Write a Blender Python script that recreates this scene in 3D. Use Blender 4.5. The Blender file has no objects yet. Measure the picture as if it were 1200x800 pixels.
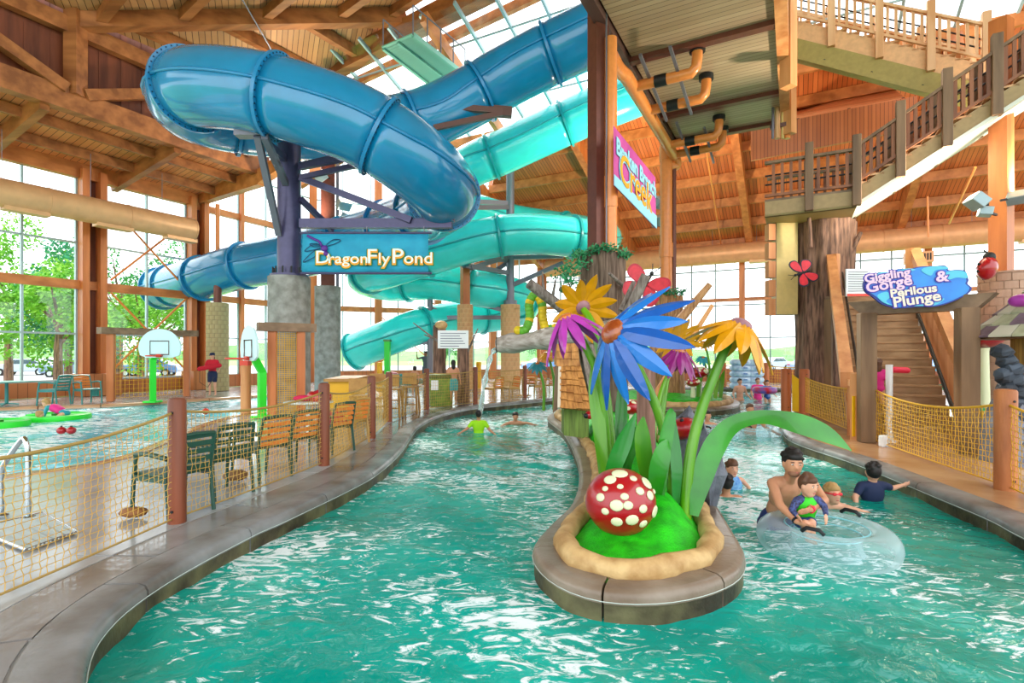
import bpy, math, random
import numpy as np
from mathutils import Vector, Matrix, Quaternion
random.seed(7)
SC = bpy.context.scene
COL = SC.collection
PI = math.pi
# ------------------------------------------------------------------ camera, sky, sun, exposure
FPX = 620.0            # focal length in pixels of the 1200 x 800 frame
EYE = 1.6              # eye height above the pool deck
HOR = 415.0            # image row of the horizon
cam_d = bpy.data.cameras.new('camera')
cam_d.sensor_width = 36.0
cam_d.lens = FPX / 1200.0 * 36.0
cam_d.shift_y = 15.0 / 1200.0
cam_d.clip_end = 600
cam = bpy.data.objects.new('camera', cam_d)
cam.location = (0, 0, EYE)
cam.rotation_euler = (PI / 2, 0, 0)
COL.objects.link(cam)
SC.camera = cam
world = bpy.data.worlds.new('world')
SC.world = world
world.use_nodes = True
wn = world.node_tree
bg = wn.nodes['Background']
bg.inputs['Color'].default_value = (0.93, 0.97, 1.0, 1)
bg.inputs['Strength'].default_value = 2.0
sun_d = bpy.data.lights.new('sun', 'SUN')
sun_d.energy = 5.0
sun_d.angle = math.radians(8)
sun_d.color = (1.0, 0.93, 0.82)
sun = bpy.data.objects.new('sun', sun_d)
sun.rotation_euler = (math.radians(-50), 0, math.radians(24))
sun.location = (-10, 45, 40)
COL.objects.link(sun)
SC.cycles.transparent_max_bounces = 40
SC.cycles.max_bounces = 8
SC.cycles.diffuse_bounces = 5
vs = SC.view_settings
vs.view_transform = 'Standard'
vs.look = 'None'
vs.exposure = 0.72
vs.gamma = 1.0
vs.use_curve_mapping = False

# ------------------------------------------------------------------ helpers
def P(px, py, Y):
    """the place at depth Y seen at a pixel of the 1200 x 800 frame"""
    return Vector(((px - 600) / FPX * Y, Y, EYE - (py - HOR) / FPX * Y))
def G(px, py, z=0.0):
    """the place on the level z seen at a pixel"""
    Y = FPX * (EYE - z) / (py - HOR)
    return Vector(((px - 600) / FPX * Y, Y, z))
U = Vector((0.47, 0.883, 0)).normalized()      # the hall's long axis, away from the camera
V = Vector((U.y, -U.x, 0))                      # across the hall, to the right
def lin(c):
    return c / 12.92 if c <= 0.04045 else ((c + 0.055) / 1.055) ** 2.4
def hx(s):
    s = s.lstrip('#')
    return tuple(lin(int(s[i:i + 2], 16) / 255) for i in (0, 2, 4))
OFF = {}
class MB:
    def __init__(self):
        self.v = []; self.f = []; self.mi = []; self.cur = 0
    def _add(self, vs, fs):
        n = len(self.v)
        self.v += [Vector(p) for p in vs]
        self.f += [tuple(i + n for i in f) for f in fs]
        self.mi += [self.cur] * len(fs)
        return self
    def box(self, c, s, rz=0, m=None):
        hx_, hy, hz = s[0] / 2, s[1] / 2, s[2] / 2
        vs = [Vector((x, y, z)) for z in (-hz, hz) for x, y in ((-hx_, -hy), (hx_, -hy), (hx_, hy), (-hx_, hy))]
        R = m if m is not None else Matrix.Rotation(rz, 3, 'Z')
        c = Vector(c)
        return self._add([c + R @ p for p in vs], [(3, 2, 1, 0), (4, 5, 6, 7), (0, 1, 5, 4), (1, 2, 6, 5), (2, 3, 7, 6), (3, 0, 4, 7)])
    def bar(self, a, b, w, h, up=(0, 0, 1)):
        """box from a to b, w wide sideways, h deep along up"""
        a = Vector(a); b = Vector(b); d = b - a; L = d.length
        if L < 1e-6: return self
        y = d / L; up = Vector(up)
        x = y.cross(up)
        if x.length < 1e-4: x = y.cross(Vector((1, 0, 0)))
        x.normalize(); z = x.cross(y)
        m = Matrix((x, y, z)).transposed()
        return self.box((a + b) / 2, (w, L, h), m=m)
    def prism(self, poly, z0, z1):
        n = len(poly)
        vs = [(p[0], p[1], z0) for p in poly] + [(p[0], p[1], z1) for p in poly]
        fs = [tuple(range(n - 1, -1, -1)), tuple(range(n, 2 * n))] + [(i, (i + 1) % n, n + (i + 1) % n, n + i) for i in range(n)]
        return self._add(vs, fs)
    def slab(self, poly, d):
        """polygon of 3-D points thickened along vector d"""
        n = len(poly); d = Vector(d)
        vs = [Vector(p) for p in poly] + [Vector(p) + d for p in poly]
        fs = [tuple(range(n - 1, -1, -1)), tuple(range(n, 2 * n))] + [(i, (i + 1) % n, n + (i + 1) % n, n + i) for i in range(n)]
        return self._add(vs, fs)
    def tube(self, pts, r, n=8, caps=True, closed=False, sx=1.0, up=None):
        pts = [Vector(p) for p in pts]; k = len(pts)
        rr = r if hasattr(r, '__len__') else [r] * k
        vs = []; prev = None
        for i in range(k):
            if closed: t = pts[(i + 1) % k] - pts[i - 1]
            else: t = pts[min(i + 1, k - 1)] - pts[max(i - 1, 0)]
            if t.length < 1e-9: t = Vector((0, 0, 1))
            t.normalize()
            if prev is None:
                ref = Vector(up) if up else (Vector((0, 0, 1)) if abs(t.z) < 0.9 else Vector((1, 0, 0)))
                a = ref - t * ref.dot(t)
                if a.length < 1e-5: a = t.orthogonal()
            elif up:
                a = Vector(up) - t * Vector(up).dot(t)
                if a.length < 1e-3: a = prev - t * prev.dot(t)
            else:
                a = prev - t * prev.dot(t)
            a.normalize(); prev = a
            b = t.cross(a)
            for j in range(n):
                q = 2 * PI * j / n
                vs.append(pts[i] + (a * math.cos(q) + b * math.sin(q) * sx) * rr[i])
        fs = []
        for i in range(k if closed else k - 1):
            i2 = (i + 1) % k
            for j in range(n):
                j2 = (j + 1) % n
                fs.append((i * n + j, i * n + j2, i2 * n + j2, i2 * n + j))
        if caps and not closed:
            fs.append(tuple(range(n - 1, -1, -1)))
            fs.append(tuple((k - 1) * n + j for j in range(n)))
        return self._add(vs, fs)
    def cyl(self, a, b, r, n=16, r2=None):
        return self.tube([a, b], [r, r if r2 is None else r2], n)
    def lathe(self, prof, c=(0, 0, 0), n=16, m=None):
        """profile of (radius, height) round the local z axis"""
        c = Vector(c); vs = []; fs = []
        R = m if m is not None else Matrix.Identity(3)
        for r, z in prof:
            for j in range(n):
                q = 2 * PI * j / n
                vs.append(c + R @ Vector((r * math.cos(q), r * math.sin(q), z)))
        for i in range(len(prof) - 1):
            for j in range(n):
                j2 = (j + 1) % n
                fs.append((i * n + j, i * n + j2, (i + 1) * n + j2, (i + 1) * n + j))
        if prof[0][0] > 1e-4: fs.append(tuple(range(n - 1, -1, -1)))
        if prof[-1][0] > 1e-4: fs.append(tuple((len(prof) - 1) * n + j for j in range(n)))
        return self._add(vs, fs)
    def ell(self, c, r, n=14, k=8, m=None):
        if not hasattr(r, '__len__'): r = (r, r, r)
        R = m if m is not None else Matrix.Identity(3)
        c = Vector(c); vs = [c + R @ Vector((0, 0, -r[2]))]; fs = []
        for i in range(1, k):
            a = -PI / 2 + PI * i / k
            for j in range(n):
                q = 2 * PI * j / n
                vs.append(c + R @ Vector((r[0] * math.cos(a) * math.cos(q), r[1] * math.cos(a) * math.sin(q), r[2] * math.sin(a))))
        vs.append(c + R @ Vector((0, 0, r[2])))
        for j in range(n): fs.append((0, 1 + (j + 1) % n, 1 + j))
        for i in range(k - 2):
            for j in range(n):
                fs.append((1 + i * n + j, 1 + i * n + (j + 1) % n, 1 + (i + 1) * n + (j + 1) % n, 1 + (i + 1) * n + j))
        t = len(vs) - 1
        for j in range(n): fs.append((t, 1 + (k - 2) * n + j, 1 + (k - 2) * n + (j + 1) % n))
        return self._add(vs, fs)
    def cap(self, a, b, ra, rb, n=12):
        """tapered capsule"""
        a = Vector(a); b = Vector(b)
        d = b - a
        if d.length < 1e-6: return self.ell(a, ra, n, 8)
        t = d.normalized()
        pts = []; rs = []
        for q in (1.0, .92, .71, .38): pts.append(a - t * ra * q); rs.append(ra * max(0.02, math.sqrt(max(0, 1 - q * q))))
        pts.append(a); rs.append(ra); pts.append(b); rs.append(rb)
        for q in (.38, .71, .92, 1.0): pts.append(b + t * rb * q); rs.append(rb * max(0.02, math.sqrt(max(0, 1 - q * q))))
        return self.tube(pts, rs, n)
    def quad(self, a, b, c, d): return self._add([a, b, c, d], [(0, 1, 2, 3)])
    def build(self, name, mat, parent=None, smooth=False, bevel=0.0, world=True, loc=None):
        me = bpy.data.meshes.new(name)
        off = Vector((0, 0, 0))
        if parent is not None and world: off = OFF.get(parent.name, Vector((0, 0, 0)))
        if loc is not None: off = Vector(loc)
        me.from_pydata([tuple(p - off) for p in self.v], [], self.f)
        mats = mat if isinstance(mat, (list, tuple)) else [mat]
        for m in mats: me.materials.append(m)
        if len(mats) > 1: me.polygons.foreach_set('material_index', self.mi)
        if smooth is True: me.polygons.foreach_set('use_smooth', [True] * len(me.polygons))
        me.update()
        if smooth == 'auto':
            try: me.shade_auto_smooth(angle=math.radians(40))
            except Exception:
                me.polygons.foreach_set('use_smooth', [True] * len(me.polygons))
                try: me.set_sharp_from_angle(angle=math.radians(40))
                except Exception: pass
        o = bpy.data.objects.new(name, me)
        COL.objects.link(o)
        if loc is not None and parent is None: o.location = loc
        if parent is not None:
            o.parent = parent
            if world: OFF[o.name] = OFF.get(parent.name, Vector((0, 0, 0)))
        if bevel:
            b = o.modifiers.new('bevel', 'BEVEL'); b.width = bevel; b.segments = 2; b.limit_method = 'ANGLE'; b.angle_limit = math.radians(40)
        return o
def tag(o, label=None, cat=None, group=None, kind=None):
    if label: o['label'] = label
    if cat: o['category'] = cat
    if group: o['group'] = group
    if kind: o['kind'] = kind
    return o
def thing(name, label, cat, loc=(0, 0, 0), rz=0, group=None, off=True):
    o = bpy.data.objects.new(name, None)
    o.empty_display_size = 0.1
    COL.objects.link(o)
    o.location = loc; o.rotation_euler = (0, 0, rz)
    if off and not rz: OFF[o.name] = Vector(loc)      # parts are then given in world coordinates
    return tag(o, label, cat, group)
def struct(name, mb, mat, parent=None, **k):
    o = mb.build(name, mat, parent, **k)
    if parent is None: o['kind'] = 'structure'
    return o
def sempty(name, loc=(0, 0, 0)):
    o = bpy.data.objects.new(name, None); o.empty_display_size = .1
    COL.objects.link(o); o.location = loc; OFF[o.name] = Vector(loc); o['kind'] = 'structure'
    return o
def copy_tree(o, parent=None):
    c = o.copy(); COL.objects.link(c)
    if parent is not None: c.parent = parent; c.matrix_parent_inverse = o.matrix_parent_inverse
    for ch in list(o.children): copy_tree(ch, c)
    return c
def place(proto, used, loc, rz, label=None, scale=None):
    """the first call moves the prototype itself, later ones a copy of the whole tree"""
    o = proto if not used else copy_tree(proto)
    used.append(1)
    o.location = loc; o.rotation_euler = (0, 0, rz)
    if label: o['label'] = label
    if scale: o.scale = (scale, scale, scale)
    return o
def inst(o, loc, parent=None, rz=None, off=None):
    """another object sharing o's mesh"""
    c = o.copy(); COL.objects.link(c)
    c.parent = parent if parent is not None else o.parent
    c.location = loc
    if rz is not None: c.rotation_euler = (0, 0, rz)
    return c
def spline(ctrl, n=8, closed=False):
    """Catmull-Rom through control points (any dimension)"""
    c = [Vector(p) for p in ctrl]; k = len(c); out = []
    rng = range(k) if closed else range(k - 1)
    for i in rng:
        if closed: p0, p1, p2, p3 = c[i - 1], c[i], c[(i + 1) % k], c[(i + 2) % k]
        else: p0, p1, p2, p3 = c[max(i - 1, 0)], c[i], c[i + 1], c[min(i + 2, k - 1)]
        for j in range(n):
            t = j / n
            out.append(0.5 * ((2 * p1) + (p2 - p0) * t + (2 * p0 - 5 * p1 + 4 * p2 - p3) * t * t + (3 * p1 - p0 - 3 * p2 + p3) * t ** 3))
    if not closed: out.append(c[-1].copy())
    return out
def resample(pts, step, closed=False):
    pts = list(pts)
    if closed: pts = pts + [pts[0]]
    d = [0]
    for a, b in zip(pts, pts[1:]): d.append(d[-1] + (b - a).length)
    n = max(2, int(round(d[-1] / step)))
    out = []; i = 0
    for k in range(n if closed else n + 1):
        s = d[-1] * k / n
        while i < len(pts) - 2 and d[i + 1] < s: i += 1
        q = (s - d[i]) / max(1e-9, d[i + 1] - d[i])
        out.append(pts[i].lerp(pts[i + 1], min(1, max(0, q))))
    return out
# ------------------------------------------------------------------ materials
MATS = {}
def M(name, col, rough=0.5, metal=0.0, var=0.0, scale=8.0, bump=0.0, bscale=40.0, spec=0.5, coat=0.0, stretch=None, col2=None, emit=0.0, trans=0.0, ior=1.45, detail=4, lo=.35, hi=.65):
    if name in MATS: return MATS[name]
    m = bpy.data.materials.new(name); m.use_nodes = True
    nt = m.node_tree; b = nt.nodes['Principled BSDF']
    c = hx(col) if isinstance(col, str) else col
    b.inputs['Base Color'].default_value = (*c, 1)
    b.inputs['Roughness'].default_value = rough
    b.inputs['Metallic'].default_value = metal
    b.inputs['IOR'].default_value = ior
    b.inputs['Specular IOR Level'].default_value = spec
    b.inputs['Coat Weight'].default_value = coat
    b.inputs['Coat Roughness'].default_value = 0.06
    b.inputs['Transmission Weight'].default_value = trans
    if emit:
        b.inputs['Emission Color'].default_value = (*c, 1); b.inputs['Emission Strength'].default_value = emit
    if var or col2 or bump:
        tc = nt.nodes.new('ShaderNodeTexCoord'); mp = nt.nodes.new('ShaderNodeMapping')
        nt.links.new(tc.outputs['Object'], mp.inputs['Vector'])
        if stretch: mp.inputs['Scale'].default_value = stretch
    if var or col2:
        n = nt.nodes.new('ShaderNodeTexNoise'); n.inputs['Scale'].default_value = scale; n.inputs['Detail'].default_value = detail
        nt.links.new(mp.outputs['Vector'], n.inputs['Vector'])
        r = nt.nodes.new('ShaderNodeValToRGB')
        c2 = hx(col2) if col2 else tuple(x * (1 - var) for x in c)
        c1 = c if col2 else tuple(min(1, x * (1 + var * .6)) for x in c)
        r.color_ramp.elements[0].position = lo; r.color_ramp.elements[1].position = hi
        r.color_ramp.elements[0].color = (*c2, 1); r.color_ramp.elements[1].color = (*c1, 1)
        nt.links.new(n.outputs['Fac'], r.inputs['Fac'])
        nt.links.new(r.outputs['Color'], b.inputs['Base Color'])
    if bump:
        n2 = nt.nodes.new('ShaderNodeTexNoise'); n2.inputs['Scale'].default_value = bscale; n2.inputs['Detail'].default_value = 3
        nt.links.new(mp.outputs['Vector'], n2.inputs['Vector'])
        bp = nt.nodes.new('ShaderNodeBump'); bp.inputs['Strength'].default_value = bump; bp.inputs['Distance'].default_value = 0.02
        nt.links.new(n2.outputs['Fac'], bp.inputs['Height']); nt.links.new(bp.outputs['Normal'], b.inputs['Normal'])
    MATS[name] = m
    return m
def planks(name, ca, cb, direction, width, rough=0.45, groove=0.06, gcol='#3a1c0c'):
    """boards laid side by side along `direction`, each in a tone of its own"""
    if name in MATS: return MATS[name]
    m = bpy.data.materials.new(name); m.use_nodes = True
    nt = m.node_tree; N = nt.nodes.new; L = nt.links.new; b = nt.nodes['Principled BSDF']
    b.inputs['Roughness'].default_value = rough
    g = N('ShaderNodeNewGeometry'); d = N('ShaderNodeVectorMath'); d.operation = 'DOT_PRODUCT'
    dv = Vector(direction).normalized()
    d.inputs[1].default_value = tuple(dv / width); L(g.outputs['Position'], d.inputs[0])
    fl = N('ShaderNodeMath'); fl.operation = 'FLOOR'; L(d.outputs['Value'], fl.inputs[0])
    fr = N('ShaderNodeMath'); fr.operation = 'FRACT'; L(d.outputs['Value'], fr.inputs[0])
    wnz = N('ShaderNodeTexWhiteNoise'); wnz.noise_dimensions = '1D'; L(fl.outputs[0], wnz.inputs['W'])
    nz = N('ShaderNodeTexNoise'); nz.inputs['Scale'].default_value = 1.3; nz.inputs['Detail'].default_value = 5; L(g.outputs['Position'], nz.inputs['Vector'])
    ad = N('ShaderNodeMath'); ad.operation = 'MULTIPLY_ADD'; ad.inputs[1].default_value = .55; L(wnz.outputs['Value'], ad.inputs[0])
    mu = N('ShaderNodeMath'); mu.operation = 'MULTIPLY'; mu.inputs[1].default_value = .45; L(nz.outputs['Fac'], mu.inputs[0]); L(mu.outputs[0], ad.inputs[2])
    mx = N('ShaderNodeMix'); mx.data_type = 'RGBA'; L(ad.outputs[0], mx.inputs['Factor'])
    mx.inputs[6].default_value = (*hx(ca), 1); mx.inputs[7].default_value = (*hx(cb), 1)
    lt = N('ShaderNodeMath'); lt.operation = 'LESS_THAN'; lt.inputs[1].default_value = groove; L(fr.outputs[0], lt.inputs[0])
    m2 = N('ShaderNodeMix'); m2.data_type = 'RGBA'; L(lt.outputs[0], m2.inputs['Factor']); L(mx.outputs[2], m2.inputs[6])
    m2.inputs[7].default_value = (*hx(gcol), 1)
    L(m2.outputs[2], b.inputs['Base Color'])
    MATS[name] = m
    return m
def wood(name, ca, cb, axis='z', rough=0.45, scale=6):
    s = {'x': (.12, 1, 1), 'y': (1, .12, 1), 'z': (1, 1, .12)}[axis]
    return M(name, ca, rough, col2=cb, scale=scale, stretch=s, bump=.12, bscale=14)
def bricks_mat(name, ca, cb): return M(name, ca, .7, col2=cb, scale=5, bump=.2, bscale=60)
glulam = wood('glulam timber', '#cc8044', '#a8622e', 'y', .42, 3)
glulam_z = wood('glulam post timber', '#cf7c42', '#ab5c2a', 'z', .42, 3)
truss_w = wood('truss timber', '#b06c3a', '#824a22', 'x', .5, 3)
roof_p = planks('roof boards', '#dc7c40', '#ac5526', V, .16, .42, .10)
roof_l = planks('roof boards olive', '#c9925c', '#94643a', (0.9, .45, 0), .2, .5, .1)
eave_p = planks('eave boards', '#e09458', '#bf6f38', U, .22, .5, .08)
dark_plank = wood('dark red board', '#7d4026', '#5a2a17', 'z', .5, 4)
glass = bpy.data.materials.new('window glass'); glass.use_nodes = True
nt = glass.node_tree; nt.nodes.remove(nt.nodes['Principled BSDF'])
_tr = nt.nodes.new('ShaderNodeBsdfTransparent'); _tr.inputs[0].default_value = (.97, .99, .99, 1)
_gl = nt.nodes.new('ShaderNodeBsdfGlossy'); _gl.inputs['Roughness'].default_value = .02
_lw = nt.nodes.new('ShaderNodeLayerWeight'); _lw.inputs['Blend'].default_value = .5
_pw = nt.nodes.new('ShaderNodeMath'); _pw.operation = 'POWER'; _pw.inputs[1].default_value = 4; nt.links.new(_lw.outputs['Facing'], _pw.inputs[0])
_fr = nt.nodes.new('ShaderNodeMath'); _fr.operation = 'MULTIPLY_ADD'; _fr.inputs[1].default_value = .5; _fr.inputs[2].default_value = .03; nt.links.new(_pw.outputs[0], _fr.inputs[0])
_mx = nt.nodes.new('ShaderNodeMixShader')
nt.links.new(_fr.outputs[0], _mx.inputs[0]); nt.links.new(_tr.outputs[0], _mx.inputs[1]); nt.links.new(_gl.outputs[0], _mx.inputs[2])
nt.links.new(_mx.outputs[0], nt.nodes['Material Output'].inputs['Surface'])
mull = M('pale aluminium', '#9db4b8', .4, .3)
mull_d = M('grey window bar', '#7d8f95', .45, .3)
ducts = M('cream duct metal', '#d9a878', .45, .2, var=.08, scale=3)
duct_o = M('orange duct metal', '#e0a070', .45, .2, var=.08, scale=3)
steel_p = M('purple grey painted steel', '#4a4668', .35, .2, var=.1)
steel_b = M('brown painted steel', '#6b3a2c', .4, .2, var=.12)
steel_g = M('grey steel', '#77757f', .4, .4)
steel_br = M('brown bracket steel', '#60453f', .45, .3)
concrete = M('board marked concrete', '#9a9a94', .75, col2='#77766f', scale=4, bump=.25, bscale=18)
blue_f = M('blue fibreglass', '#0c82b4', .22, var=.1, scale=1.2, coat=.6)
blue_in = M('blue flange', '#1c7fb5', .3, coat=.3)
aqua_f = M('aqua fibreglass', '#3ae6e0', .22, var=.08, scale=1.2, coat=.6)
aqua_in = M('aqua flange', '#1aa8ac', .3, coat=.3)
bolt_m = M('dark bolt', '#0c3350', .4, .4)
wood_o = wood('orange stair timber', '#d89a62', '#b87440', 'z', .5, 3)
wood_g = wood('grey brown timber', '#8a6a4a', '#63482f', 'z', .55, 4)
wood_gx = wood('grey brown beam timber', '#8a6f55', '#66503a', 'x', .55, 4)
wood_lt = wood('pale stair timber', '#e0b488', '#c48f5e', 'z', .5, 3)
olive = M('olive painted steel', '#9a8a4a', .5, var=.1)
cream = M('cream panel', '#c9b06c', .5, var=.06)
soffit = planks('soffit metal', '#b5a083', '#937c60', U, .16, .45, .12, '#6a5844')
pipe_o = M('orange pipe paint', '#dc8440', .32, var=.06, coat=.2)
black = M('black rubber', '#15171a', .5)
bark = M('tree bark', '#96705a', .7, col2='#4c3428', scale=5, stretch=(3, 3, .35), bump=.9, bscale=9)
bark_g = M('grey weathered wood', '#8b8078', .7, col2='#574a42', scale=6, stretch=(3, 3, .4), bump=.6, bscale=10)
bark_o = M('warm stump wood', '#b98a5c', .7, col2='#7f5634', scale=6, stretch=(3, 3, .4), bump=.5, bscale=10)
leaf_v = M('vine leaf', '#2f8a58', .5, var=.4, scale=9)
turf = M('bright green turf', '#1fc40c', .55, col2='#0f9806', scale=9, bump=.5, bscale=70)
sandy = M('sandstone kerb', '#cfae78', .6, col2='#a98350', scale=6, bump=.3, bscale=30)
coping = M('wet grey coping', '#8d8f90', .25, col2='#625c56', scale=2.2, bump=.25, bscale=14, lo=.3, hi=.7)
coping_i = M('stained brown coping', '#958878', .3, col2='#6a5644', scale=2.2, bump=.25, bscale=14, lo=.3, hi=.7)
under = M('algae stained kerb', '#6a6444', .5, col2='#33281a', scale=3, bump=.4, bscale=14)
deckm = M('wet stamped concrete', '#aeb2b4', .16, col2='#8a8680', scale=.9, bump=.10, bscale=9, lo=.28, hi=.62, detail=6)
deckr = M('tan wet concrete', '#c79f78', .2, col2='#a97a52', scale=.8, bump=.12, bscale=9, detail=6)
chalk = M('white line paint', '#b9c4bc', .5)
net_y = M('yellow netting', '#d9a520', .6)
net_t = M('tan netting', '#c09a48', .65)
rope_m = M('tan rope', '#a88a4a', .75)
post_m = wood('round timber post', '#86462a', '#5f2f1a', 'z', .5, 5)
chair_g = M('dark green plastic', '#1f4a3c', .4)
chair_o = M('orange mesh seat', '#d97a2c', .55)
teal_c = M('teal plastic', '#2d7d78', .4)
red = M('red paint', '#a00616', .3, coat=.5)
white = M('white paint', '#e9ecec', .45)
spot_w = M('cream spot paint', '#d8dcb4', .4)
lime = M('lime green paint', '#25d631', .35)
skin = M('skin', '#d9a183', .5, var=.08, scale=6)
skin_t = M('tanned skin', '#c48a68', .5, var=.08, scale=6)
skin_d = M('brown skin', '#8a5a40', .5, var=.08)
hair_b = M('black hair', '#1a1412', .55)
hair_br = M('brown hair', '#5a3a26', .55)
hair_bl = M('blond hair', '#b08a55', .6)
chrome = M('chrome', '#c9d4da', .12, 1.0)
yel = M('sunflower yellow', '#d08e00', .35, var=.12, coat=.3)
sky_b = M('petal blue', '#0a52a6', .3, var=.1, coat=.4)
sky_l = M('petal pale blue', '#1670c4', .3, coat=.4)
pink_p = M('petal violet pink', '#a838a0', .3, var=.12, coat=.3)
mag_p = M('petal magenta', '#82186c', .35, var=.15, coat=.3)
cone_o = M('flower centre orange brown', '#c06a2a', .25, col2='#8a3a14', scale=6, coat=.6)
cone_p = M('flower centre mauve', '#9a6a72', .4, var=.2)
stem_g = M('stem green', '#6aa40c', .35, col2='#357a08', scale=3, stretch=(1, 1, .3), coat=.3)
leaf_g = M('leaf green', '#258a10', .35, col2='#146a08', scale=3, coat=.3)
leaf_d = M('leaf deep green', '#0f7a1c', .35, coat=.3)
rock_g = M('grey rock', '#7d818c', .7, col2='#555863', scale=4, bump=.5)
shingle = M('cedar shingle', '#c48a48', .65, col2='#96602c', scale=6, stretch=(3, 1, 1), bump=.3)
# ------------------------------------------------------------------ the setting: plan of the hall
import bmesh
WATER_Z = -0.20
W1 = Vector((-14.8, 24.7, 0))
W2 = W1 + U * 6.9
W3 = Vector((2.0, 36.45, 0))
W0 = W1 - U * 25.2
W4 = W3 + V * 34
def UV(u, t, z=0.0): return W1 + U * u + V * t + Vector((0, 0, z))
river = [(-1.3, 1.7), (-2.14, 2.65), (-2.47, 3.25), (-2.53, 3.94), (-2.40, 4.89), (-2.27, 5.36), (-1.98, 6.66), (-1.88, 7.5), (-1.89, 9.0), (-2.05, 10.8),
         (-2.12, 12.1), (-1.95, 14), (-1.29, 16), (0, 17.6), (1.38, 19.1), (3.3, 22.0), (6.0, 24.8), (10, 25.8), (13.5, 24.5), (14.6, 21), (12, 18.6),
         (9.4, 16.9), (7.55, 14.8), (6.2, 12.2), (5.38, 10.2), (5.25, 8.13), (4.97, 6.16), (4.84, 5.36), (4.68, 4.84), (4.4, 3.5), (3.7, 2.0), (2.0, 1.1), (0, .95)]
isl1 = [(0.17, 4.36), (0.30, 3.85), (0.62, 3.56), (1.10, 3.56), (1.58, 3.82), (1.86, 4.22), (2.02, 4.85), (2.26, 6.0), (2.65, 7.9), (3.1, 10.5), (3.4, 12.8), (2.9, 14.4), (1.6, 14.6), (0.92, 13.7),
        (1.08, 11.0), (1.02, 8.4), (.88, 6.9), (.64, 5.7), (.33, 4.9)]
isl2 = [(3.3, 17.6), (4.2, 16.0), (5.8, 15.6), (7.2, 16.8), (7.9, 19), (7.2, 20.9), (5.2, 21.4), (3.6, 20)]
pool = [(-14.9, 5.9), (-8.0, 6.6), (-6.6, 7.3), (-6.2, 8.2), (-6.5, 9.6), (-7.25, 12.6), (-7.2, 15.2), (-6.1, 17.6), (-5.2, 20), (-6.2, 23), (-8.6, 22.6), (-10.1, 20.4), (-12.7, 17.0), (-15.2, 15.8), (-18.6, 12.5), (-19, 8)]
def loop(pts, step=.12): return resample(spline([(x, y, 0) for x, y in pts], 14, True), step, True)
RIV, ISL1, ISL2, POOL = loop(river), loop(isl1), loop(isl2), loop(pool, .2)
def area(p): return sum(a.x * b.y - b.x * a.y for a, b in zip(p, p[1:] + p[:1])) / 2
def offs(p, d):
    """offset of a closed loop, positive d to the inside"""
    s = 1 if area(p) > 0 else -1
    out = []
    n = len(p)
    for i in range(n):
        t = (p[(i + 1) % n] - p[i - 1]).normalized()
        out.append(p[i] + Vector((-t.y, t.x, 0)) * d * s)
    return out
def inside(poly, x, y):
    px = np.array([p.x for p in poly]); py = np.array([p.y for p in poly])
    res = np.zeros(x.shape, bool)
    j = len(poly) - 1
    for i in range(len(poly)):
        c = ((py[i] > y) != (py[j] > y)) & (x < (px[j] - px[i]) * (y - py[i]) / (py[j] - py[i] + 1e-12) + px[i])
        res ^= c; j = i
    return res
def fill(name, loops, z, mat, parent=None):
    bm = bmesh.new(); ed = []
    for lp in loops:
        vs = [bm.verts.new((p.x, p.y, z)) for p in lp]
        ed += [bm.edges.new((vs[i], vs[(i + 1) % len(vs)])) for i in range(len(vs))]
    bmesh.ops.triangle_fill(bm, use_beauty=True, use_dissolve=False, edges=ed)
    for f in bm.faces:
        if f.normal.z < 0: f.normal_flip()
    me = bpy.data.meshes.new(name); bm.to_mesh(me); bm.free(); me.materials.append(mat)
    o = bpy.data.objects.new(name, me); COL.objects.link(o)
    if parent: o.parent = parent
    else: o['kind'] = 'structure'
    return o
outer = [W0, W1, W2, W3, W4, Vector((34, -3, 0)), Vector((-27, -3, 0))]
floor = fill('floor', [outer, offs(RIV, -.2), offs(POOL, -.2)], -0.012, deckm)
# pool shells
def shell(name, lp, depth, mat):
    mb = MB(); n = len(lp)
    mb._add([(p.x, p.y, -.01) for p in lp] + [(p.x, p.y, depth) for p in lp], [(i, (i + 1) % n, n + (i + 1) % n, n + i) for i in range(n)])
    mb._add([(p.x, p.y, depth) for p in lp], [tuple(range(n))])
    return struct(name, mb, mat)
basin_m = M('teal pool paint', '#3aa89a', .6)
shell('floor_river_basin', offs(RIV, -.19), -1.15, basin_m)
shell('floor_pool_basin', offs(POOL, -.19), -1.0, basin_m)
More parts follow.
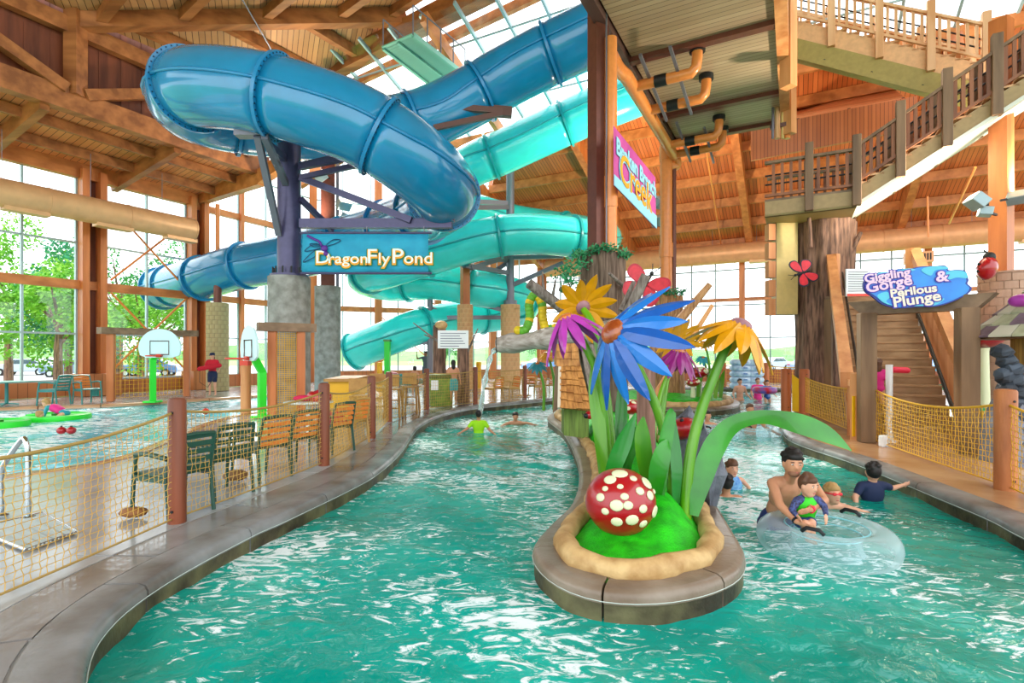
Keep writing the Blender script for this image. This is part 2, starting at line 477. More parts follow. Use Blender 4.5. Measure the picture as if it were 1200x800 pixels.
# coping: rounded kerb stones with open joints
def kerb(name, lp, out_sign, seg, width, top, parent_name, mats, drop=-.55):
    """stones follow the loop; the water lies on the side out_sign"""
    root = sempty(parent_name)
    n = len(lp)
    s = 1 if area(lp) > 0 else -1
    nrm = []
    for i in range(n):
        t = (lp[(i + 1) % n] - lp[i - 1]).normalized()
        nrm.append(Vector((-t.y, t.x, 0)) * s * out_sign)
    prof = [(-width, -.05), (-width, top), (-.06, top), (-.02, top - .015), (0.0, top - .05), (0.0, top - .10), (-.012, top - .105), (-.012, drop)]
    per = max(3, int(round(seg / (lp[1] - lp[0]).length)))
    i = 0
    while i < n:
        k = min(per, n - i)
        if n - i - k < 3: k = n - i
        mb = MB(); idx = [(i + j) % n for j in range(k + 1)]
        L = len(prof)
        vs = []
        for q, a in enumerate(idx):
            p = lp[a].copy()
            if q == 0: p = p.lerp(lp[(a + 1) % n], .07)
            if q == k: p = p.lerp(lp[a - 1], .07)
            for (d, z) in prof: vs.append(p + nrm[a] * d + Vector((0, 0, z)))
        fs = []
        mi = []
        for q in range(k):
            for r in range(L - 1):
                fs.append((q * L + r, q * L + r + 1, (q + 1) * L + r + 1, (q + 1) * L + r)); mi.append(1 if r >= 5 else 0)
        fs.append(tuple(range(L))); fs.append(tuple(k * L + r for r in range(L - 1, -1, -1))); mi += [0, 0]
        mb._add(vs, fs); mb.mi = mi
        o = mb.build('coping_stone', mats, root, smooth='auto')
        i += k
    line = MB()
    pts = [lp[a] + nrm[a] * .004 + Vector((0, 0, top - .085)) for a in range(n)]
    line.tube(pts, .0035, 4, closed=True); line.build('paint_line', chalk, root)
    return root
kerb('k', RIV, 1, 1.25, .30, .004, 'trim_1', [coping, under])
kerb('k', POOL, 1, 1.6, .25, .004, 'trim_2', [deckr, basin_m])
for (nm, lp) in (('trim_3', ISL1), ('trim_4', ISL2)):
    kerb('k', lp, -1, .95, .30, .02, nm, [coping_i, under])
# slabs of the walk between kerb and net
NETL = [(-3.30, 1.2), (-3.25, 2.6), (-3.27, 3.9), (-3.19, 5.04), (-2.95, 6.3), (-2.71, 7.63), (-2.68, 10.1), (-2.93, 12.6), (-2.47, 15.3), (-1.19, 17.1), (.47, 19.5)]
walk = sempty('floor_walk')
netc = resample(spline([(x, y, 0) for x, y in NETL], 10), .25)
bank = RIV[:]
def near_bank(p): return min(offs_in, key=lambda q: (q - p).length)
offs_in = offs(RIV, -.31)
slab_m = [deckm, M('wet brown concrete', '#8f9294', .12, col2='#746a62', scale=1.1, bump=.1, bscale=9, detail=6)]
k = 0; i = 0
while i < len(netc) - 5:
    j = min(i + 6, len(netc) - 1)
    a = [netc[q] + Vector((-.25, 0, 0)) for q in range(i, j + 1)]
    b = [near_bank(netc[q]) for q in range(i, j + 1)]
    mid_a = [a[q].lerp(b[q], .47) for q in range(len(a))]
    d = (a[1] - a[0]).normalized() * .012
    for lo_, hi_ in ((a, mid_a), (mid_a, b)):
        l2 = [lo_[q].lerp(hi_[q], .02) for q in range(len(a))]; h2 = [lo_[q].lerp(hi_[q], .98) for q in range(len(a))]
        l2[0] = l2[0] + d; h2[0] = h2[0] + d; l2[-1] = l2[-1] - d; h2[-1] = h2[-1] - d
        mb = MB(); mb.prism([(p.x, p.y) for p in l2 + h2[::-1]], -.05, 0.0)
        mb.build('paving_slab', slab_m[k % 2], walk); k += 1
    i = j
# tan slabs of the right walk
walk_r = sempty('floor_walk_right')
rp = [p for p in RIV if False]
idx = [i for i, p in enumerate(RIV) if 3.0 < p.y < 15.5 and p.x > 3.9]
o1 = offs(RIV, -.31); k = 0
for a in range(0, len(idx) - 11, 11):
    seg = idx[a:a + 12]
    for w0, w1 in ((.0, 1.15), (1.17, 2.6)):
        inn = [o1[i] + (o1[i] - RIV[i]).normalized() * w0 for i in seg]; out_ = [o1[i] + (o1[i] - RIV[i]).normalized() * w1 for i in seg]
        d = (inn[1] - inn[0]).normalized() * .008
        inn[0] += d; out_[0] += d; inn[-1] -= d; out_[-1] -= d
        mb = MB(); mb.prism([(p.x, p.y) for p in inn + out_[::-1]], -.05, 0.0); mb.build('paving_slab', deckr, walk_r); k += 1
# ---- water
def water_mat(name, deep, pale, glint_foam_amt, sc, spec=.7):
    m = bpy.data.materials.new(name); m.use_nodes = True
    nt = m.node_tree; N = nt.nodes.new; L = nt.links.new; b = nt.nodes['Principled BSDF']
    b.inputs['Roughness'].default_value = .04; b.inputs['IOR'].default_value = 1.36; b.inputs['Specular IOR Level'].default_value = spec
    g = N('ShaderNodeNewGeometry')
    n1 = N('ShaderNodeTexNoise'); n1.inputs['Scale'].default_value = .55; n1.inputs['Detail'].default_value = 3; L(g.outputs['Position'], n1.inputs['Vector'])
    r1 = N('ShaderNodeValToRGB'); r1.color_ramp.elements[0].position = .35; r1.color_ramp.elements[1].position = .7
    r1.color_ramp.elements[0].color = (*hx(deep), 1); r1.color_ramp.elements[1].color = (*hx(pale), 1); L(n1.outputs['Fac'], r1.inputs['Fac'])
    # window glints painted white, with some foam: warped, stretched streaks gathered in patches
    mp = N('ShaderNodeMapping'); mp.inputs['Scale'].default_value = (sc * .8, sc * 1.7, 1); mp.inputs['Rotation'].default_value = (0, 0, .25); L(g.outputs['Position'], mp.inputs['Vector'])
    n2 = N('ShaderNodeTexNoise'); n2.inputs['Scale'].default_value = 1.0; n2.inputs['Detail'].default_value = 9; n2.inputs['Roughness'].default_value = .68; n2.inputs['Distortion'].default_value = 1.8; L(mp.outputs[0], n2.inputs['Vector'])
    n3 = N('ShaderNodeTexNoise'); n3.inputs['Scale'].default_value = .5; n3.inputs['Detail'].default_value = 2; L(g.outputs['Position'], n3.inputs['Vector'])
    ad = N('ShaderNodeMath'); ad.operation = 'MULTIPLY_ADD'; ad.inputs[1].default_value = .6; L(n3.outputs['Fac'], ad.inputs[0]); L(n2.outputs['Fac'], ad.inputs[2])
    r2 = N('ShaderNodeValToRGB'); r2.color_ramp.elements[0].position = .92 - glint_foam_amt; r2.color_ramp.elements[1].position = 1.0 - glint_foam_amt; L(ad.outputs[0], r2.inputs['Fac'])
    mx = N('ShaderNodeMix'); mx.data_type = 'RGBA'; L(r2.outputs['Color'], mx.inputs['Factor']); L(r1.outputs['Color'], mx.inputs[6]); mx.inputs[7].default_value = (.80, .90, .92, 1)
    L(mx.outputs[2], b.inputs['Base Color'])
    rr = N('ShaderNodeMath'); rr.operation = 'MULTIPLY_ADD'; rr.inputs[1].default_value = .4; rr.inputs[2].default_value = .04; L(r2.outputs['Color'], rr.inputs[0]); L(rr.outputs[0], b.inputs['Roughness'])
    n4 = N('ShaderNodeTexNoise'); n4.inputs['Scale'].default_value = 7; n4.inputs['Detail'].default_value = 4; n4.inputs['Distortion'].default_value = .8; L(g.outputs['Position'], n4.inputs['Vector'])
    bp = N('ShaderNodeBump'); bp.inputs['Strength'].default_value = .5; bp.inputs['Distance'].default_value = .03; L(n4.outputs['Fac'], bp.inputs['Height']); L(bp.outputs[0], b.inputs['Normal'])
    return m
def wave_grid(name, poly, z, mat, x0, x1, y0, y1, dx, ratio, amp, label):
    ys = [y0]
    while ys[-1] < y1: ys.append(ys[-1] + max(.03, ys[-1] * ratio))
    ys = np.array(ys); xs = np.arange(x0, x1, dx)
    X, Y = np.meshgrid(xs, ys)
    rs = np.random.RandomState(3); H = np.zeros_like(X)
    warp = .35 * np.sin(X * 1.1 + Y * .7) + .3 * np.sin(X * .6 - Y * 1.3 + 2)
    for k in range(26):
        lam = .22 * 1.13 ** k; th = rs.normal(1.2, .7); ph = rs.uniform(0, 6.28)
        q = 2 * PI / lam
        a = lam * (.020 if k < 18 else .007)
        s = np.sin(q * (X * np.cos(th) + Y * np.sin(th)) + warp * (1.5 + lam) + ph)
        H += a * (1 - 2 * np.abs(s)) * .35 + a * .5 * s
    H *= amp * .5
    ok = inside(poly, X, Y)
    idx = -np.ones(X.shape, int)
    keep = ok.copy()
    keep[1:, :] |= ok[:-1, :]; keep[:-1, :] |= ok[1:, :]; keep[:, 1:] |= ok[:, :-1]; keep[:, :-1] |= ok[:, 1:]
    idx[keep] = np.arange(keep.sum())
    Z = z + H
    co = np.stack([X[keep], Y[keep], Z[keep]], 1)
    a, b, c, d = idx[:-1, :-1], idx[:-1, 1:], idx[1:, 1:], idx[1:, :-1]
    full = (a >= 0) & (b >= 0) & (c >= 0) & (d >= 0)
    F = np.stack([a[full], b[full], c[full], d[full]], 1)
    me = bpy.data.meshes.new(name); me.from_pydata(co.tolist(), [], F.tolist()); me.polygons.foreach_set('use_smooth', [True] * len(F))
    me.materials.append(mat); me.update()
    o = bpy.data.objects.new(name, me); COL.objects.link(o)
    return tag(o, label, 'water', kind='stuff')
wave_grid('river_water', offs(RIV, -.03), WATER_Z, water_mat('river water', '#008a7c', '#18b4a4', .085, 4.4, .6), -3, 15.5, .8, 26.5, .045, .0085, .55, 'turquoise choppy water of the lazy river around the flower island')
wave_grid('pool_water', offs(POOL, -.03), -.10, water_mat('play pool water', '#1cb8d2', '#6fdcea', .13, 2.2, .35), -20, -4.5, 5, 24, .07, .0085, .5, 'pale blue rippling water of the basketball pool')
# ---- windows
WN = [0]
def glazing(A, B, zs, nx, bar=.07, depth=.12, mat=mull, top=None):
    """window: posts, rails and single panes between plan points A and B"""
    WN[0] += 1
    root = sempty('window_%d' % WN[0], (A.x, A.y, 0))
    d = (B - A); L = d.length; e = d / L
    ang = math.atan2(e.y, e.x)
    up = Vector((0, 0, 1))
    for i in range(nx + 1):
        p = A + e * (L * i / nx)
        MB().box(p + up * (zs[0] + zs[-1]) / 2, (bar, depth, zs[-1] - zs[0]), ang).build('mullion', mat, root)
    for z in zs:
        MB().box((A + B) / 2 + up * z, (L, depth * .8, bar), ang).build('transom', mat, root)
    for i in range(nx):
        for z0, z1 in zip(zs, zs[1:]):
            c = A + e * (L * (i + .5) / nx) + up * (z0 + z1) / 2
            MB().box(c, (L / nx - bar, .012, z1 - z0 - bar), ang).build('pane', glass, root)
    return root
LZ = [.6, 2.4, 4.28, 5.95, 7.5, 8.6]
bay = 4.19
# left wall: bays of glass between double timber posts
for i in range(3):
    a = W1 - U * bay * (i + 1) + U * .45; b = W1 - U * bay * i - U * .45
    glazing(a, b, LZ, 2)
    MB()
    wl = MB(); wl.bar(a - U * .45 + Vector((0, 0, .28)), b + U * .45 + Vector((0, 0, .28)), .3, .56)
    if i == 0: wall_left = sempty('wall_left')
    wl.build('sill_wall', planks('wainscot boards', '#c27a44', '#9a5a2c', U, .28, .45, .05), wall_left)
    mbm = MB(); mbm.bar(a - U * .45 + Vector((0, 0, 4.3)) + V * .12, b + U * .45 + Vector((0, 0, 4.3)) + V * .12, .2, .34); mbm.build('wall_rail', glulam, wall_left)
    mbm = MB(); mbm.bar(a - U * .45 + Vector((0, 0, 8.75)) + V * .12, b + U * .45 + Vector((0, 0, 8.75)) + V * .12, .3, .6); mbm.build('eave_beam', glulam, wall_left)
for i in range(4):
    p = W1 - U * bay * i
    for s in (-.3, .3):
        mb = MB(); mb.box(p + U * s + V * .2 + Vector((0, 0, 4.4)), (.5, .24, 8.8), math.atan2(V.y, V.x)); mb.build('timber_post', glulam_z, wall_left)
    mb = MB(); mb.box(p - V * .0 + Vector((0, 0, 4.4)), (.12, .5, 8.8), math.atan2(V.y, V.x)); mb.build('post_web', dark_plank, wall_left)
    mb = MB(); mb.box(p + V * .55 + Vector((0, 0, .42)), (.95, 1.35, .84), math.atan2(V.y, V.x)); mb.build('post_plinth', planks('wainscot boards', '#c27a44', '#9a5a2c', U, .28, .45, .05), wall_left)
# cross bracing rods in the last left bay
q0 = W1 - U * bay + V * .3; q1 = W1 + V * .3
for (za, zb) in ((4.6, 7.6), (7.6, 4.6), (4.1, .9), (.9, 4.1)):
    mb = MB(); mb.cyl(q0 + U * .6 + Vector((0, 0, za)), q1 - U * .6 + Vector((0, 0, zb)), .045, 8); mb.build('brace_rod', pipe_o, wall_left)
# gable walls beyond the left bays, and the long back wall on the right
GZ = [.6, 2.4, 4.3, 6.4, 8.5, 10.6, 12.7, 14.4]
glazing(W1 + U * .6, W2, GZ, 4, .06, mat=mull)
for i in range(3):
    glazing(W2.lerp(W3, i / 3), W2.lerp(W3, (i + 1) / 3), GZ, 3, .06, mat=mull)
wall_back = sempty('wall_back')
wbm = planks('back wainscot boards', '#c27442', '#a35c30', Vector((.9, .3, 0)), .25, .45, .05)
for a, b in ((W1, W2), (W2, W3)):
    for z, w, h in ((.3, .25, .6), (4.3, .25, .3), (8.5, .22, .3)):
        mb = MB(); mb.bar(a + Vector((0, 0, z)), b + Vector((0, 0, z)), w, h); mb.build('wall_rail' if z > 1 else 'sill_wall', glulam if z > 1 else wbm, wall_back)
for i in range(5):
    p = W2.lerp(W3, i / 4)
    mb = MB(); mb.box(p + Vector((.1, -.3, 7.2)), (.42, .4, 14.4), .4); mb.build('timber_post', glulam_z, wall_back)
for f_ in (.33, .66):
    p = W1.lerp(W2, f_); mb = MB(); mb.box(p + V * .15 + Vector((0, 0, 7)), (.18, .18, 14), math.atan2(V.y, V.x)); mb.build('timber_post', glulam_z, wall_back)
mb = MB(); mb.bar(UV(5.5, .5, 11.0), UV(6.5, 8.5, 14.2), .3, .45); mb.build('gable_rafter', glulam, wall_back)
for (p0, p1) in ((.25, .5),):
    a = W2.lerp(W3, p0); b = W2.lerp(W3, p1)
    for za, zb in ((.9, 4.1), (4.1, .9), (4.6, 8.2), (8.2, 4.6)):
        mb = MB(); mb.cyl(a + Vector((0, -.3, za)), b + Vector((0, -.3, zb)), .035, 6); mb.build('brace_rod', pipe_o, wall_back)
wall_right = sempty('wall_right')
RZ = [.75, 2.55, 4.45, 6.5, 7.35, 8.1]
for i in range(8):
    a = W3 + V * 4.25 * i; b = W3 + V * 4.25 * (i + 1)
    glazing(a + V * .12, b - V * .12, RZ, 3, .07, mat=mull_d)
    mb = MB(); mb.bar(a + Vector((0, 0, .37)), b + Vector((0, 0, .37)), .25, .75); mb.build('sill_wall', planks('red wainscot boards', '#b5693c', '#96502a', V, .25, .45, .05), wall_right)
    mb = MB(); mb.box(a - U * .2 + Vector((0, 0, 4.1)), (.3, .3, 8.2), math.atan2(V.y, V.x)); mb.build('timber_post', glulam_z, wall_right)
mb = MB(); mb.bar(W3 + Vector((0, 0, 4.75)) - U * .15, W4 + Vector((0, 0, 4.75)) - U * .15, .15, .2); mb.build('wall_rail', glulam, wall_right)
# ---- right roof: boards, purlins, rafters, then the skylight up to the ridge
def R(t, s, dz=0.0):
    """point of the right roof: t along the wall from W3, s in from the wall"""
    return W3 + V * t - U * s + Vector((0, 0, 8.25 + .354 * s + dz))
nR = Vector((0, 0, 1))
roof_r = MB(); roof_r.slab([R(-6, -.6), R(36, -.6), R(36, 11), R(3.2, 11)], (0, 0, .18)); roof_r = struct('ceiling_right', roof_r, roof_p)
mb = MB(); mb.slab([R(21.5, 11), R(36, 11), R(36, 19), R(21.5, 19)], (0, 0, .18)); mb.build('roof_deck', roof_p, roof_r)
for s in (.1, 2.0, 3.9, 5.8, 7.7, 9.6, 11.2):
    t0 = -6 + max(0, s) / 11 * 9.2
    mb = MB(); mb.bar(R(t0, s, -.22), R(36, s, -.22), .16, .42); mb.build('purlin', glulam, roof_r)
for t in (.2, 6.6, 13.2, 20.0, 26.6):
    mb = MB(); mb.bar(R(t, -.2, -.62), R(t, 11.4, -.62), .32, .75); mb.build('rafter', glulam_z, roof_r)
mb = MB(); mb.bar(R(6.6, 0, -.9), R(6.6, 2.6, -1.2), .3, .5); mb.build('knee_brace', glulam_z, roof_r)
for a, b in (((826, 165, 22), (846, 293, 30.5)), ((1143, 196, 15.5), (1112, 262, 19)), ((1087, 230, 20), (1088, 278, 20))):
    mb = MB(); mb.cyl(P(*a), P(*b), .035, 6); mb.build('brace_rod', pipe_o, roof_r)
sky_root = sempty('window_skylight', (0, 0, 0))
T0, T1 = -3.2, 21.5
nb = 16
for i in range(nb + 1):
    t = T0 + (T1 - T0) * i / nb
    mb = MB(); mb.bar(R(t, 11), R(t, 17.2), .09, .16); mb.build('rafter_bar', mull, sky_root)
for s in (11.15, 12.7, 14.2, 15.7):
    mb = MB(); mb.bar(R(T0, s, -.02), R(T1, s, -.02), .05, .06); mb.build('cross_bar', mull, sky_root)
for i in range(nb):
    ta = T0 + (T1 - T0) * i / nb + .05; tb = T0 + (T1 - T0) * (i + 1) / nb - .05
    for sa, sb in ((11.2, 12.65), (12.75, 14.15), (14.25, 15.65), (15.75, 17.1)):
        mb = MB(); mb.slab([R(ta, sa), R(tb, sa), R(tb, sb), R(ta, sb)], (0, 0, .012)); mb.build('pane', glass, sky_root)
for t in (3.3, 9.9):
    mb = MB(); mb.bar(R(t, 10.6, -.35), R(t, 17.4, -.35), .22, .5); mb.build('skylight_rafter', glulam, sky_root)
mb = MB(); mb.bar(R(-3.4, 11.2, -.2), R(3.3, 11.2, -.2), .3, .4); mb.build('eave_beam', glulam, sky_root)
mb = MB(); mb.bar(UV(2.7, 6.4, 13.6), UV(2.7, 24, 15.6), .2, .35); mb.build('tie_beam', glulam, sky_root)
# ---- left roof: eave slope, truss with boarded face, upper ceiling
ceiling_left = MB(); ceiling_left.slab([UV(.4, -.6, 8.85), UV(-24, -.6, 8.85), UV(-24, 4.1, 9.75), UV(.4, 4.1, 9.75)], (0, 0, .15))
ceiling_left = struct('ceiling_left', ceiling_left, eave_p)
for t in (1.4, 2.9):
    z = 8.85 + (t + .6) * .19
    mb = MB(); mb.bar(UV(.3, t, z - .2), UV(-20, t, z - .2), .16, .34); mb.build('purlin', truss_w, ceiling_left)
for u in (-3.2, -7.2, -11):
    mb = MB(); mb.bar(UV(u, -.3, 8.6), UV(u, 4.2, 9.4), .24, .5); mb.build('rafter', truss_w, ceiling_left)
mb = MB(); mb.bar(UV(.2, -.2, 8.95), UV(.2, 4.4, 9.2), .35, .65); mb.build('gable_beam', glulam, ceiling_left)
mb = MB(); mb.bar(UV(.2, 4.3, 9.2), UV(-.4, 9.4, 10.15), .35, .6); mb.build('gable_beam', glulam, ceiling_left)
mb = MB(); mb.bar(UV(.9, 4.2, 9.7), UV(-20, 4.2, 9.7), .4, .7); mb.build('bottom_chord', truss_w, ceiling_left)
mb = MB(); mb.bar(UV(.9, 4.2, 12.1), UV(-20, 4.2, 12.1), .3, .5); mb.build('top_chord', truss_w, ceiling_left)
for u in (-.6, -6.43, -12.4):
    mb = MB(); mb.bar(UV(u, 4.3, 9.9), UV(u, 4.3, 12.6), .46, .42, up=(1, 0, 0)); mb.build('truss_post', truss_w, ceiling_left)
for a, b in ((-6.2, -1.8), (-6.7, -11.5), (-.8, -2.6)):
    mb = MB(); mb.bar(UV(a, 4.35, 10.0), UV(b, 4.35, 12.0), .34, .3, up=tuple(V)); mb.build('truss_diagonal', truss_w, ceiling_left)
k = 0
u = .8
while u > -14:
    mb = MB(); mb.bar(UV(u, 3.92 + .02 * (k % 2), 9.9), UV(u, 3.92 + .02 * (k % 2), 13.2), .335, .05, up=tuple(V)); mb.build('wall_board', dark_plank, ceiling_left)
    u -= .33; k += 1
def zA(u, t): return 13.0 + .386 * (t - 4.2) + .0534 * (u - 2)
def zB(u, t): return 15.55 + .109 * (t - 10.8) + .27 * (u - 2)
ca, cb_, cc, cd, ce, cf = UV(-6.43, 4.2, 12.55), UV(2, 10.8, 15.55), UV(2, 4.2, 13.0), UV(-24, 4.2, 12.55), UV(2, 36, 18.3), UV(-24, 36, 18.3)
for tri in ((ca, cc, cb_), (ca, cb_, ce), (ca, ce, cf), (ca, cf, cd)):
    upper = MB(); upper.slab(list(tri), (0, 0, .15)); upper.build('upper_boards', roof_l, ceiling_left)
mb = MB(); mb.bar(UV(-6.5, 4.2, 12.35), UV(2, 10.8, 15.25), .4, .66); mb.build('hip_beam', truss_w, ceiling_left)
for t_ in (5.0, 6.6, 8.3):
    uh = -6.43 + 8.43 * (t_ - 4.2) / 6.6
    mb = MB(); mb.bar(UV(uh, t_, zA(uh, t_) - .2), UV(2, t_, zA(2, t_) - .2), .26, .4); mb.build('jack_rafter', truss_w, ceiling_left)
for t_ in (4.6, 6.0, 7.6, 9.2, 10.4):
    uh = -6.43 + 8.43 * (t_ - 4.2) / 6.6
    mb = MB(); mb.bar(UV(uh, t_, zB(uh, t_) - .2), UV(uh - .8, t_ + 6, zB(uh - .8, t_ + 6) - .2), .26, .4); mb.build('jack_rafter', truss_w, ceiling_left)
mb = MB(); mb.bar(UV(2.0, 6.2, 14.1), UV(2.0, 24, 16.15), .5, .8); mb.build('ridge_beam', truss_w, ceiling_left)
# ---- ducts
def duct(name, a, b, r, label, mat, root_loc):
    t = thing(name, label, 'duct', root_loc)
    d = (b - a); L = d.length; n = max(2, int(L / 2.2)); e = d / L
    for i in range(n):
        p, q = a + d * (i / n), a + d * ((i + 1) / n)
        mb = MB(); mb.cyl(p, q - e * .01, r, 24); mb.build('duct_section', mat, t, smooth='auto')
        mb = MB(); mb.tube([q - e * .05, q + e * .0], [r + .02, r + .02], 24); mb.build('joint_band', mat, t, smooth='auto')
    mb = MB(); mb.lathe([(r * .98, 0), (r * .6, .06), (0, .1)], b, 24, d.to_track_quat('Z', 'Y').to_matrix()); mb.build('end_cap', mat, t, smooth='auto')
    for i in range(n):
        p = a + d * ((i + .5) / n)
        mb = MB(); mb.cyl(p + Vector((0, 0, r)), p + Vector((0, 0, r + 1.6)), .012, 4); mb.build('hanger', steel_g, t)
    for f_ in (.25, .6, .93):
        p = a + d * f_
        mb = MB(); mb.bar(p - e * .6 + Vector((0, 0, -r * 1.02)), p + e * .6 + Vector((0, 0, -r * 1.02)), r * .9, .14); mb.build('outlet', ducts, t)
    return t
a = P(-60, 217, 16.3); b = P(226, 271.5, 22.6); a.z = b.z = 6.9
duct('air_duct', a, b, .47, 'cream round air duct under the left roof before the tree windows', ducts, a)
a = W3 + V * 1.0 - U * 1.2 + Vector((0, 0, 7.25)); b = W3 + V * 33 - U * 1.2 + Vector((0, 0, 7.25))
duct('air_duct', b, a, .55, 'orange round air duct running along the right window wall', duct_o, a)
# ---- outdoors
ground = MB(); ground.quad((-160, -30, -.25), (160, -30, -.25), (160, 260, -.25), (-160, 260, -.25))
struct('floor_outside', ground, M('lawn grass', '#7fb24a', .9, col2='#5f9438', scale=.3))
park = MB(); park.quad((-70, 38, -.2), (70, 56, -.2), (70, 92, -.2), (-70, 78, -.2)); park.quad((-60, 24, -.21), (-21, 30, -.21), (-21, 45, -.21), (-60, 40, -.21))
struct('floor_parking', park, M('pale asphalt', '#9fa2a2', .8, var=.1))
mb = MB(); mb.tube([UV(-9.5, 7.0, 13.6), UV(-4.2, 8.6, 13.9), UV(-1.5, 7.2, 13.2), UV(.6, 5.6, 12.4)], .03, 6); mb.build('sprinkler_pipe', steel_g, ceiling_left)
# ------------------------------------------------------------------ water slides
def slide(name, label, ctrl, r, mat, fmat, seg, loc, bolts_upto=0.0):
    t = thing(name, label, 'water slide', loc)
    pts = resample(spline([P(*c) for c in ctrl], 12), .30)
    n = 32
    i = 0; per = int(seg / .30)
    seams = []
    while i < len(pts) - 1:
        j = min(i + per, len(pts) - 1)
        if len(pts) - 1 - j < per * .4: j = len(pts) - 1
        mb = MB(); mb.tube(pts[i:j + 1], r, n, caps=False, up=(0, 0, 1))
        sec = mb.build('tube_section', mat, t, smooth=True)
        so = sec.modifiers.new('wall', 'SOLIDIFY'); so.thickness = .03
        # half-shell seams on both sides
        for s in (-1, 1):
            sp = []
            for q in range(i, j + 1):
                d = (pts[min(q + 1, len(pts) - 1)] - pts[max(q - 1, 0)]).normalized()
                side = d.cross(Vector((0, 0, 1))).normalized()
                sp.append(pts[q] + side * s * (r + .01))
            mb = MB(); mb.tube(sp, .045, 6); mb.build('seam_flange', fmat, sec, smooth=True)
        # ring flange
        for e in (i, j) if j == len(pts) - 1 else (i,):
            d = (pts[min(e + 1, len(pts) - 1)] - pts[max(e - 1, 0)]).normalized()
            m = d.to_track_quat('Z', 'Y').to_matrix()
            mb = MB(); mb.lathe([(r, -.045), (r + .09, -.045), (r + .09, .045), (r, .045)], pts[e], 40, m)
            fl = mb.build('ring_flange', fmat, t, smooth='auto')
            if pts[e].y < bolts_upto:
                mb = MB()
                for k in range(44):
                    a = 2 * PI * k / 44
                    mb.box(pts[e] + m @ Vector(((r + .045) * math.cos(a), (r + .045) * math.sin(a), 0)), (.03, .03, .13), m=m)
                mb.build('bolt_ring', bolt_m, fl)
        i = j
    return t
A_ctrl = [(830, -40, 16.5), (760, 5, 17.2), (690, 42, 17.6), (640, 66, 18), (590, 92, 18.4), (540, 120, 18.4), (490, 142, 18.0), (430, 152, 17.6), (340, 148, 16.8), (265, 138, 16.0),
          (222, 122, 14.9), (228, 104, 13.9), (290, 107, 13.4), (365, 126, 13.3), (430, 152, 13.5), (485, 188, 13.9), (518, 222, 14.9), (512, 240, 16.6), (478, 258, 18.8), (430, 276, 20.8), (370, 294, 22.2), (318, 306, 23.0),
          (276, 314, 23.6), (238, 326, 24.4), (190, 338, 26.5)]
slide('water_slide', 'blue fibreglass tube slide looping overhead above the hanging banner', A_ctrl, .98, blue_f, blue_in, 2.9, P(340, 148, 15), 16.5)
B_ctrl = [(850, 62, 20.5), (790, 90, 20.8), (740, 112, 21), (690, 132, 21.4), (640, 155, 21.8), (590, 178, 22), (553, 194, 22.4), (520, 215, 24.5), (535, 238, 27.5), (600, 258, 29.3), (670, 270, 28.2), (706, 279, 25.6), (690, 280, 23.8),
          (645, 275, 23.1), (600, 275, 22.9), (555, 283, 22.9), (505, 298, 23.0), (455, 314, 23.6), (428, 324, 25.0), (460, 332, 26.4), (512, 330, 25.8), (560, 338, 25.4), (603, 347, 26.5), (612, 360, 28), (580, 369, 28.4), (530, 374, 27.2), (490, 383, 26.2), (450, 398, 26), (415, 412, 26.4)]
slide('water_slide', 'aqua fibreglass tube slide winding behind the tall brown column', B_ctrl, .88, aqua_f, aqua_in, 3.4, P(600, 275, 23), 0)
# ------------------------------------------------------------------ slide columns
def brickcol(t, c, r, z0, z1, mats, rows_h=.2, per=14, part='brick'):
    """round column faced with single bricks; only whole rings of separate bricks"""
    mb = MB(); mb.cyl((c.x, c.y, z0), (c.x, c.y, z1), r - .03, 24); mb.build('column_core', mats[0], t, smooth='auto')
    rows = max(2, int((z1 - z0) / rows_h)); h = (z1 - z0) / rows
    # one brick mesh shared by all
    q = 2 * PI / per * .94
    mb = MB(); vs = []
    for z in (-h * .46, h * .46):
        for rr in (r - .05, r):
            for k in range(4): vs.append((rr * math.cos(-q / 2 + q * k / 3), rr * math.sin(-q / 2 + q * k / 3), z))
    fs = []
    for k in range(3):
        fs += [(4 + k, 5 + k, 13 + k, 12 + k), (8 + k, 9 + k, 1 + k, k)[::-1], (12 + k, 13 + k, 9 + k, 8 + k), (k, k + 1, 5 + k, 4 + k)]
    fs += [(0, 4, 12, 8), (3, 11, 15, 7)]
    mb._add(vs, fs)
    base = None
    toc = math.atan2(-c.y, -c.x)
    for i in range(rows):
        for k in range(per):
            a = 2 * PI * (k + .5 * (i % 2)) / per
            if math.cos(a - toc) < -.15: continue
            if base is None:
                base = mb.build(part, mats[1], t, world=False); o = base
            else: o = base.copy(); COL.objects.link(o); o.parent = t
            off = OFF.get(t.name, Vector())
            o.location = Vector((c.x, c.y, z0 + h * (i + .5))) - off; o.rotation_euler = (0, 0, a)
mortar = M('mortar', '#8f8464', .8); brick_y = M('buff brick', '#b3a578', .7, col2='#96875a', scale=3)
mortar2 = M('warm mortar', '#d8b888', .8); brick_t = M('tan brick', '#d9aa78', .7, col2='#c08e5c', scale=3)
mortar3 = M('pink mortar', '#b99a84', .8); brick_r = M('rose tan brick', '#b08e78', .7, col2='#9a765f', scale=3)
def Gd(px, Y): return Vector(((px - 600) / FPX * Y, Y, 0))
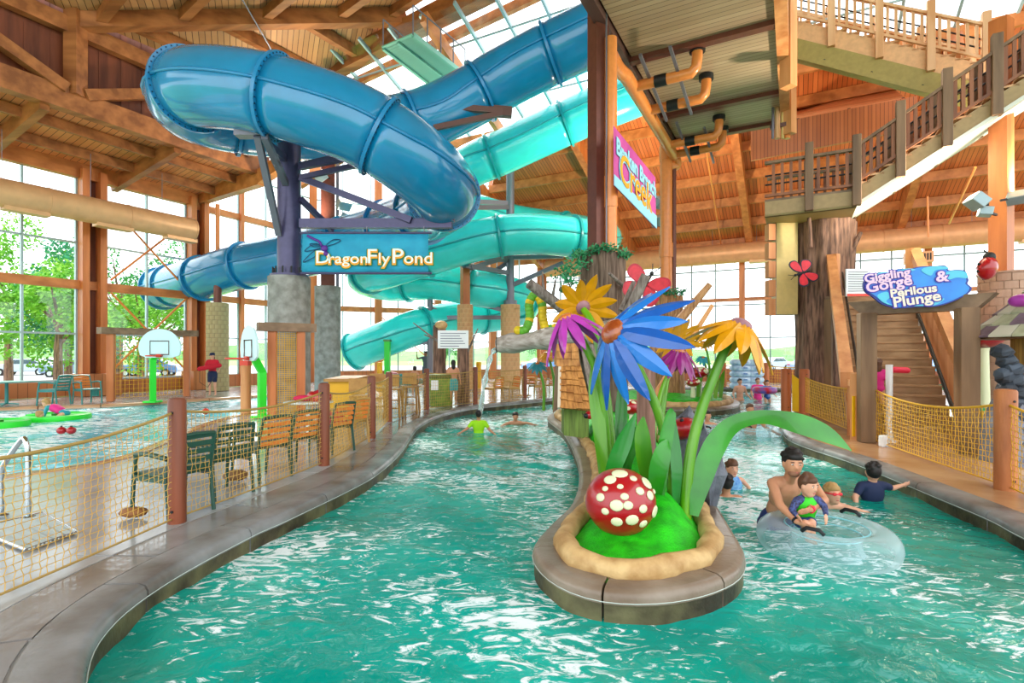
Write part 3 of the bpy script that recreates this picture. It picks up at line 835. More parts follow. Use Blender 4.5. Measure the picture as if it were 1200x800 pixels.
# purple steel column on a concrete drum
c = Gd(339, 15.3)
t = thing('slide_column', 'purple steel slide column on a wide concrete drum beside the hanging banner', 'column', c)
zt = P(339, 325, 15.3).z
mb = MB(); mb.cyl((c.x, c.y, 0), (c.x, c.y, zt), .58, 36); mb.build('concrete_drum', concrete, t, smooth='auto')
mb = MB(); mb.cyl((c.x, c.y, zt), (c.x, c.y, 8.6), .32, 28); mb.build('steel_pole', steel_p, t, smooth='auto')
mb = MB(); mb.cyl((c.x, c.y, zt), (c.x, c.y, zt + .07), .52, 28); bp = mb.build('base_plate', steel_p, t, smooth='auto')
for k in range(12):
    a = 2 * PI * k / 12; p = c + Vector((.44 * math.cos(a), .44 * math.sin(a), zt + .07)); mb = MB(); mb.cyl(p, p + Vector((0, 0, .2)), .025, 6); mb.build('anchor_bolt', black, bp)
def arm(a, b, w=.14, h=.2, mat=steel_p): 
    mb = MB(); mb.bar(a, b, w, h); mb.build('bracket_arm', mat, t)
arm(P(327, 275, 15), P(302, 160, 13.4), .16, .16, steel_g); arm(P(335, 215, 15), P(310, 160, 13.2), .16, .16, steel_g)
arm(P(339, 190, 15.3), P(300, 158, 13.5)); arm(P(352, 195, 15.2), P(432, 178, 13.8)); arm(P(352, 208, 15.2), P(480, 180, 13.9), .1, .14)
arm(P(352, 208, 15.2), P(482, 258, 14.8), .14, .18); arm(P(352, 233, 15.2), P(390, 270, 16.4), .12, .16); arm(P(352, 262, 15.1), P(530, 262, 14.9), .2, .26)
mb = MB(); mb.slab([P(505, 250, 14.8), P(532, 258, 14.7), P(540, 240, 14.7), P(498, 245, 14.8)], (0, .3, 0)); mb.build('saddle', steel_p, t)
mb = MB(); mb.bar(P(300, 160, 13.6) + Vector((-.5, 0, .1)), P(300, 160, 13.6) + Vector((.6, 0, .1)), .3, .22); mb.build('saddle', steel_g, t)
# red brown timber column behind it
c = Gd(384, 22.5)
t = thing('slide_column', 'red brown timber column on a slim concrete drum behind the banner', 'column', c)
zt = P(384, 336, 22.5).z
mb = MB(); mb.cyl((c.x, c.y, 0), (c.x, c.y, zt), .53, 32); mb.build('concrete_drum', concrete, t, smooth='auto')
mb = MB(); mb.box((c.x, c.y, (zt + 13) / 2), (.55, .45, 13 - zt), .4); mb.build('timber_shaft', steel_b, t)
mb = MB(); mb.box((c.x + .45, c.y - .1, zt + 3), (.12, .1, 6), .4); mb.build('conduit', steel_g, t)
# small buff brick column far left
c = Gd(255, 25.0) ; c = Gd(255, 23.3)
t = thing('slide_column', 'slim pipe on a buff brick pier by the lifeguard', 'column', c)
brickcol(t, c, .45, 0, P(255, 355, 23.3).z, (mortar, brick_y), .19, 12)
mb = MB(); mb.cyl((c.x, c.y, 3.8), (c.x, c.y, 8.2), .09, 12); mb.build('pipe', pipe_o, t, smooth='auto'); mb = MB(); mb.cyl((c.x, c.y, 3.8), (c.x, c.y, 4.9), .16, 12); mb.build('pipe_sleeve', steel_b, t, smooth='auto')
# grey pole with tan brick pier (centre)
c = Gd(598, 25.2)
t = thing('slide_column', 'grey steel slide pole on a tan brick pier left of the caterpillar', 'column', c)
brickcol(t, c, .46, 0, P(598, 357, 25.2).z, (mortar2, brick_t), .2, 12)
mb = MB(); mb.cyl((c.x, c.y, 3.9), (c.x, c.y, P(598, 190, 25.2).z), .19, 20); mb.build('steel_pole', steel_g, t, smooth='auto')
mb = MB(); mb.cyl((c.x, c.y, P(598, 357, 25.2).z), (c.x, c.y, P(598, 352, 25.2).z), .32, 20); mb.build('base_plate', steel_g, t)
def strut(t, a, b, w=.12, mat=steel_g): 
    mb = MB(); mb.bar(P(*a), P(*b), w, w * 1.2); mb.build('bracket_arm', mat, t)
for a, b in (((598, 238, 25.2), (550, 236, 24)), ((598, 243, 25.2), (540, 243, 22.5)), ((598, 320, 25.2), (545, 311, 23)), ((598, 300, 25.2), (552, 314, 23.2)), ((598, 302, 25.2), (660, 300, 24.5)), ((598, 335, 25.2), (660, 308, 24.6)),
             ((596, 307, 25.3), (550, 337, 25.5)), ((596, 343, 25.3), (520, 350, 25.6)), ((596, 365, 25.3), (550, 353, 25.8)), ((596, 372, 25.3), (505, 372, 26.4)), ((596, 305, 25.2), (520, 300, 23.2))):
    strut(t, a, b, .16)
mb = MB(); mb.slab([P(538, 303, 22.9), P(552, 303, 22.9), P(549, 312, 22.9), P(541, 312, 22.9)], (0, .5, 0)); mb.build('saddle', M('dark teal steel', '#1d6a70', .4), t)
# timber post on buff brick with yellow slide board
c = Gd(545, 24.2)
t = thing('slide_column', 'orange timber post on a buff brick pier beside the white notice', 'column', c)
brickcol(t, c, .36, 0, P(545, 357, 24.2).z, (mortar2, brick_t), .2, 10)
mb = MB(); mb.box((c.x, c.y, 6.2), (.34, .34, 5.2), .5); mb.build('timber_shaft', glulam_z, t)
c = Gd(504, 26.0)
t = thing('slide_column', 'bare grey steel pole under the lower aqua slide', 'column', c)
mb = MB(); mb.cyl((c.x, c.y, 0), (c.x, c.y, P(504, 333, 26).z), .14, 16); mb.build('steel_pole', steel_g, t, smooth='auto')
mb = MB(); mb.cyl((c.x, c.y, 0), (c.x, c.y, .06), .28, 16); mb.build('base_plate', steel_g, t)
for a, b in (((504, 402, 26), (467, 402, 26)), ((504, 390, 26), (470, 402, 26)), ((504, 360, 26), (530, 372, 26.4))): strut(t, a, b, .12)
# bracket for the upper slide run
c = Gd(597, 18.0)
t = thing('slide_bracket', 'brown steel bracket holding the upper blue slide', 'bracket', P(597, 130, 18))
strut(t, (597, 131, 18), (462, 120, 17.2), .16, steel_br); strut(t, (597, 131, 18), (508, 150, 17.4), .14, steel_br); strut(t, (575, 130, 18), (600, 132, 18), .26, steel_br)
# second bare timber column between wall and slide (thin strut of the tall hall)
# green service catwalk under the skylight
t = thing('catwalk', 'pale green grated catwalk under the skylight', 'catwalk', P(495, 75, 19))
A_, B_, C_, D_ = P(449, 56, 19.2), P(484, 40, 18.4), P(543, 88, 22.6), P(513, 105, 23.4)
zz = 12.35
for q in (A_, B_, C_, D_): pass
def onz(px, py, z): 
    Y = (z - EYE) * FPX / (HOR - py); return Vector(((px - 600) / FPX * Y, Y, z))
A_, B_, C_, D_ = onz(449, 56, zz), onz(484, 41, zz), onz(545, 88, zz), onz(513, 105, zz)
cat_m = M('pale green steel', '#7fb5a0', .45, .2)
for a, b in ((A_, D_), (B_, C_), (A_.lerp(B_, .5), D_.lerp(C_, .5))):
    mb = MB(); mb.bar(a, b, .1, .16); mb.build('side_beam', cat_m, t)
for k in range(25):
    f_ = k / 24; mb = MB(); mb.bar(A_.lerp(D_, f_), B_.lerp(C_, f_), .16, .04); mb.build('tread_slat', cat_m, t)
for f_ in (0, .25, .5, .75, 1):
    for a, b in ((A_, D_), (B_, C_)):
        p = a.lerp(b, f_); mb = MB(); mb.cyl(p, p + Vector((0, 0, 1.0)), .025, 6); mb.build('rail_post', steel_g, t)
for a, b in ((A_, D_), (B_, C_)):
    mb = MB(); mb.cyl(a + Vector((0, 0, 1.0)), b + Vector((0, 0, 1.0)), .025, 6); mb.build('hand_rail', steel_g, t)
# ------------------------------------------------------------------ lettering
def text_mesh(name, body, size, mat, parent, origin, ex, ey, nrm, offset=0.0, extrude=.004, align='LEFT', spacing=1.0, shear=0.0, bend=None):
    cu = bpy.data.curves.new(name, 'FONT'); cu.body = body; cu.size = size; cu.offset = offset; cu.extrude = extrude; cu.align_x = align; cu.space_character = spacing; cu.shear = shear
    cu.resolution_u = 3
    o = bpy.data.objects.new(name, cu); COL.objects.link(o)
    dg = bpy.context.evaluated_depsgraph_get(); dg.update()
    me = bpy.data.meshes.new_from_object(o.evaluated_get(dg))
    bpy.data.objects.remove(o); bpy.data.curves.remove(cu)
    ex = Vector(ex); ey = Vector(ey); nrm = Vector(nrm); origin = Vector(origin)
    off = OFF.get(parent.name, Vector()) if parent else Vector()
    for v in me.vertices:
        x, y, z = v.co
        if bend: y += bend(x)
        v.co = origin + ex * x + ey * y + nrm * z - off
    me.materials.clear(); me.materials.append(mat); me.name = name
    o = bpy.data.objects.new(name, me); COL.objects.link(o)
    if parent: o.parent = parent; OFF[o.name] = off
    return o
ink_g = M('green ink', '#1f7a34', .5); ink_o = M('orange ink', '#f0a020', .5); ink_w = M('white ink', '#e4efe4', .5); ink_p = M('purple ink', '#5a2a8a', .5); ink_n = M('navy ink', '#15406a', .5)
# DragonFly Pond banner
YB = 14.75
tl, tr, bl, br = P(355, 274, YB), P(502, 274, YB), P(354, 319, YB), P(502, 319, YB)
t = thing('banner', 'turquoise hanging banner lettered DragonFly Pond with a purple dragonfly', 'banner', (tl + br) / 2)
mb = MB(); vs = []; n = 16
for j in range(5):
    for i in range(n + 1):
        p = tl.lerp(tr, i / n).lerp(bl.lerp(br, i / n), j / 4); p = p + Vector((0, .02 * math.sin(i * .9) * j / 4, 0)); vs.append(p)
fs = [(j * (n + 1) + i, j * (n + 1) + i + 1, (j + 1) * (n + 1) + i + 1, (j + 1) * (n + 1) + i) for j in range(4) for i in range(n)]
mb._add(vs, fs); cl = mb.build('cloth', M('turquoise cloth', '#2aa3c4', .7, col2='#2191b5', scale=2), t, smooth=True); so = cl.modifiers.new('w', 'SOLIDIFY'); so.thickness = .015
for y_ in (273, 320):
    mb = MB(); mb.cyl(P(352, y_, YB), P(506, y_, YB), .035, 10); mb.build('hem_rod', steel_p, t, smooth='auto')
for x_ in (360, 430, 497):
    mb = MB(); mb.cyl(P(x_, 273, YB), P(x_, 265, YB), .012, 6); mb.build('hang_cord', steel_g, t)
W = (tr - tl).length; px2m = W / 147
ob = P(369, 309, YB - .06)
for (bd, xx, sz) in (('D', 0, 1.15), ('ragon', 15, .95), ('F', 60, 1.3), ('ly', 73.5, .98), ('P', 89, 1.35), ('ond', 103.5, 1.02)):
    for (m_, of, dz, ey_) in ((ink_g, .04, 0, -.016), (ink_o, .018, -.010, -.016), (ink_w, .0, -.02, .016)):
        text_mesh('lettering', bd, .44 * sz, m_, t, ob + Vector((xx * px2m, dz, ey_)), (1.18, 0, .0), (0, 0, 1), (0, -1, 0), of, .003)
mb = MB(); mb.tube(spline([P(360, 276, YB - .07), P(368, 280, YB - .07), P(374, 283, YB - .07), P(377, 288, YB - .07)], 5), [.035] * 16, 6)
mb.ell(P(380, 291, YB - .07), (.1, .05, .09)); mb.ell(P(382, 297, YB - .07), (.07, .05, .07)); mb.build('dragonfly_body', ink_p, t, smooth=True)
for pts in ([(379, 289), (366, 287), (357, 294), (366, 293)], [(378, 291), (368, 294), (355, 307), (370, 300)], [(382, 288), (390, 281), (399, 281), (394, 285)], [(377, 288), (370, 285), (363, 286), (368, 289)]):
    mb = MB(); mb.tube(spline([P(x, y, YB - .06) for x, y in pts], 6, True), .012, 5, closed=True); mb.build('wing_outline', ink_n, t)
# ------------------------------------------------------------------ tower: brown column, pipes, soffit platform
def stump(name, label, c, r, z0, z1, mat, n=40, seed=1, lobes=11):
    rs = random.Random(seed); mb = MB(); vs = []; rows = 6
    ph = [rs.uniform(.9, 1.08) for _ in range(lobes + 1)]
    for j in range(rows + 1):
        f_ = j / rows; z = z0 + (z1 - z0) * f_
        for i in range(n):
            a = 2 * PI * i / n
            w = 1 + .05 * math.cos(a * lobes + .5 * f_) + .03 * math.cos(a * 5 + f_)
            flare = 1 + .18 * (1 - f_) ** 4
            rr = r * w * flare
            zz_ = z + (.10 * math.sin(a * 7) * r if j == rows else 0)
            vs.append((c.x + rr * math.cos(a), c.y + rr * math.sin(a), zz_))
    fs = [(j * n + i, j * n + (i + 1) % n, (j + 1) * n + (i + 1) % n, (j + 1) * n + i) for j in range(rows) for i in range(n)] + [tuple(rows * n + i for i in range(n))]
    mb._add(vs, fs); return mb
def vine(t, pts, nleaf, spread, rs, part='vine'):
    mb = MB(); mb.tube(spline(pts, 5), .015, 5); v = mb.build(part, leaf_v, t)
    mb = MB(); sp = spline(pts, 8)
    for k in range(nleaf):
        p = rs.choice(sp) + Vector((rs.gauss(0, spread), rs.gauss(0, spread), rs.gauss(0, spread * .7)))
        d = Vector((rs.gauss(0, 1), rs.gauss(0, 1), rs.gauss(0, .6))).normalized(); s = d.orthogonal().normalized(); L = rs.uniform(.06, .13)
        mb._add([p, p + d * L * .5 + s * L * .35, p + d * L, p + d * L * .5 - s * L * .35], [(0, 1, 2, 3)])
    o = mb.build('vine_leaves', leaf_v, v); o['kind'] = 'stuff'
rs = random.Random(4)
c1 = Gd(706, 12.0)
t = thing('tower_column', 'brown steel column with orange pipe rising out of the tall stump on the island', 'column', c1)
mb = MB(); mb.box((c1.x - .1, c1.y, 6.4), (.34, .34, 10.5), .48); mb.build('steel_shaft', steel_b, t)
mb = MB(); mb.cyl((c1.x + .17, c1.y - .1, 3.4), (c1.x + .17, c1.y - .1, 8.7), .14, 20); mb.build('supply_pipe', pipe_o, t, smooth='auto')
mb = MB(); mb.cyl((c1.x + .17, c1.y - .1, 4.9), (c1.x + .17, c1.y - .1, 5.6), .155, 20); mb.build('pipe_coupling', pipe_o, t, smooth='auto')
mb = MB(); mb.cyl((c1.x + .05, c1.y - .22, 3.6), (c1.x + .05, c1.y - .22, 11), .02, 6); mb.build('conduit', steel_g, t)
zt1 = P(706, 298, 12).z
t = thing('tree_stump', 'tall grey brown tree stump wrapped with vines at the island centre', 'stump', c1)
mb = stump('', '', c1, .5, .2, zt1, bark_g, seed=2); mb.build('trunk', M('dark stump wood', '#7a6656', .75, col2='#4a382c', scale=6, stretch=(3, 3, .3), bump=.7, bscale=9), t, smooth=True)
vine(t, [(c1.x + .52 * math.cos(a), c1.y + .52 * math.sin(a), zt1 + .06 * math.sin(3 * a)) for a in [2.4 + i * .35 for i in range(12)]], 420, .07, rs)
vine(t, [P(684, 305, 11.6), P(672, 310, 11.3), P(664, 318, 11.2), P(662, 330, 11.2), P(670, 328, 11.2)], 260, .12, rs)
def branch(t, a, b, r0, r1, mat=bark_g, twigs=0, name='branch', bend=.0):
    a = Vector(a); b = Vector(b); m = a.lerp(b, .5) + Vector((bend, 0, bend))
    pts = spline([a, m, b], 6); k = len(pts)
    mb = MB(); mb.tube(pts, [r0 + (r1 - r0) * i / (k - 1) for i in range(k)], 10); o = mb.build(name, mat, t, smooth='auto')
    for i in range(twigs):
        p = a.lerp(b, .45 + .4 * i / max(1, twigs)); q = p + Vector((rs.uniform(-.25, .25), rs.uniform(-.2, .2), rs.uniform(.3, .5)))
        mb = MB(); mb.tube([p, q], [r1 * .4, r1 * .15], 6); mb.build('twig', mat, o)
    return o
branch(t, P(668, 368, 11.6), P(620, 332, 11.2), .13, .11, bark_g, 2)
branch(t, P(684, 352, 11.6), P(656, 338, 11.4), .09, .06, bark_g, 2)
branch(t, P(733, 337, 11.6), P(714, 320, 11.2), .05, .03, bark_g, 0)
c2 = Gd(784, 18.6)
t = thing('tower_column', 'orange supply pipe column rising from the far stump', 'column', c2)
mb = MB(); mb.cyl((c2.x - .1, c2.y, 3.2), (c2.x - .1, c2.y, 9.05), .21, 22); mb.build('supply_pipe', pipe_o, t, smooth='auto')
for z in (5.0, 8.4):
    mb = MB(); mb.cyl((c2.x - .1, c2.y, z), (c2.x - .1, c2.y, z + .5), .235, 22); mb.build('pipe_coupling', pipe_o, t, smooth='auto')
mb = MB(); mb.box((c2.x + .16, c2.y + .1, 6.2), (.14, .2, 6), .48); mb.build('steel_shaft', steel_b, t)
zt2 = P(787, 347, 18.6).z
t = thing('tree_stump', 'warm brown stump with leafy top on the far grassy island', 'stump', c2)
mb = stump('', '', c2, .46, .2, zt2, bark_o, seed=5); mb.build('trunk', bark_o, t, smooth=True)
vine(t, [(c2.x + .4 * math.cos(a), c2.y + .4 * math.sin(a), zt2 + .1) for a in [3.0 + i * .4 for i in range(9)]], 260, .1, rs)
# platform soffit
ZP = 9.15
Cc = Vector((5.72, 18.7, 0))
def PL(a, b, z=ZP): return Cc - U * a + V * b + Vector((0, 0, z))
t = thing('tower_platform', 'slide tower platform seen from below with ribbed metal soffit', 'platform', Cc + Vector((0, 0, ZP)))
edges = [0, 2.2, 5.8, 9.6, 13.0]
for a, b in zip(edges, edges[1:]):
    mb = MB(); mb.slab([PL(a + .1, .1), PL(b - .1, .1), PL(b - .1, 3.4), PL(a + .1, 3.4)], (0, 0, .06)); mb.build('soffit_panel', soffit, t)
for a in edges:
    mb = MB(); mb.bar(PL(a, -.1, ZP + .05), PL(a, 3.6, ZP + .05), .22, .34); mb.build('floor_beam', steel_b, t)
for b in (-.08, 3.5):
    mb = MB(); mb.bar(PL(-.2, b, ZP + .1), PL(13.2, b, ZP + .1), .26, .5); mb.build('edge_beam', steel_br if b < 0 else wood_o, t)
mb = MB(); mb.slab([PL(-.2, 0, ZP + .35), PL(13, 0, ZP + .35), PL(13, 3.5, ZP + .35), PL(-.2, 3.5, ZP + .35)], (0, 0, .1)); mb.build('deck', wood_gx, t)
for a in (1.0, 4.2):
    p = PL(a, 3.62, 0); mb = MB(); mb.box((p.x, p.y, 10.4), (.26, .3, 4.2), .48); mb.build('corner_post', wood_o, t)
# pipe manifold below the soffit
t = thing('pipe_manifold', 'orange water pipes with black couplings hung under the tower platform', 'pipe', PL(4, .4, ZP - .5))
def pipe(pts, r, part='pipe_run', mat=pipe_o, parent=None):
    mb = MB(); mb.tube(spline(pts, 6), r, 16); return mb.build(part, mat, parent or t, smooth='auto')
zp = ZP - .62
head = [PL(a, .05, zp) for a in (.1, 1.5, 3, 4.5, 6.2)]
pipe(head, .17, 'header_pipe')
pipe([PL(6.2, .05, zp), PL(6.75, .0, zp - .05), Vector((c1.x + .17, c1.y - .1, 8.3))], .17, 'header_bend')
pipe([PL(.1, .05, zp), PL(-.15, .02, zp - .2), Vector((c2.x - .1, c2.y, 8.2))], .2, 'header_bend')
for a in (5.6, 4.1, 1.3, .35):
    o = pipe([PL(a, .1, zp), PL(a, .6, zp), PL(a, 1.25, zp)], .13, 'branch_pipe')
    mb = MB(); mb.tube([PL(a, 1.2, zp), PL(a, 1.5, zp), PL(a, 1.62, zp + .12), PL(a, 1.65, zp + .35), PL(a, 1.65, ZP)], .13, 14); mb.build('elbow', pipe_o, o, smooth='auto')
    mb = MB(); mb.cyl(PL(a, .62, zp), PL(a, .92, zp), .15, 16); mb.build('rubber_coupling', black, o, smooth='auto')
    mb = MB(); mb.cyl(PL(a, 1.65, ZP - .14), PL(a, 1.65, ZP), .19, 16); mb.build('roof_collar', black, o, smooth='auto')
for a0, a1, b in ((6.6, 3.6, .5), (6.6, 3.7, 1.2), (2.4, -.1, .55), (1.6, -.6, 1.25)):
    mb = MB(); mb.bar(PL(a0, b, zp + .22), PL(a1, b, zp - .18), .07, .07); mb.build('hanger_rail', steel_g, t)
# striped banner on the tower
t = thing('banner', 'pink and pale blue banner hung slantwise beside the orange pipe', 'banner', P(745, 205, 12.5))
q = [P(719, 147, 11.3), P(768, 208, 14.0), P(769, 268, 14.0), P(719, 217, 11.3)]
mb = MB(); mb.slab(q, (.0, .02, 0)); mb.build('cloth', M('magenta cloth', '#c24a98', .65, col2='#a83a8a', scale=2), t)
q2 = [q[0].lerp(q[3], .82), q[1].lerp(q[2], .75), q[2], q[3]]
n_ = (q[1] - q[0]).cross(q[3] - q[0]).normalized()
if n_.y > 0: n_ = -n_
mb = MB(); mb.slab([p + n_ * .01 for p in q2], n_ * .01); mb.build('pale_border', M('pale blue cloth', '#8ecbe0', .65), t)
ex = (q[1] - q[0]).normalized(); ey = (q[0] - q[3]).normalized()
pale = M('pale blue cloth', '#8ecbe0', .65)
text_mesh('lettering', 'Broken Branch', .50, pale, t, q[0].lerp(q[3], .42) + ex * .12 + n_ * .02, ex, ey, n_, .02, .004)
text_mesh('lettering', 'Creek', .95, pale, t, q[0].lerp(q[3], .84) + ex * .3 + n_ * .02, ex, ey, n_, .05, .004)
text_mesh('lettering', 'Creek', .95, ink_o, t, q[0].lerp(q[3], .84) + ex * .3 + n_ * .035, ex, ey, n_, .01, .004)
# ------------------------------------------------------------------ stair tower on the right
def stair(t, A, B, width, back, side_mat, post_mat, bal_mat, zrail=1.05, nbal=5, nseg=3, stringer=.5, under_mat=None, soff=None, ends=(0, 1)):
    """a flight or landing edge from A to B (bottom of stringer), railing above; `back` points away from the viewer"""
    d = B - A; L = d.length
    up = Vector((0, 0, 1))
    for b in (0, width):
        mb = MB(); o_ = back * b
        mb.slab([A + o_, B + o_, B + o_ + up * stringer, A + o_ + up * stringer], back * .09); mb.build('stringer', side_mat, t)
    if soff: 
        mb = MB(); mb.slab([A - back * .06, B - back * .06, B + back * (width + .1), A + back * (width + .1)], up * .1); mb.build('soffit_plate', soff, t)
    hv = Vector((d.x, d.y, 0)); n = max(1, int(abs(d.z) / .18)) if abs(d.z) > .3 else 0
    if n:
        for k in range(n):
            p = A + d * ((k + .5) / n) + up * stringer
            e = hv.normalized()
            w = hv.length / n
            lowz = p.z + .04
            mb = MB(); mb.slab([p - e * w * .55 + up * .0, p + e * w * .55, p + e * w * .55 + back * width, p - e * w * .55 + back * width], up * .05); mb.build('tread', wood_lt, t)
    else:
        mb = MB(); mb.slab([A + up * stringer, B + up * stringer, B + up * stringer + back * width, A + up * stringer + back * width], up * .06); mb.build('landing_deck', wood_gx, t)
    for side in (0, width):
        o_ = back * (side - .06)
        for s in range(nseg + 1):
            if (s == 0 and not ends[0]) or (s == nseg and not ends[1]): continue
            p = A + d * (s / nseg) + o_
            mb = MB(); mb.box(p + up * (stringer * .5 + .72), (.2, .2, 1.05 + stringer + .35), math.atan2(V.y, V.x)); mb.build('newel_post', post_mat, t, bevel=.01)
        mb = MB(); mb.bar(A + o_ + up * (stringer + zrail), B + o_ + up * (stringer + zrail), .14, .07); mb.build('hand_rail', post_mat, t)
        mb = MB(); mb.bar(A + o_ + up * (stringer + .14), B + o_ + up * (stringer + .14), .08, .07); mb.build('bottom_rail', bal_mat, t)
        for s in range(nseg):
            for k in range(nbal):
                p = A + d * ((s + (k + 1) / (nbal + 1)) / nseg) + o_
                mb = MB(); mb.box(p + up * (stringer + .14 + (zrail - .14) / 2), (.075, .05, zrail - .14), math.atan2(V.y, V.x)); mb.build('baluster', bal_mat, t)
    for z in (.5, .75):
        mb = MB(); mb.cyl(A + back * .12 + up * (stringer + z), B + back * .12 + up * (stringer + z), .025, 6); mb.build('inner_rail', black, t)
bal_d = wood('dark baluster timber', '#8a5636', '#643a22', 'z', .5, 4)
post_d = wood('dark newel timber', '#83664a', '#5c4631', 'z', .55, 4)
LA = P(898, 248, 14.2); zl = LA.z
A0 = Vector((7.05, 14.75, zl)); A1 = A0 + V * 2.15
t = thing('stair_flight', 'dark timber stair flight rising right from the landing over the tree trunk', 'stairs', A0)
stair(t, A0, A1, 1.5, U, M('khaki stringer paint', '#9a8258', .5, var=.1), post_d, bal_d, nbal=4, nseg=2, stringer=.42)
B1_ = A1 + V * 4.6 + Vector((0, 0, 2.9))
stair(t, A1, B1_, 1.5, U, M('khaki stringer paint', '#9a8258', .5), post_d, bal_d, nbal=5, nseg=5, stringer=.5, soff=M('pale grey trim', '#c9ccc0', .5))
mb = MB(); mb.slab([A0 + U * .0, A1, A1 + U * 1.55, A0 + U * 1.55], (0, 0, .06)); mb.build('soffit_panel', M('khaki soffit', '#a89860', .5), t)
t = thing('stair_flight', 'sunlit upper timber stair flight with pale balusters and olive steel stringer', 'stairs', P(925, 50, 17))
S0 = P(922, 44, 17.0); S1 = S0 + V * 4.9 + Vector((0, 0, -2.75))
stair(t, S0, S1, 1.4, U, M('sunlit timber stringer', '#d8a878', .5, var=.1), wood_lt, wood_lt, nbal=5, nseg=4, stringer=.62)
for dz, h, w_, back_ in ((-.28, .55, .1, 0.0), (-.62, .16, .3, -.1)):
    mb = MB(); mb.bar(S0 + Vector((0, 0, dz)) + U * back_, S1 + Vector((0, 0, dz)) + U * back_, w_, h); mb.build('steel_channel', olive, t)
for f_ in (.2, .45, .7):
    p = S0.lerp(S1, f_) + Vector((0, 0, -.55)); mb = MB(); mb.box(p, (.08, .2, .2), .48); mb.build('clip', black, t)
# orange boarded balustrade of the turning landing behind
t = thing('landing_wall', 'orange boarded landing wall behind the dark stairs', 'wall', P(1000, 150, 19))
mb = MB(); a, b, c_, d_ = P(921, 145, 19.5), P(1060, 118, 18.2), P(1035, 98, 21), P(922, 130, 23); mb.slab([a, b, c_, d_], (0, 0, .12)); mb.build('floor_boards', planks('orange boards', '#d88a58', '#b8683a', U, .2, .45, .06), t)
mb = MB(); mb.slab([P(880, 150, 19.5), P(1075, 112, 18), P(1075, 150, 18), P(880, 188, 19.5)], (.05, .12, 0)); mb.build('face_boards', planks('face boards', '#b5683a', '#8f4c26', V, .12, .45, .1), t)
# vertical conduit bundle at the platform's right end
t = thing('conduit_riser', 'yellow orange riser of conduits at the right end of the platform', 'riser', P(912, 100, 16.4))
for dx, r_, m_ in ((0, .08, wood_lt), (.16, .05, cream), (-.14, .04, steel_g), (.3, .09, pipe_o)):
    mb = MB(); p = P(911, 0, 16.2); mb.cyl((p.x + dx, p.y, 8.2), (p.x + dx, p.y, 13), r_, 8); mb.build('riser_pipe', m_, t)
for z in (8.6, 9.7, 10.8, 11.9):
    mb = MB(); mb.box((p.x + .1, p.y, z), (.6, .15, .12), -.48); mb.build('bracket_plate', steel_br, t)
# trunk under the landing
ct = Vector((9.2, 15.55, 0))
t = thing('bark_column', 'massive bark clad trunk column holding up the dark stair landing', 'trunk', ct)
rs = random.Random(9); mb = MB(); vs = []; n = 56; rows = 14
for j in range(rows + 1):
    f_ = j / rows; z = zl * f_
    for i in range(n):
        a = 2 * PI * i / n
        rr = .74 * (1 + .045 * math.sin(a * 13 + 1.5 * math.sin(f_ * 6)) + .03 * math.sin(a * 7 + f_ * 4) + .08 * (1 - f_) ** 3 + .04 * f_ ** 4)
        vs.append((ct.x + rr * math.cos(a), ct.y + rr * math.sin(a), z))
mb._add(vs, [(j * n + i, j * n + (i + 1) % n, (j + 1) * n + (i + 1) % n, (j + 1) * n + i) for j in range(rows) for i in range(n)])
mb.build('trunk', bark, t, smooth=True)
branch(t, P(988, 312, 15.1), P(1009, 272, 14.9), .11, .05, bark)
branch(t, P(986, 300, 15), P(985, 255, 14.95), .05, .03, bark)
branch(t, P(950, 290, 14.85), P(948, 254, 14.85), .06, .05, bark)
# cream panel box beside the trunk
t = thing('cabinet_tower', 'tall cream panel box hanging left of the bark trunk', 'panel', P(922, 310, 15.5))
mb = MB(); mb.slab([P(910, 256, 15.4), P(935, 256, 15.4), P(935, 368, 15.4), P(910, 368, 15.4)], (.1, .5, 0)); mb.build('panel_box', cream, t)
for y_ in (262, 284, 306, 328, 350):
    mb = MB(); mb.slab([P(901, y_, 15.35), P(909, y_, 15.35), P(909, y_ + 19, 15.35), P(901, y_ + 19, 15.35)], (0, .25, 0)); mb.build('side_block', wood_o, t)
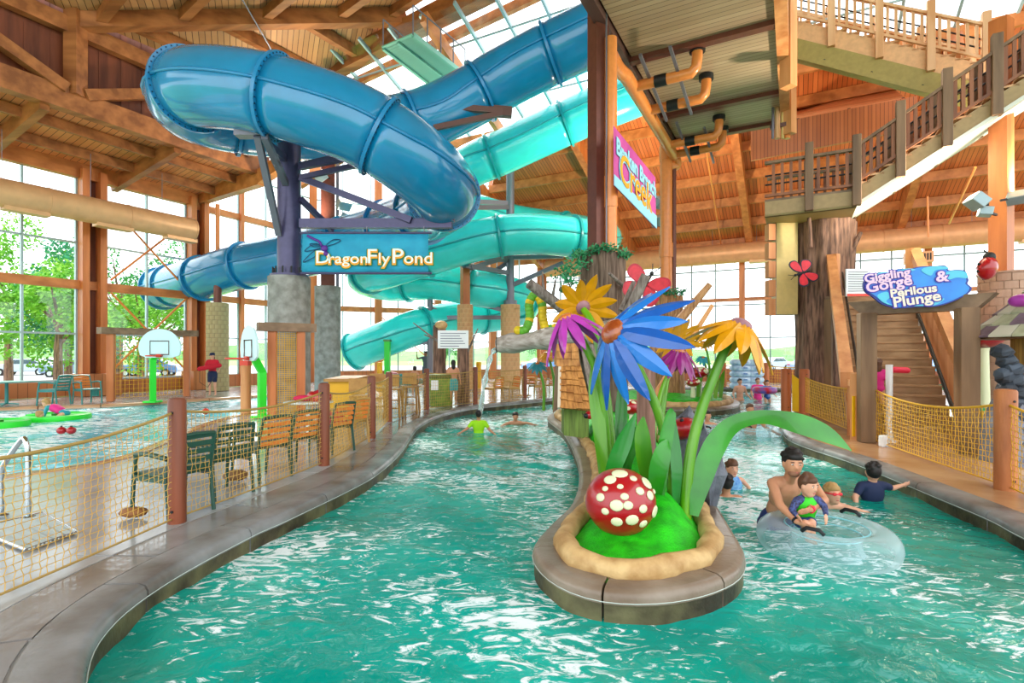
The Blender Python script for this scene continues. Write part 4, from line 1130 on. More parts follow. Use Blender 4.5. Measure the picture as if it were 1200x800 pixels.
# ---- lower stairs with rails
t = thing('entry_stairs', 'broad timber stairs climbing behind the blue slide sign', 'stairs', G(1055, 512))
E0 = Vector((6.75, 10.35, 0)) ; wd = 1.55
nst = 17
for k in range(nst):
    p = E0 + U * (.29 * k) + Vector((0, 0, .185 * (k + 1)))
    mb = MB(); mb.slab([p, p + V * wd, p + V * wd + U * .33, p + U * .33], (0, 0, .05)); mb.build('tread', wood('stair tread timber', '#b8946a', '#94704a', 'x', .55, 4), t, bevel=.008)
    mb = MB(); mb.slab([p + U * .03 - Vector((0, 0, .185)), p + V * wd + U * .03 - Vector((0, 0, .185)), p + V * wd + U * .03, p + U * .03], U * .03); mb.build('riser', wood('stair tread timber', '#b8946a', '#94704a', 'x', .55, 4), t)
top = U * (.29 * nst) + Vector((0, 0, .185 * nst)); upz = Vector((0, 0, 1))
for sd, s_ in ((0, -1), (wd, 1)):
    a = E0 + V * (sd + s_ * .06); b = a + top
    mb = MB(); mb.slab([a, b, b + upz * .32, a + upz * .32], V * s_ * .08); mb.build('stringer', wood_o, t)
    mb = MB(); mb.slab([a + upz * .95, b + upz * .95, b + upz * 1.25, a + upz * 1.25], V * s_ * .22); mb.build('rail_board', wood_o, t)
    for k in range(34):
        p = a.lerp(b, (k + .5) / 34); mb = MB(); mb.box(p + upz * .62, (.05, .05, .75), .48); mb.build('baluster', wood_o, t)
    mb = MB(); mb.bar(a - U * .55 + upz * 1.05, a + U * .1 + upz * 1.05, .2, .12); mb.build('rail_return', wood_o, t)
    for k in range(5):
        mb = MB(); mb.box(a - U * (.08 + .1 * k) + upz * .55, (.05, .05, 1.0), .48); mb.build('baluster', wood_o, t)
    for q_, zb in ((a - U * .55, 0), (a + U * .05, 0), (b, top.z)):
        mb = MB(); mb.box(q_ + upz * (.62 + (0 if zb == 0 else 0)), (.15, .15, 1.25), .48); mb.build('newel_post', wood_o, t)
    for k, zz_ in enumerate((.72, .62)):
        ins = V * (-s_ * .16)
        mb = MB(); mb.tube([a + ins + upz * (zz_ - .12) - U * .35, a + ins + upz * zz_, b + ins + upz * zz_], .022, 8); mb.build('pipe_rail', black, t, smooth='auto')
p = E0 + top; mb = MB(); mb.slab([p - V * .3, p + V * 1.9, p + V * 1.9 + U * 2, p - V * .3 + U * 2], (0, 0, .08)); mb.build('landing_deck', wood_gx, t)
for v_ in (-.2, 1.75):
    for u_ in (.1, 1.9):
        p2 = E0 + top + V * v_ + U * u_; mb = MB(); mb.box((p2.x, p2.y, p2.z / 2), (.2, .2, p2.z), .48); mb.build('support_post', wood_g, t)
# pergola gate and sign
t = thing('entrance_gate', 'grey timber gate frame in front of the lower stairs', 'gate', G(1015, 517))
pl = Vector((6.47, 9.65, 0)); pr = Vector((7.35, 8.55, 0)); zb = P(1075, 357, 9.1).z
for p in (pl, pr):
    mb = MB(); mb.box((p.x, p.y, zb / 2 - .05), (.26, .26, zb - .1), -.3); mb.build('gate_post', wood_g, t, bevel=.015)
e = (pr - pl).normalized(); a = pl - e * .32 + upz * zb; b = pr + e * .35 + upz * (zb)
mb = MB(); mb.slab([a + upz * .12, b + upz * .12, pr + e * .1 + upz * (zb - .13), pl - e * .08 + upz * (zb - .13)], Vector((e.y, -e.x, 0)) * -.28); mb.build('gate_lintel', wood_gx, t)
t = thing('sign', 'blue wave shaped sign reading Giggling Gorge and Perilous Plunge', 'sign', P(1072, 338, 8.6))
fr = Vector((e.y, -e.x, 0)); fr = fr if fr.y < 0 else -fr
YS = 8.75
so_ = P(1072, 338, YS)
sgx = Vector((1, -.25, 0)).normalized(); sgn = Vector((-.25, -1, 0)).normalized(); sc_ = YS / FPX * 1.03
def SG(px, py, d=0.0): return so_ + sgx * ((px - 1072) * sc_) + upz * ((338 - py) * sc_) + sgn * d
out = [(1021, 329), (1027, 323), (1036, 318), (1046, 319), (1055, 315), (1068, 315), (1078, 313), (1090, 313), (1102, 313), (1105, 318), (1113, 318), (1121, 320), (1124, 330), (1123, 334), (1127, 339), (1124, 345), (1116, 350), (1106, 355), (1092, 359), (1075, 359), (1055, 360), (1040, 355), (1030, 346), (1022, 339)]
sg = spline([SG(*p) for p in out], 4, True)
mb = MB(); mb.slab(sg, -sgn * .06); mb.build('board', M('sign navy edge', '#1d2f8a', .4), t)
cen = SG(1073, 337)
mb = MB(); mb.slab([cen + (p - cen) * .95 + sgn * .012 for p in sg], -sgn * .02); mb.build('board_face', M('sign blue', '#2b78cf', .4, col2='#2f8ad8', scale=3), t)
for pts in ([(1078, 318), (1084, 314), (1100, 314), (1104, 317), (1092, 318), (1087, 324)], [(1100, 322), (1110, 319), (1120, 321), (1122, 328), (1112, 327), (1104, 329)], [(1034, 345), (1043, 341), (1048, 346), (1043, 352), (1050, 357), (1040, 353)], [(1062, 357), (1080, 352), (1100, 350), (1092, 357), (1078, 358)], [(1030, 322), (1040, 318), (1048, 321), (1036, 324)], [(1055, 317), (1066, 315), (1072, 317), (1062, 319)]):
    mb = MB(); mb.slab(spline([SG(x, y, .016) for x, y in pts], 4, True), sgn * .004); mb.build('wave_patch', M('sign turquoise', '#4fb5cf', .4), t)
for body, x, y, sz, rot in (('Giggling', 1021, 330, .19, .15), ('Gorge', 1023, 341.5, .235, .18), ('&', 1092, 331, .24, .05), ('Perilous', 1047, 347.5, .185, .12), ('Plunge', 1050, 359, .235, .15)):
    ex_ = (sgx * math.cos(rot) + upz * math.sin(rot)); ey_ = (upz * math.cos(rot) - sgx * math.sin(rot))
    text_mesh('lettering', body, sz, M('sign purple', '#3a2aa0', .4), t, SG(x, y, .022), ex_ * 1.12, ey_, sgn, .022, .003)
    text_mesh('lettering', body, sz, M('sign lilac', '#d8b8d0', .4) if y < 342 else M('sign sand', '#d9cfc0', .4), t, SG(x, y, .03), ex_ * 1.12, ey_, sgn, .006, .003)
# ------------------------------------------------------------------ flower island
def dist_loop(lp, X, Y):
    D = np.full(X.shape, 1e9)
    for p in lp[::2]: D = np.minimum(D, np.hypot(X - p.x, Y - p.y))
    return D
def mound(name, lp, inset, hmax, reach, label, bumps, name_low=False):
    xs = [p.x for p in lp]; ys = [p.y for p in lp]
    X, Y = np.meshgrid(np.arange(min(xs), max(xs), .06), np.arange(min(ys), max(ys), .06))
    ins = inside(lp, X, Y); D = dist_loop(lp, X, Y); D = np.where(ins, D, -D)
    f = np.clip((D - inset) / reach, 0, 1); f = f * f * (3 - 2 * f)
    Z = .0 + hmax * f * (.8 + .2 * np.sin(X * 3 + 1) * np.cos(Y * 2.3)) + .012 * np.sin(X * 31) * np.sin(Y * 27)
    for (bx, by, br, bh) in bumps: Z += np.where(f > 0, f, 0) * bh * np.exp(-((X - bx) ** 2 + (Y - by) ** 2) / br ** 2)
    if name_low: Z = Z * np.clip(.22 + .85 * np.clip((Y - 4.30 + .9 * np.clip(X - 1.05, 0, .5)) / .9, 0, 1), 0, 1)
    keep = D > inset - .12
    idx = -np.ones(X.shape, int); idx[keep] = np.arange(keep.sum())
    a, b, c, d = idx[:-1, :-1], idx[:-1, 1:], idx[1:, 1:], idx[1:, :-1]
    ok = (a >= 0) & (b >= 0) & (c >= 0) & (d >= 0)
    F = np.stack([a[ok], b[ok], c[ok], d[ok]], 1); co = np.stack([X[keep], Y[keep], Z[keep]], 1)
    me = bpy.data.meshes.new(name); me.from_pydata(co.tolist(), [], F.tolist()); me.polygons.foreach_set('use_smooth', [True] * len(F)); me.materials.append(turf); me.update()
    o = bpy.data.objects.new(name, me); COL.objects.link(o)
    return tag(o, label, 'mound')
def rim(lp, inset, r, name, label):
    q = resample(offs(lp, inset), .12, True); mb = MB()
    rr = [r * (1 + .10 * math.sin(i * .9) + .06 * math.sin(i * 2.3)) for i in range(len(q))]
    mb.tube([p + Vector((.015 * math.sin(i * 1.7), .015 * math.cos(i * 1.3), .06)) for i, p in enumerate(q)], rr, 10, closed=True, up=(0, 0, 1))
    return tag(mb.build(name, sandy, None, smooth=True), label, 'kerb')
mound('grass_mound', ISL1, .24, .40, .42, 'bright green artificial grass mound of the flower island', [(1.0, 4.7, .55, .10), (1.35, 9.6, .7, .25), (1.5, 6.5, 1, .08)], True)
mound('grass_mound', ISL2, .30, .30, .7, 'bright green grass mound of the far island under the warm brown stump', [])
rim(ISL1, .25, .085, 'sandstone_kerb', 'sandy stone kerb ringing the near flower island')
rim(ISL2, .32, .11, 'sandstone_kerb', 'sandy stone kerb ringing the far grass island')
floor_i = MB()
for lp, nm in ((ISL1, 'floor_island_bed'), (ISL2, 'floor_far_island_bed')):
    mb = MB(); mb._add([(p.x, p.y, .006) for p in offs(lp, .28)], [tuple(range(len(lp)))]); struct(nm, mb, coping)
def petal(L, w, th=.03, seg=8, curl=0.0):
    mb = MB(); vs = []; 
    for i in range(seg + 1):
        f_ = i / seg
        ww = w * (math.sin(PI * min(1, .12 + f_ * .86)) ** .75) * .5
        if i == seg: ww = .004
        x = L * f_; z = -curl * f_ * f_ * L
        vs += [(x, -ww, z), (x, 0, z + th * (1 - .6 * f_)), (x, ww, z), (x, 0, z - th * .25)]
    fs = []
    for i in range(seg):
        for j in range(4):
            fs.append((i * 4 + j, i * 4 + (j + 1) % 4, (i + 1) * 4 + (j + 1) % 4, (i + 1) * 4 + j))
    fs += [(0, 1, 2, 3), tuple(seg * 4 + j for j in (3, 2, 1, 0))]
    mb._add(vs, fs); return mb
def flower(name, label, centre, nrm, npet, L, w, droop, pm, cm, cone, stem_pts, stem_r, base, skip=None, curl=.15, group=None, alt=None, cone_h=.6):
    t = thing(name, label, 'flower', base, group=group)
    off = Vector(base); nrm = Vector(nrm).normalized(); centre = Vector(centre)
    mb = petal(L, w, curl=curl)
    proto = None
    e1 = nrm.orthogonal().normalized(); e2 = nrm.cross(e1)
    for k in range(npet):
        if skip and k in skip: continue
        a = 2 * PI * k / npet
        rad = e1 * math.cos(a) + e2 * math.sin(a)
        dr = droop + .08 * math.sin(k * 2.1)
        x = rad * math.cos(dr) - nrm * math.sin(dr); y = nrm.cross(rad).normalized(); z = x.cross(y)
        if proto is None:
            proto = mb.build('petal', pm, t, world=False, smooth=False); o = proto
        else:
            o = proto.copy(); COL.objects.link(o); o.parent = t
            if alt and k % 2: o.data = proto.data.copy(); o.data.materials[0] = alt
        mm = Matrix((x, y, z)).transposed().to_4x4(); mm.translation = centre + rad * cone * .75 - off
        s = 1 + .1 * math.sin(k * 3.7)
        o.matrix_local = mm @ Matrix.Diagonal((s, 1, 1, 1))
    m = nrm.to_track_quat('Z', 'Y').to_matrix()
    mb = MB(); mb.ell(centre + nrm * cone * .1, (cone, cone, cone * cone_h), 20, 12, m); mb.build('flower_centre', cm, t, smooth=True)
    sp = spline(stem_pts, 8); mb = MB(); n = len(sp)
    mb.tube(sp, [stem_r * (.75 + .25 * i / (n - 1)) for i in range(n)], 10); mb.build('stem', stem_g, t, smooth=True)
    return t
fl_grp = None
b1 = Vector((1.36, 5.05, .3)); b2 = Vector((.93, 5.25, .3)); b3 = Vector((1.60, 5.2, .32))
cb = P(719, 389, 4.75)
flower('giant_flower', 'giant blue daisy with an orange brown centre above the toadstool', cb, (-.80, -.40, .44), 14, .62, .165, .42, sky_b, cone_o, .125, [cb + Vector((.1, .1, -.05)), P(745, 425, 4.95), P(770, 480, 5.0), P(786, 545, 4.95), P(788, 618, 4.9)], .05, (P(788, 618, 4.9).x, 4.9, .2), alt=sky_l)
cp = P(664, 374, 5.2)
flower('giant_flower', 'giant violet pink daisy drooping over the wooden log', cp, (-.35, .10, .93), 11, .42, .10, .62, pink_p, cone_o, .085, [cp + Vector((.05, 0, -.1)), P(684, 402, 5.2), P(702, 445, 5.2), P(711, 510, 5.2), P(713, 580, 5.2)], .048, (P(713, 580, 5.2).x, 5.2, .2), curl=.25)
cy = P(683, 360, 6.0)
flower('giant_flower', 'giant yellow daisy turned away in front of the tall stump', cy, (-.25, .88, .40), 12, .34, .13, .12, yel, cone_p, .09, [cy + Vector((.0, -.06, -.03)), P(694, 380, 5.8), P(706, 430, 5.6), P(716, 510, 5.5), P(720, 575, 5.4)], .05, (P(720, 575, 5.4).x, 5.4, .2))
cr = P(868, 382, 5.0)
flower('giant_flower', 'giant yellow daisy with mauve centre nodding right over the river', cr, (.42, -.10, .90), 13, .46, .15, .55, yel, cone_p, .105, [cr + Vector((-.06, .02, -.05)), P(845, 420, 4.95), P(822, 480, 4.9), P(808, 540, 4.85), P(803, 612, 4.8)], .055, (P(803, 612, 4.8).x, 4.8, .2), curl=.2)
cm_ = P(796, 412, 7.6)
flower('giant_flower', 'magenta daisy with orange centre half hidden behind the blue petals', cm_, (.15, -.15, .97), 13, .42, .12, .75, mag_p, cone_o, .10, [cm_ + Vector((0, 0, -.1)), P(778, 450, 7.6), P(768, 490, 7.4), P(765, 530, 7.2)], .04, (P(765, 530, 7.2).x, 7.2, .3))
cz = P(794, 399, 8.6)
flower('giant_flower', 'small yellow daisy turned away behind the magenta flower', cz, (-.2, .85, .45), 12, .36, .14, .1, yel, cone_p, .08, [cz, P(786, 420, 8.4), P(778, 470, 8.2), P(774, 510, 8.1)], .045, (P(774, 510, 8.1).x, 8.1, .3))
# leaves and blades
def blade(name, label, pts, widths, mat, th=.012, fold=.3, up=(0, -1, .2)):
    """long leaf with a folded midrib along a 3-D line"""
    sp = spline(pts, 6); n = len(sp); vs = []
    wd_ = spline([(w_, 0, 0) for w_ in widths], max(1, (n - 1) // (len(widths) - 1)))
    for i, p in enumerate(sp):
        d = (sp[min(i + 1, n - 1)] - sp[max(i - 1, 0)]).normalized()
        s = d.cross(Vector(up)); s = s.normalized() if s.length > 1e-4 else Vector((1, 0, 0))
        nn = s.cross(d).normalized()
        w_ = wd_[min(int(i * (len(wd_) - 1) / (n - 1)), len(wd_) - 1)].x
        vs += [p - s * w_ + nn * fold * w_, p, p + s * w_ + nn * fold * w_, p - nn * th]
    fs = []
    for i in range(n - 1):
        for j in range(4): fs.append((i * 4 + j, i * 4 + (j + 1) % 4, (i + 1) * 4 + (j + 1) % 4, (i + 1) * 4 + j))
    fs += [(3, 2, 1, 0), tuple((n - 1) * 4 + j for j in range(4))]
    mb = MB(); mb._add(vs, fs)
    o = mb.build(name, mat, None, smooth='auto'); return tag(o, label, 'leaf')
blade('giant_leaf', 'huge arching green leaf reaching right over the river and walkway', [P(813, 604, 4.75), P(821, 565, 4.8), P(836, 525, 4.9), P(858, 498, 5.0), P(892, 489, 5.05), P(935, 497, 5.0), P(970, 510, 4.95), P(998, 528, 4.9)], [.04, .09, .10, .08, .075, .12, .10, .005], leaf_g, fold=.12, up=(.1, -.8, .6))
blade('giant_leaf', 'broad upright leaf standing right of the wooden pole', [P(770, 612, 4.75), P(772, 560, 4.75), P(785, 490, 4.8), P(789, 480, 4.8)], [.03, .07, .05, .01], leaf_g)
blade('giant_leaf', 'broad pale leaf at the foot of the wooden pole, left of two', [P(768, 600, 4.8), P(757, 550, 4.85), P(752, 510, 4.85), P(754, 488, 4.85)], [.025, .07, .07, .01], stem_g)
blade('giant_leaf', 'broad pale leaf at the foot of the wooden pole, right of two', [P(768, 600, 4.8), P(769, 560, 4.7), P(776, 530, 4.7), P(782, 515, 4.75)], [.025, .075, .075, .01], leaf_g)
blade('giant_leaf', 'deep green leaf slanting right above the toadstool', [P(711, 585, 4.9), P(718, 550, 4.9), P(732, 515, 4.9), P(745, 484, 4.9)], [.03, .07, .07, .008], leaf_d)
blade('giant_leaf', 'tall bright blade leaf beside the pink flower stem, left edge', [P(710, 588, 5.1), P(704, 520, 5.15), P(697, 460, 5.2), P(694, 425, 5.2)], [.035, .06, .065, .008], stem_g)
blade('giant_leaf', 'tall pale blade leaf rising behind the deep green leaf', [P(722, 580, 5.4), P(726, 520, 5.5), P(728, 470, 5.6), P(728, 440, 5.6)], [.03, .06, .06, .008], leaf_g)
blade('giant_leaf', 'small leaf curling behind the toadstool top', [P(731, 580, 5.3), P(733, 545, 5.3), P(740, 515, 5.3), P(744, 500, 5.3)], [.02, .06, .07, .01], leaf_g)
blade('giant_leaf', 'slender twin blade at the right stem, taller of the cluster', [P(792, 620, 4.85), P(793, 560, 4.85), P(790, 520, 4.9), P(789, 483, 4.95)], [.03, .05, .05, .006], leaf_d)
# wooden pole
pp = P(757, 560, 6.2)
t = thing('wooden_pole', 'round pinkish wooden pole standing amid the stems', 'pole', (pp.x, pp.y, .3))
mb = MB(); mb.cyl((pp.x, pp.y, .2), (pp.x, pp.y, P(757, 420, 6.2).z), .105, 20); mb.build('shaft', M('pink brown wood', '#a5786a', .6, col2='#75503f', scale=5, stretch=(3, 3, .3), bump=.3), t, smooth='auto')
mb = MB(); mb.cyl((pp.x, pp.y, P(757, 420, 6.2).z), (pp.x, pp.y, P(757, 418, 6.2).z), .115, 20); mb.build('cap_plate', steel_br, t)
# toadstool
def toadstool(name, label, c, r, spots, base_z, flat=.95, group=None, stalk=True):
    t = thing(name, label, 'toadstool', (c.x, c.y, base_z), group=group)
    mb = MB(); mb.lathe([(r * math.sin(a) * (1 if a < 1.9 else .96), r * flat * math.cos(a)) for a in [PI * .93 * (1 - i / 16) for i in range(17)]], c, 36); mb.build('cap', red, t, smooth=True)
    mb = MB(); mb.lathe([(r * .34, base_z - c.z - .05), (r * .26, -r * .8), (r * .3, -r * .6)], c, 18); mb.build('stalk', spot_w, t, smooth='auto')
    for (az, el, s) in spots:
        d = Vector((math.cos(el) * math.sin(az), -math.cos(el) * math.cos(az), math.sin(el)))
        m = d.to_track_quat('Z', 'Y').to_matrix()
        p = c + Vector((d.x * r, d.y * r, d.z * r * flat))
        mb = MB(); mb.ell(p, (s, s * .85, .012), 12, 6, m); mb.build('spot', spot_w, t, smooth=True)
    return t
mc = P(727, 588, 4.5)
R_ = .298
spx = [(718, 552, 10), (735, 558, 5), (705, 558, 8), (753, 564, 10), (713, 566, 4), (737, 572, 6), (716, 577, 5), (751, 578, 7), (707, 587, 8), (697, 594, 5), (719, 587, 6), (737, 592, 6), (756, 598, 9), (709, 606, 7), (724, 604, 8), (738, 610, 6), (740, 625, 6), (693, 578, 6), (762, 575, 4), (698, 568, 4)]
sp_l = []
for (x, y, s) in spx:
    dx = (x - 727) / 41.5; dy = (588 - y) / 41.5; q = math.sqrt(max(.02, 1 - dx * dx - dy * dy))
    el = math.asin(max(-.99, min(.99, dy * .99 + q * .17))); az = math.atan2(dx, q); sp_l.append((az + .2, el, s / 620 * 4.5 * .95))
toadstool('toadstool', 'large round red toadstool with cream spots on the island front', mc, R_, sp_l, .22)
rs = random.Random(3)
def rspots(n, r): return [(rs.uniform(-1.4, 1.4), rs.uniform(-.1, 1.2), r * rs.uniform(.13, .26)) for _ in range(n)]
toadstool('toadstool', 'small red toadstool between pole and blade leaves', P(740, 477, 7.5), .13, rspots(9, .13), .3, .8)
toadstool('toadstool', 'upper red toadstool on the far island beside the stump', P(819, 436, 17.0), .30, rspots(12, .30), .3, .6)
toadstool('toadstool', 'lower small red toadstool on the far island', P(812, 448, 16.6), .22, rspots(10, .22), .3, .6)
# rocks
def rock(label, c, s, seed):
    r_ = random.Random(seed); mb = MB(); mb.ell(c, 1.0, 12, 8)
    for v in mb.v:
        d = v - Vector(c); f_ = 1 + .18 * math.sin(d.x * 5 + seed) * math.cos(d.y * 4) + .12 * math.sin(d.z * 7 + seed * 2)
        v.x = c[0] + d.x * s[0] * f_; v.y = c[1] + d.y * s[1] * f_; v.z = c[2] + d.z * s[2] * f_
    return tag(mb.build('rock', rock_g, None), label, 'rock')
rock('smooth grey rock standing at the island edge right of the stems', P(832, 552, 5.6), (.14, .2, .34), 1)
rock('tall grey rock behind the right flower stems', P(808, 530, 6.4), (.22, .25, .55), 2)
rock('pale grey boulder lying behind the toadstool', P(742, 538, 6.9), (.34, .25, .28), 5)
rock('small grey boulder low behind the leaf pair', P(778, 560, 6.4), (.2, .25, .28), 8)
# shingled hut
hb = P(672, 500, 9.4); 
t = thing('shingle_hut', 'little cedar shingled hut with flared roof on the island', 'hut', (hb.x, hb.y, .2))
Yh = 9.4
mb = MB(); mb.slab([P(661, 510, Yh), P(690, 514, Yh), P(690, 470, Yh), P(661, 470, Yh)], (0, .5, 0)); mb.build('wall', M('mossy plank wall', '#7a9440', .7, col2='#5a6a30', scale=4, stretch=(6, 1, .4)), t)
def shingles(tl, tr, bl, br, rows, cols, lift, parent):
    n = ((tr - tl).cross(bl - tl)).normalized()
    if n.y > 0: n = -n
    base = MB(); base.slab([tl, tr, br, bl], n * -.04); base.build('roof_board', shingle, parent)
    r_ = random.Random(rows * 7)
    for i in range(rows):
        f0, f1 = i / rows, (i + 1.12) / rows
        f1 = min(f1, 1.03)
        for j in range(cols):
            g0, g1 = j / cols, (j + .96) / cols
            jt = r_.uniform(-.03, .03)
            a = tl.lerp(bl, f0).lerp(tr.lerp(br, f0), g0); b = tl.lerp(bl, f0).lerp(tr.lerp(br, f0), g1)
            c = tl.lerp(bl, f1 + jt).lerp(tr.lerp(br, f1 + jt), g1); d = tl.lerp(bl, f1 + jt).lerp(tr.lerp(br, f1 + jt), g0)
            mb = MB(); mb.slab([a + n * .004, b + n * .004, c + n * lift, d + n * lift], n * .018); mb.build('shingle', shingle, parent)
shingles(P(656, 428, Yh + .1), P(680, 427, Yh + .1), P(656, 477, Yh - .35), P(694, 481, Yh - .35), 6, 4, .035, t)
shingles(P(652, 403, Yh + .12), P(677, 402, Yh + .12), P(652, 428, Yh + .08), P(679, 428, Yh + .08), 3, 3, .03, t)
mb = MB(); mb.slab([P(652, 403, Yh + .14), P(677, 402, Yh + .14), P(680, 428, Yh + .1), P(652, 428, Yh + .1)], (0, .5, 0)); mb.build('upper_wall', shingle, t)
mb = MB(); mb.slab([P(656, 428, Yh + .1), P(656, 477, Yh - .35), P(648, 484, Yh), P(651, 428, Yh + .5)], (.0, .04, 0)); mb.build('side_roof', wood_g, t)
mb = MB(); mb.bar(P(656, 430, Yh + .06), P(655, 478, Yh - .38), .05, .05); mb.build('corner_trim', M('pale trim wood', '#cfc4b0', .6), t)
mb = MB(); mb.slab([P(680, 402, Yh + .1), P(702, 404, Yh + .3), P(700, 480, Yh + .2), P(694, 480, Yh - .2)], (0, .4, 0)); mb.build('bark_side', bark_g, t)
# log spout, falling water
t = thing('log_spout', 'hollow grey log spout lying across the stump and pouring water', 'log', P(640, 392, 12.3))
a = P(742, 384, 11.2); b = P(584, 404, 12.4)
mb = MB(); n = 18; pts = [a.lerp(b, i / n) for i in range(n + 1)]
mb.tube(pts, [.26 + .03 * math.sin(i * 1.3) - .05 * i / n for i in range(n + 1)], 18); mb.build('log', M('silver grey log', '#b5aca4', .5, col2='#85796e', scale=4, stretch=(.3, 3, 3), bump=.25), t, smooth='auto')
branch(t, P(690, 372, 11.2), P(672, 358, 11.0), .06, .03)
mb = MB(); mb.lathe([(.0, 0), (.17, .0), (.2, .03)], b + Vector((-.02, 0, 0)), 16, Vector((-1, 0, 0)).to_track_quat('Z', 'Y').to_matrix()); mb.build('spout_mouth', black, t)
stream = MB(); pts = [b + Vector((-.05, 0, -.1))]
for i in range(1, 12):
    f_ = i / 11; pts.append(Vector((b.x - .05 - .42 * f_ ** .8, b.y - .1 * f_, b.z - .1 - (b.z - .1 - WATER_Z) * f_ ** 1.6)))
stream.tube(pts, [.05 + .03 * math.sin(i * 2.4) for i in range(12)], 8, sx=.8)
wfall = M('falling water', '#dff2f2', .08, trans=.75, ior=1.33)
tag(stream.build('water_jet', wfall, None, smooth=True), 'thin stream of water falling from the log spout', 'water', kind='stuff')
# caterpillar
t = thing('caterpillar', 'yellow and green caterpillar arched on the log', 'caterpillar', P(630, 385, 12.2))
cp_ = spline([P(607, 387, 12.1), P(616, 386, 12.1), P(621, 372, 12.2), P(620, 356, 12.2), P(627, 345, 12.2), P(635, 356, 12.2), P(636, 372, 12.2), P(640, 385, 12.15), P(650, 384, 12.1)], 4)
cat_y = M('caterpillar yellow', '#d8b81a', .5, var=.2); cat_g = M('caterpillar green', '#5fa52c', .5, var=.2)
for i, p in enumerate(resample(cp_, .085)):
    mb = MB(); mb.ell(p, (.105, .115, .105), 12, 8); mb.build('body_ring', cat_y if (p.x > P(629, 0, 12.2).x and i % 4) or (i % 5 == 0) else cat_g, t, smooth=True)
# red butterfly behind the branch, branches
def butterfly(name, label, c, s, n, roll, wing_m, edge_m, loc):
    t = thing(name, label, 'butterfly', loc)
    n = Vector(n).normalized(); ex = n.cross(Vector((0, 0, 1))).normalized(); ey = ex.cross(n)
    m = Matrix.Rotation(roll, 3, n); ex = m @ ex; ey = m @ ey
    for sd in (-1, 1):
        for pts, nm in (([(0, .05), (.3, .45), (.75, .62), (1.0, .45), (.95, .1), (.5, -.05), (.05, -.02)], 'forewing'), ([(.02, 0), (.5, -.05), (.85, -.25), (.75, -.65), (.4, -.75), (.12, -.4)], 'hindwing')):
            w_ = spline([c + ex * (x * s * sd) + ey * (y * s) - n * (.0) + n * (abs(x) * .12 * s) for x, y in pts], 4, True)
            mb = MB(); mb.slab(w_, n * .02); o = mb.build(nm, edge_m, t)
            cc = sum(w_, Vector()) / len(w_)
            mb = MB(); mb.slab([cc + (p - cc) * .82 + n * .022 for p in w_], n * .008); mb.build('wing_patch', wing_m, o)
    mb = MB(); mb.cap(c - ey * s * .4 + n * .03, c + ey * s * .4 + n * .03, .06 * s, .07 * s); mb.ell(c + ey * s * .52 + n * .03, .09 * s); mb.build('body', black, t, smooth=True)
    for sd in (-1, 1):
        mb = MB(); mb.tube([c + ey * s * .55, c + ey * s * .9 + ex * sd * s * .2], .02 * s, 5); mb.build('antenna', black, t)
    return t
red_w = M('red wing paint', '#cf2a3a', .4, var=.15); blk = M('dark wing edge', '#20283a', .5)
butterfly('butterfly', 'big red butterfly hanging behind the bare grey branch', P(757, 334, 11.0), .50, (-.55, -.8, .1), -.5, red_w, M('red wing rim', '#b51f35', .4), P(748, 340, 11.0))
butterfly('butterfly', 'red and black butterfly resting on the bark trunk', P(941, 320, 14.7), .42, (-.2, -.9, .35), 1.9, red_w, blk, P(942, 321, 14.7))
t = thing('bare_branch', 'forked grey branch leaning before the red butterfly', 'branch', P(715, 385, 9.8))
branch(t, P(690, 465, 10.1), P(757, 322, 9.6), .15, .085, bark_g, 0); branch(t, P(728, 364, 9.8), P(743, 330, 9.9), .06, .04, bark_g, 0)
t = thing('bare_branch', 'smooth tan branch jutting up right of the far stump', 'branch', P(790, 383, 11))
branch(t, P(742, 440, 11.2), P(832, 333, 10.8), .15, .06, bark_o, 2)
t = thing('bare_branch', 'thin reddish branch below the smooth tan branch', 'branch', P(810, 395, 11))
branch(t, P(764, 470, 11.2), P(835, 357, 10.8), .08, .04, wood_o, 2)
# ladybugs
def ladybug(label, c, r, face):
    t = thing('ladybug', label, 'ladybug', c)
    f_ = Vector(face).normalized(); m = Vector((f_.x, f_.y, f_.z)).to_track_quat('X', 'Z').to_matrix()
    mb = MB(); mb.ell(c, (r * 1.15, r, r * .8), 16, 10, m); mb.build('shell', red, t, smooth=True)
    mb = MB(); mb.ell(c + f_ * r * 1.05, r * .5, 12, 8); mb.build('head', black, t, smooth=True)
    mb = MB(); mb.tube([c - f_ * r * 1.15 + m @ Vector((0, 0, r * .15)), c + m @ Vector((0, 0, r * .81)), c + f_ * r * 1.0 + m @ Vector((0, 0, r * .3))], r * .05, 5); mb.build('wing_line', black, t)
    for a, b in ((.3, .6), (-.4, .6), (.3, -.6), (-.4, -.6), (0, .35)):
        p = m @ Vector((a * r, b * r, .8 * r * math.sqrt(max(.05, 1 - a * a / 1.3 - b * b)))); mb = MB(); mb.ell(c + p, r * .15, 8, 6); mb.build('spot', black, t, smooth=True)
    for s in (-1, 1):
        mb = MB(); mb.tube([c + f_ * r * 1.3, c + f_ * r * 1.7 + m @ Vector((0, s * r * .4, r * .5))], r * .05, 5); mb.build('antenna', black, t)
ladybug('small ladybug on the grass below the shingled hut', P(692, 486, 8.8), .09, (-1, -.6, -.1))
ladybug('red ladybug clinging to the rock behind the right stems', P(801, 502, 6.2), .16, (.5, -.4, .2))
ladybug('large red ladybug perched on the rose brick pier', P(1157, 314, 12.3), .24, (.1, -.1, 1))
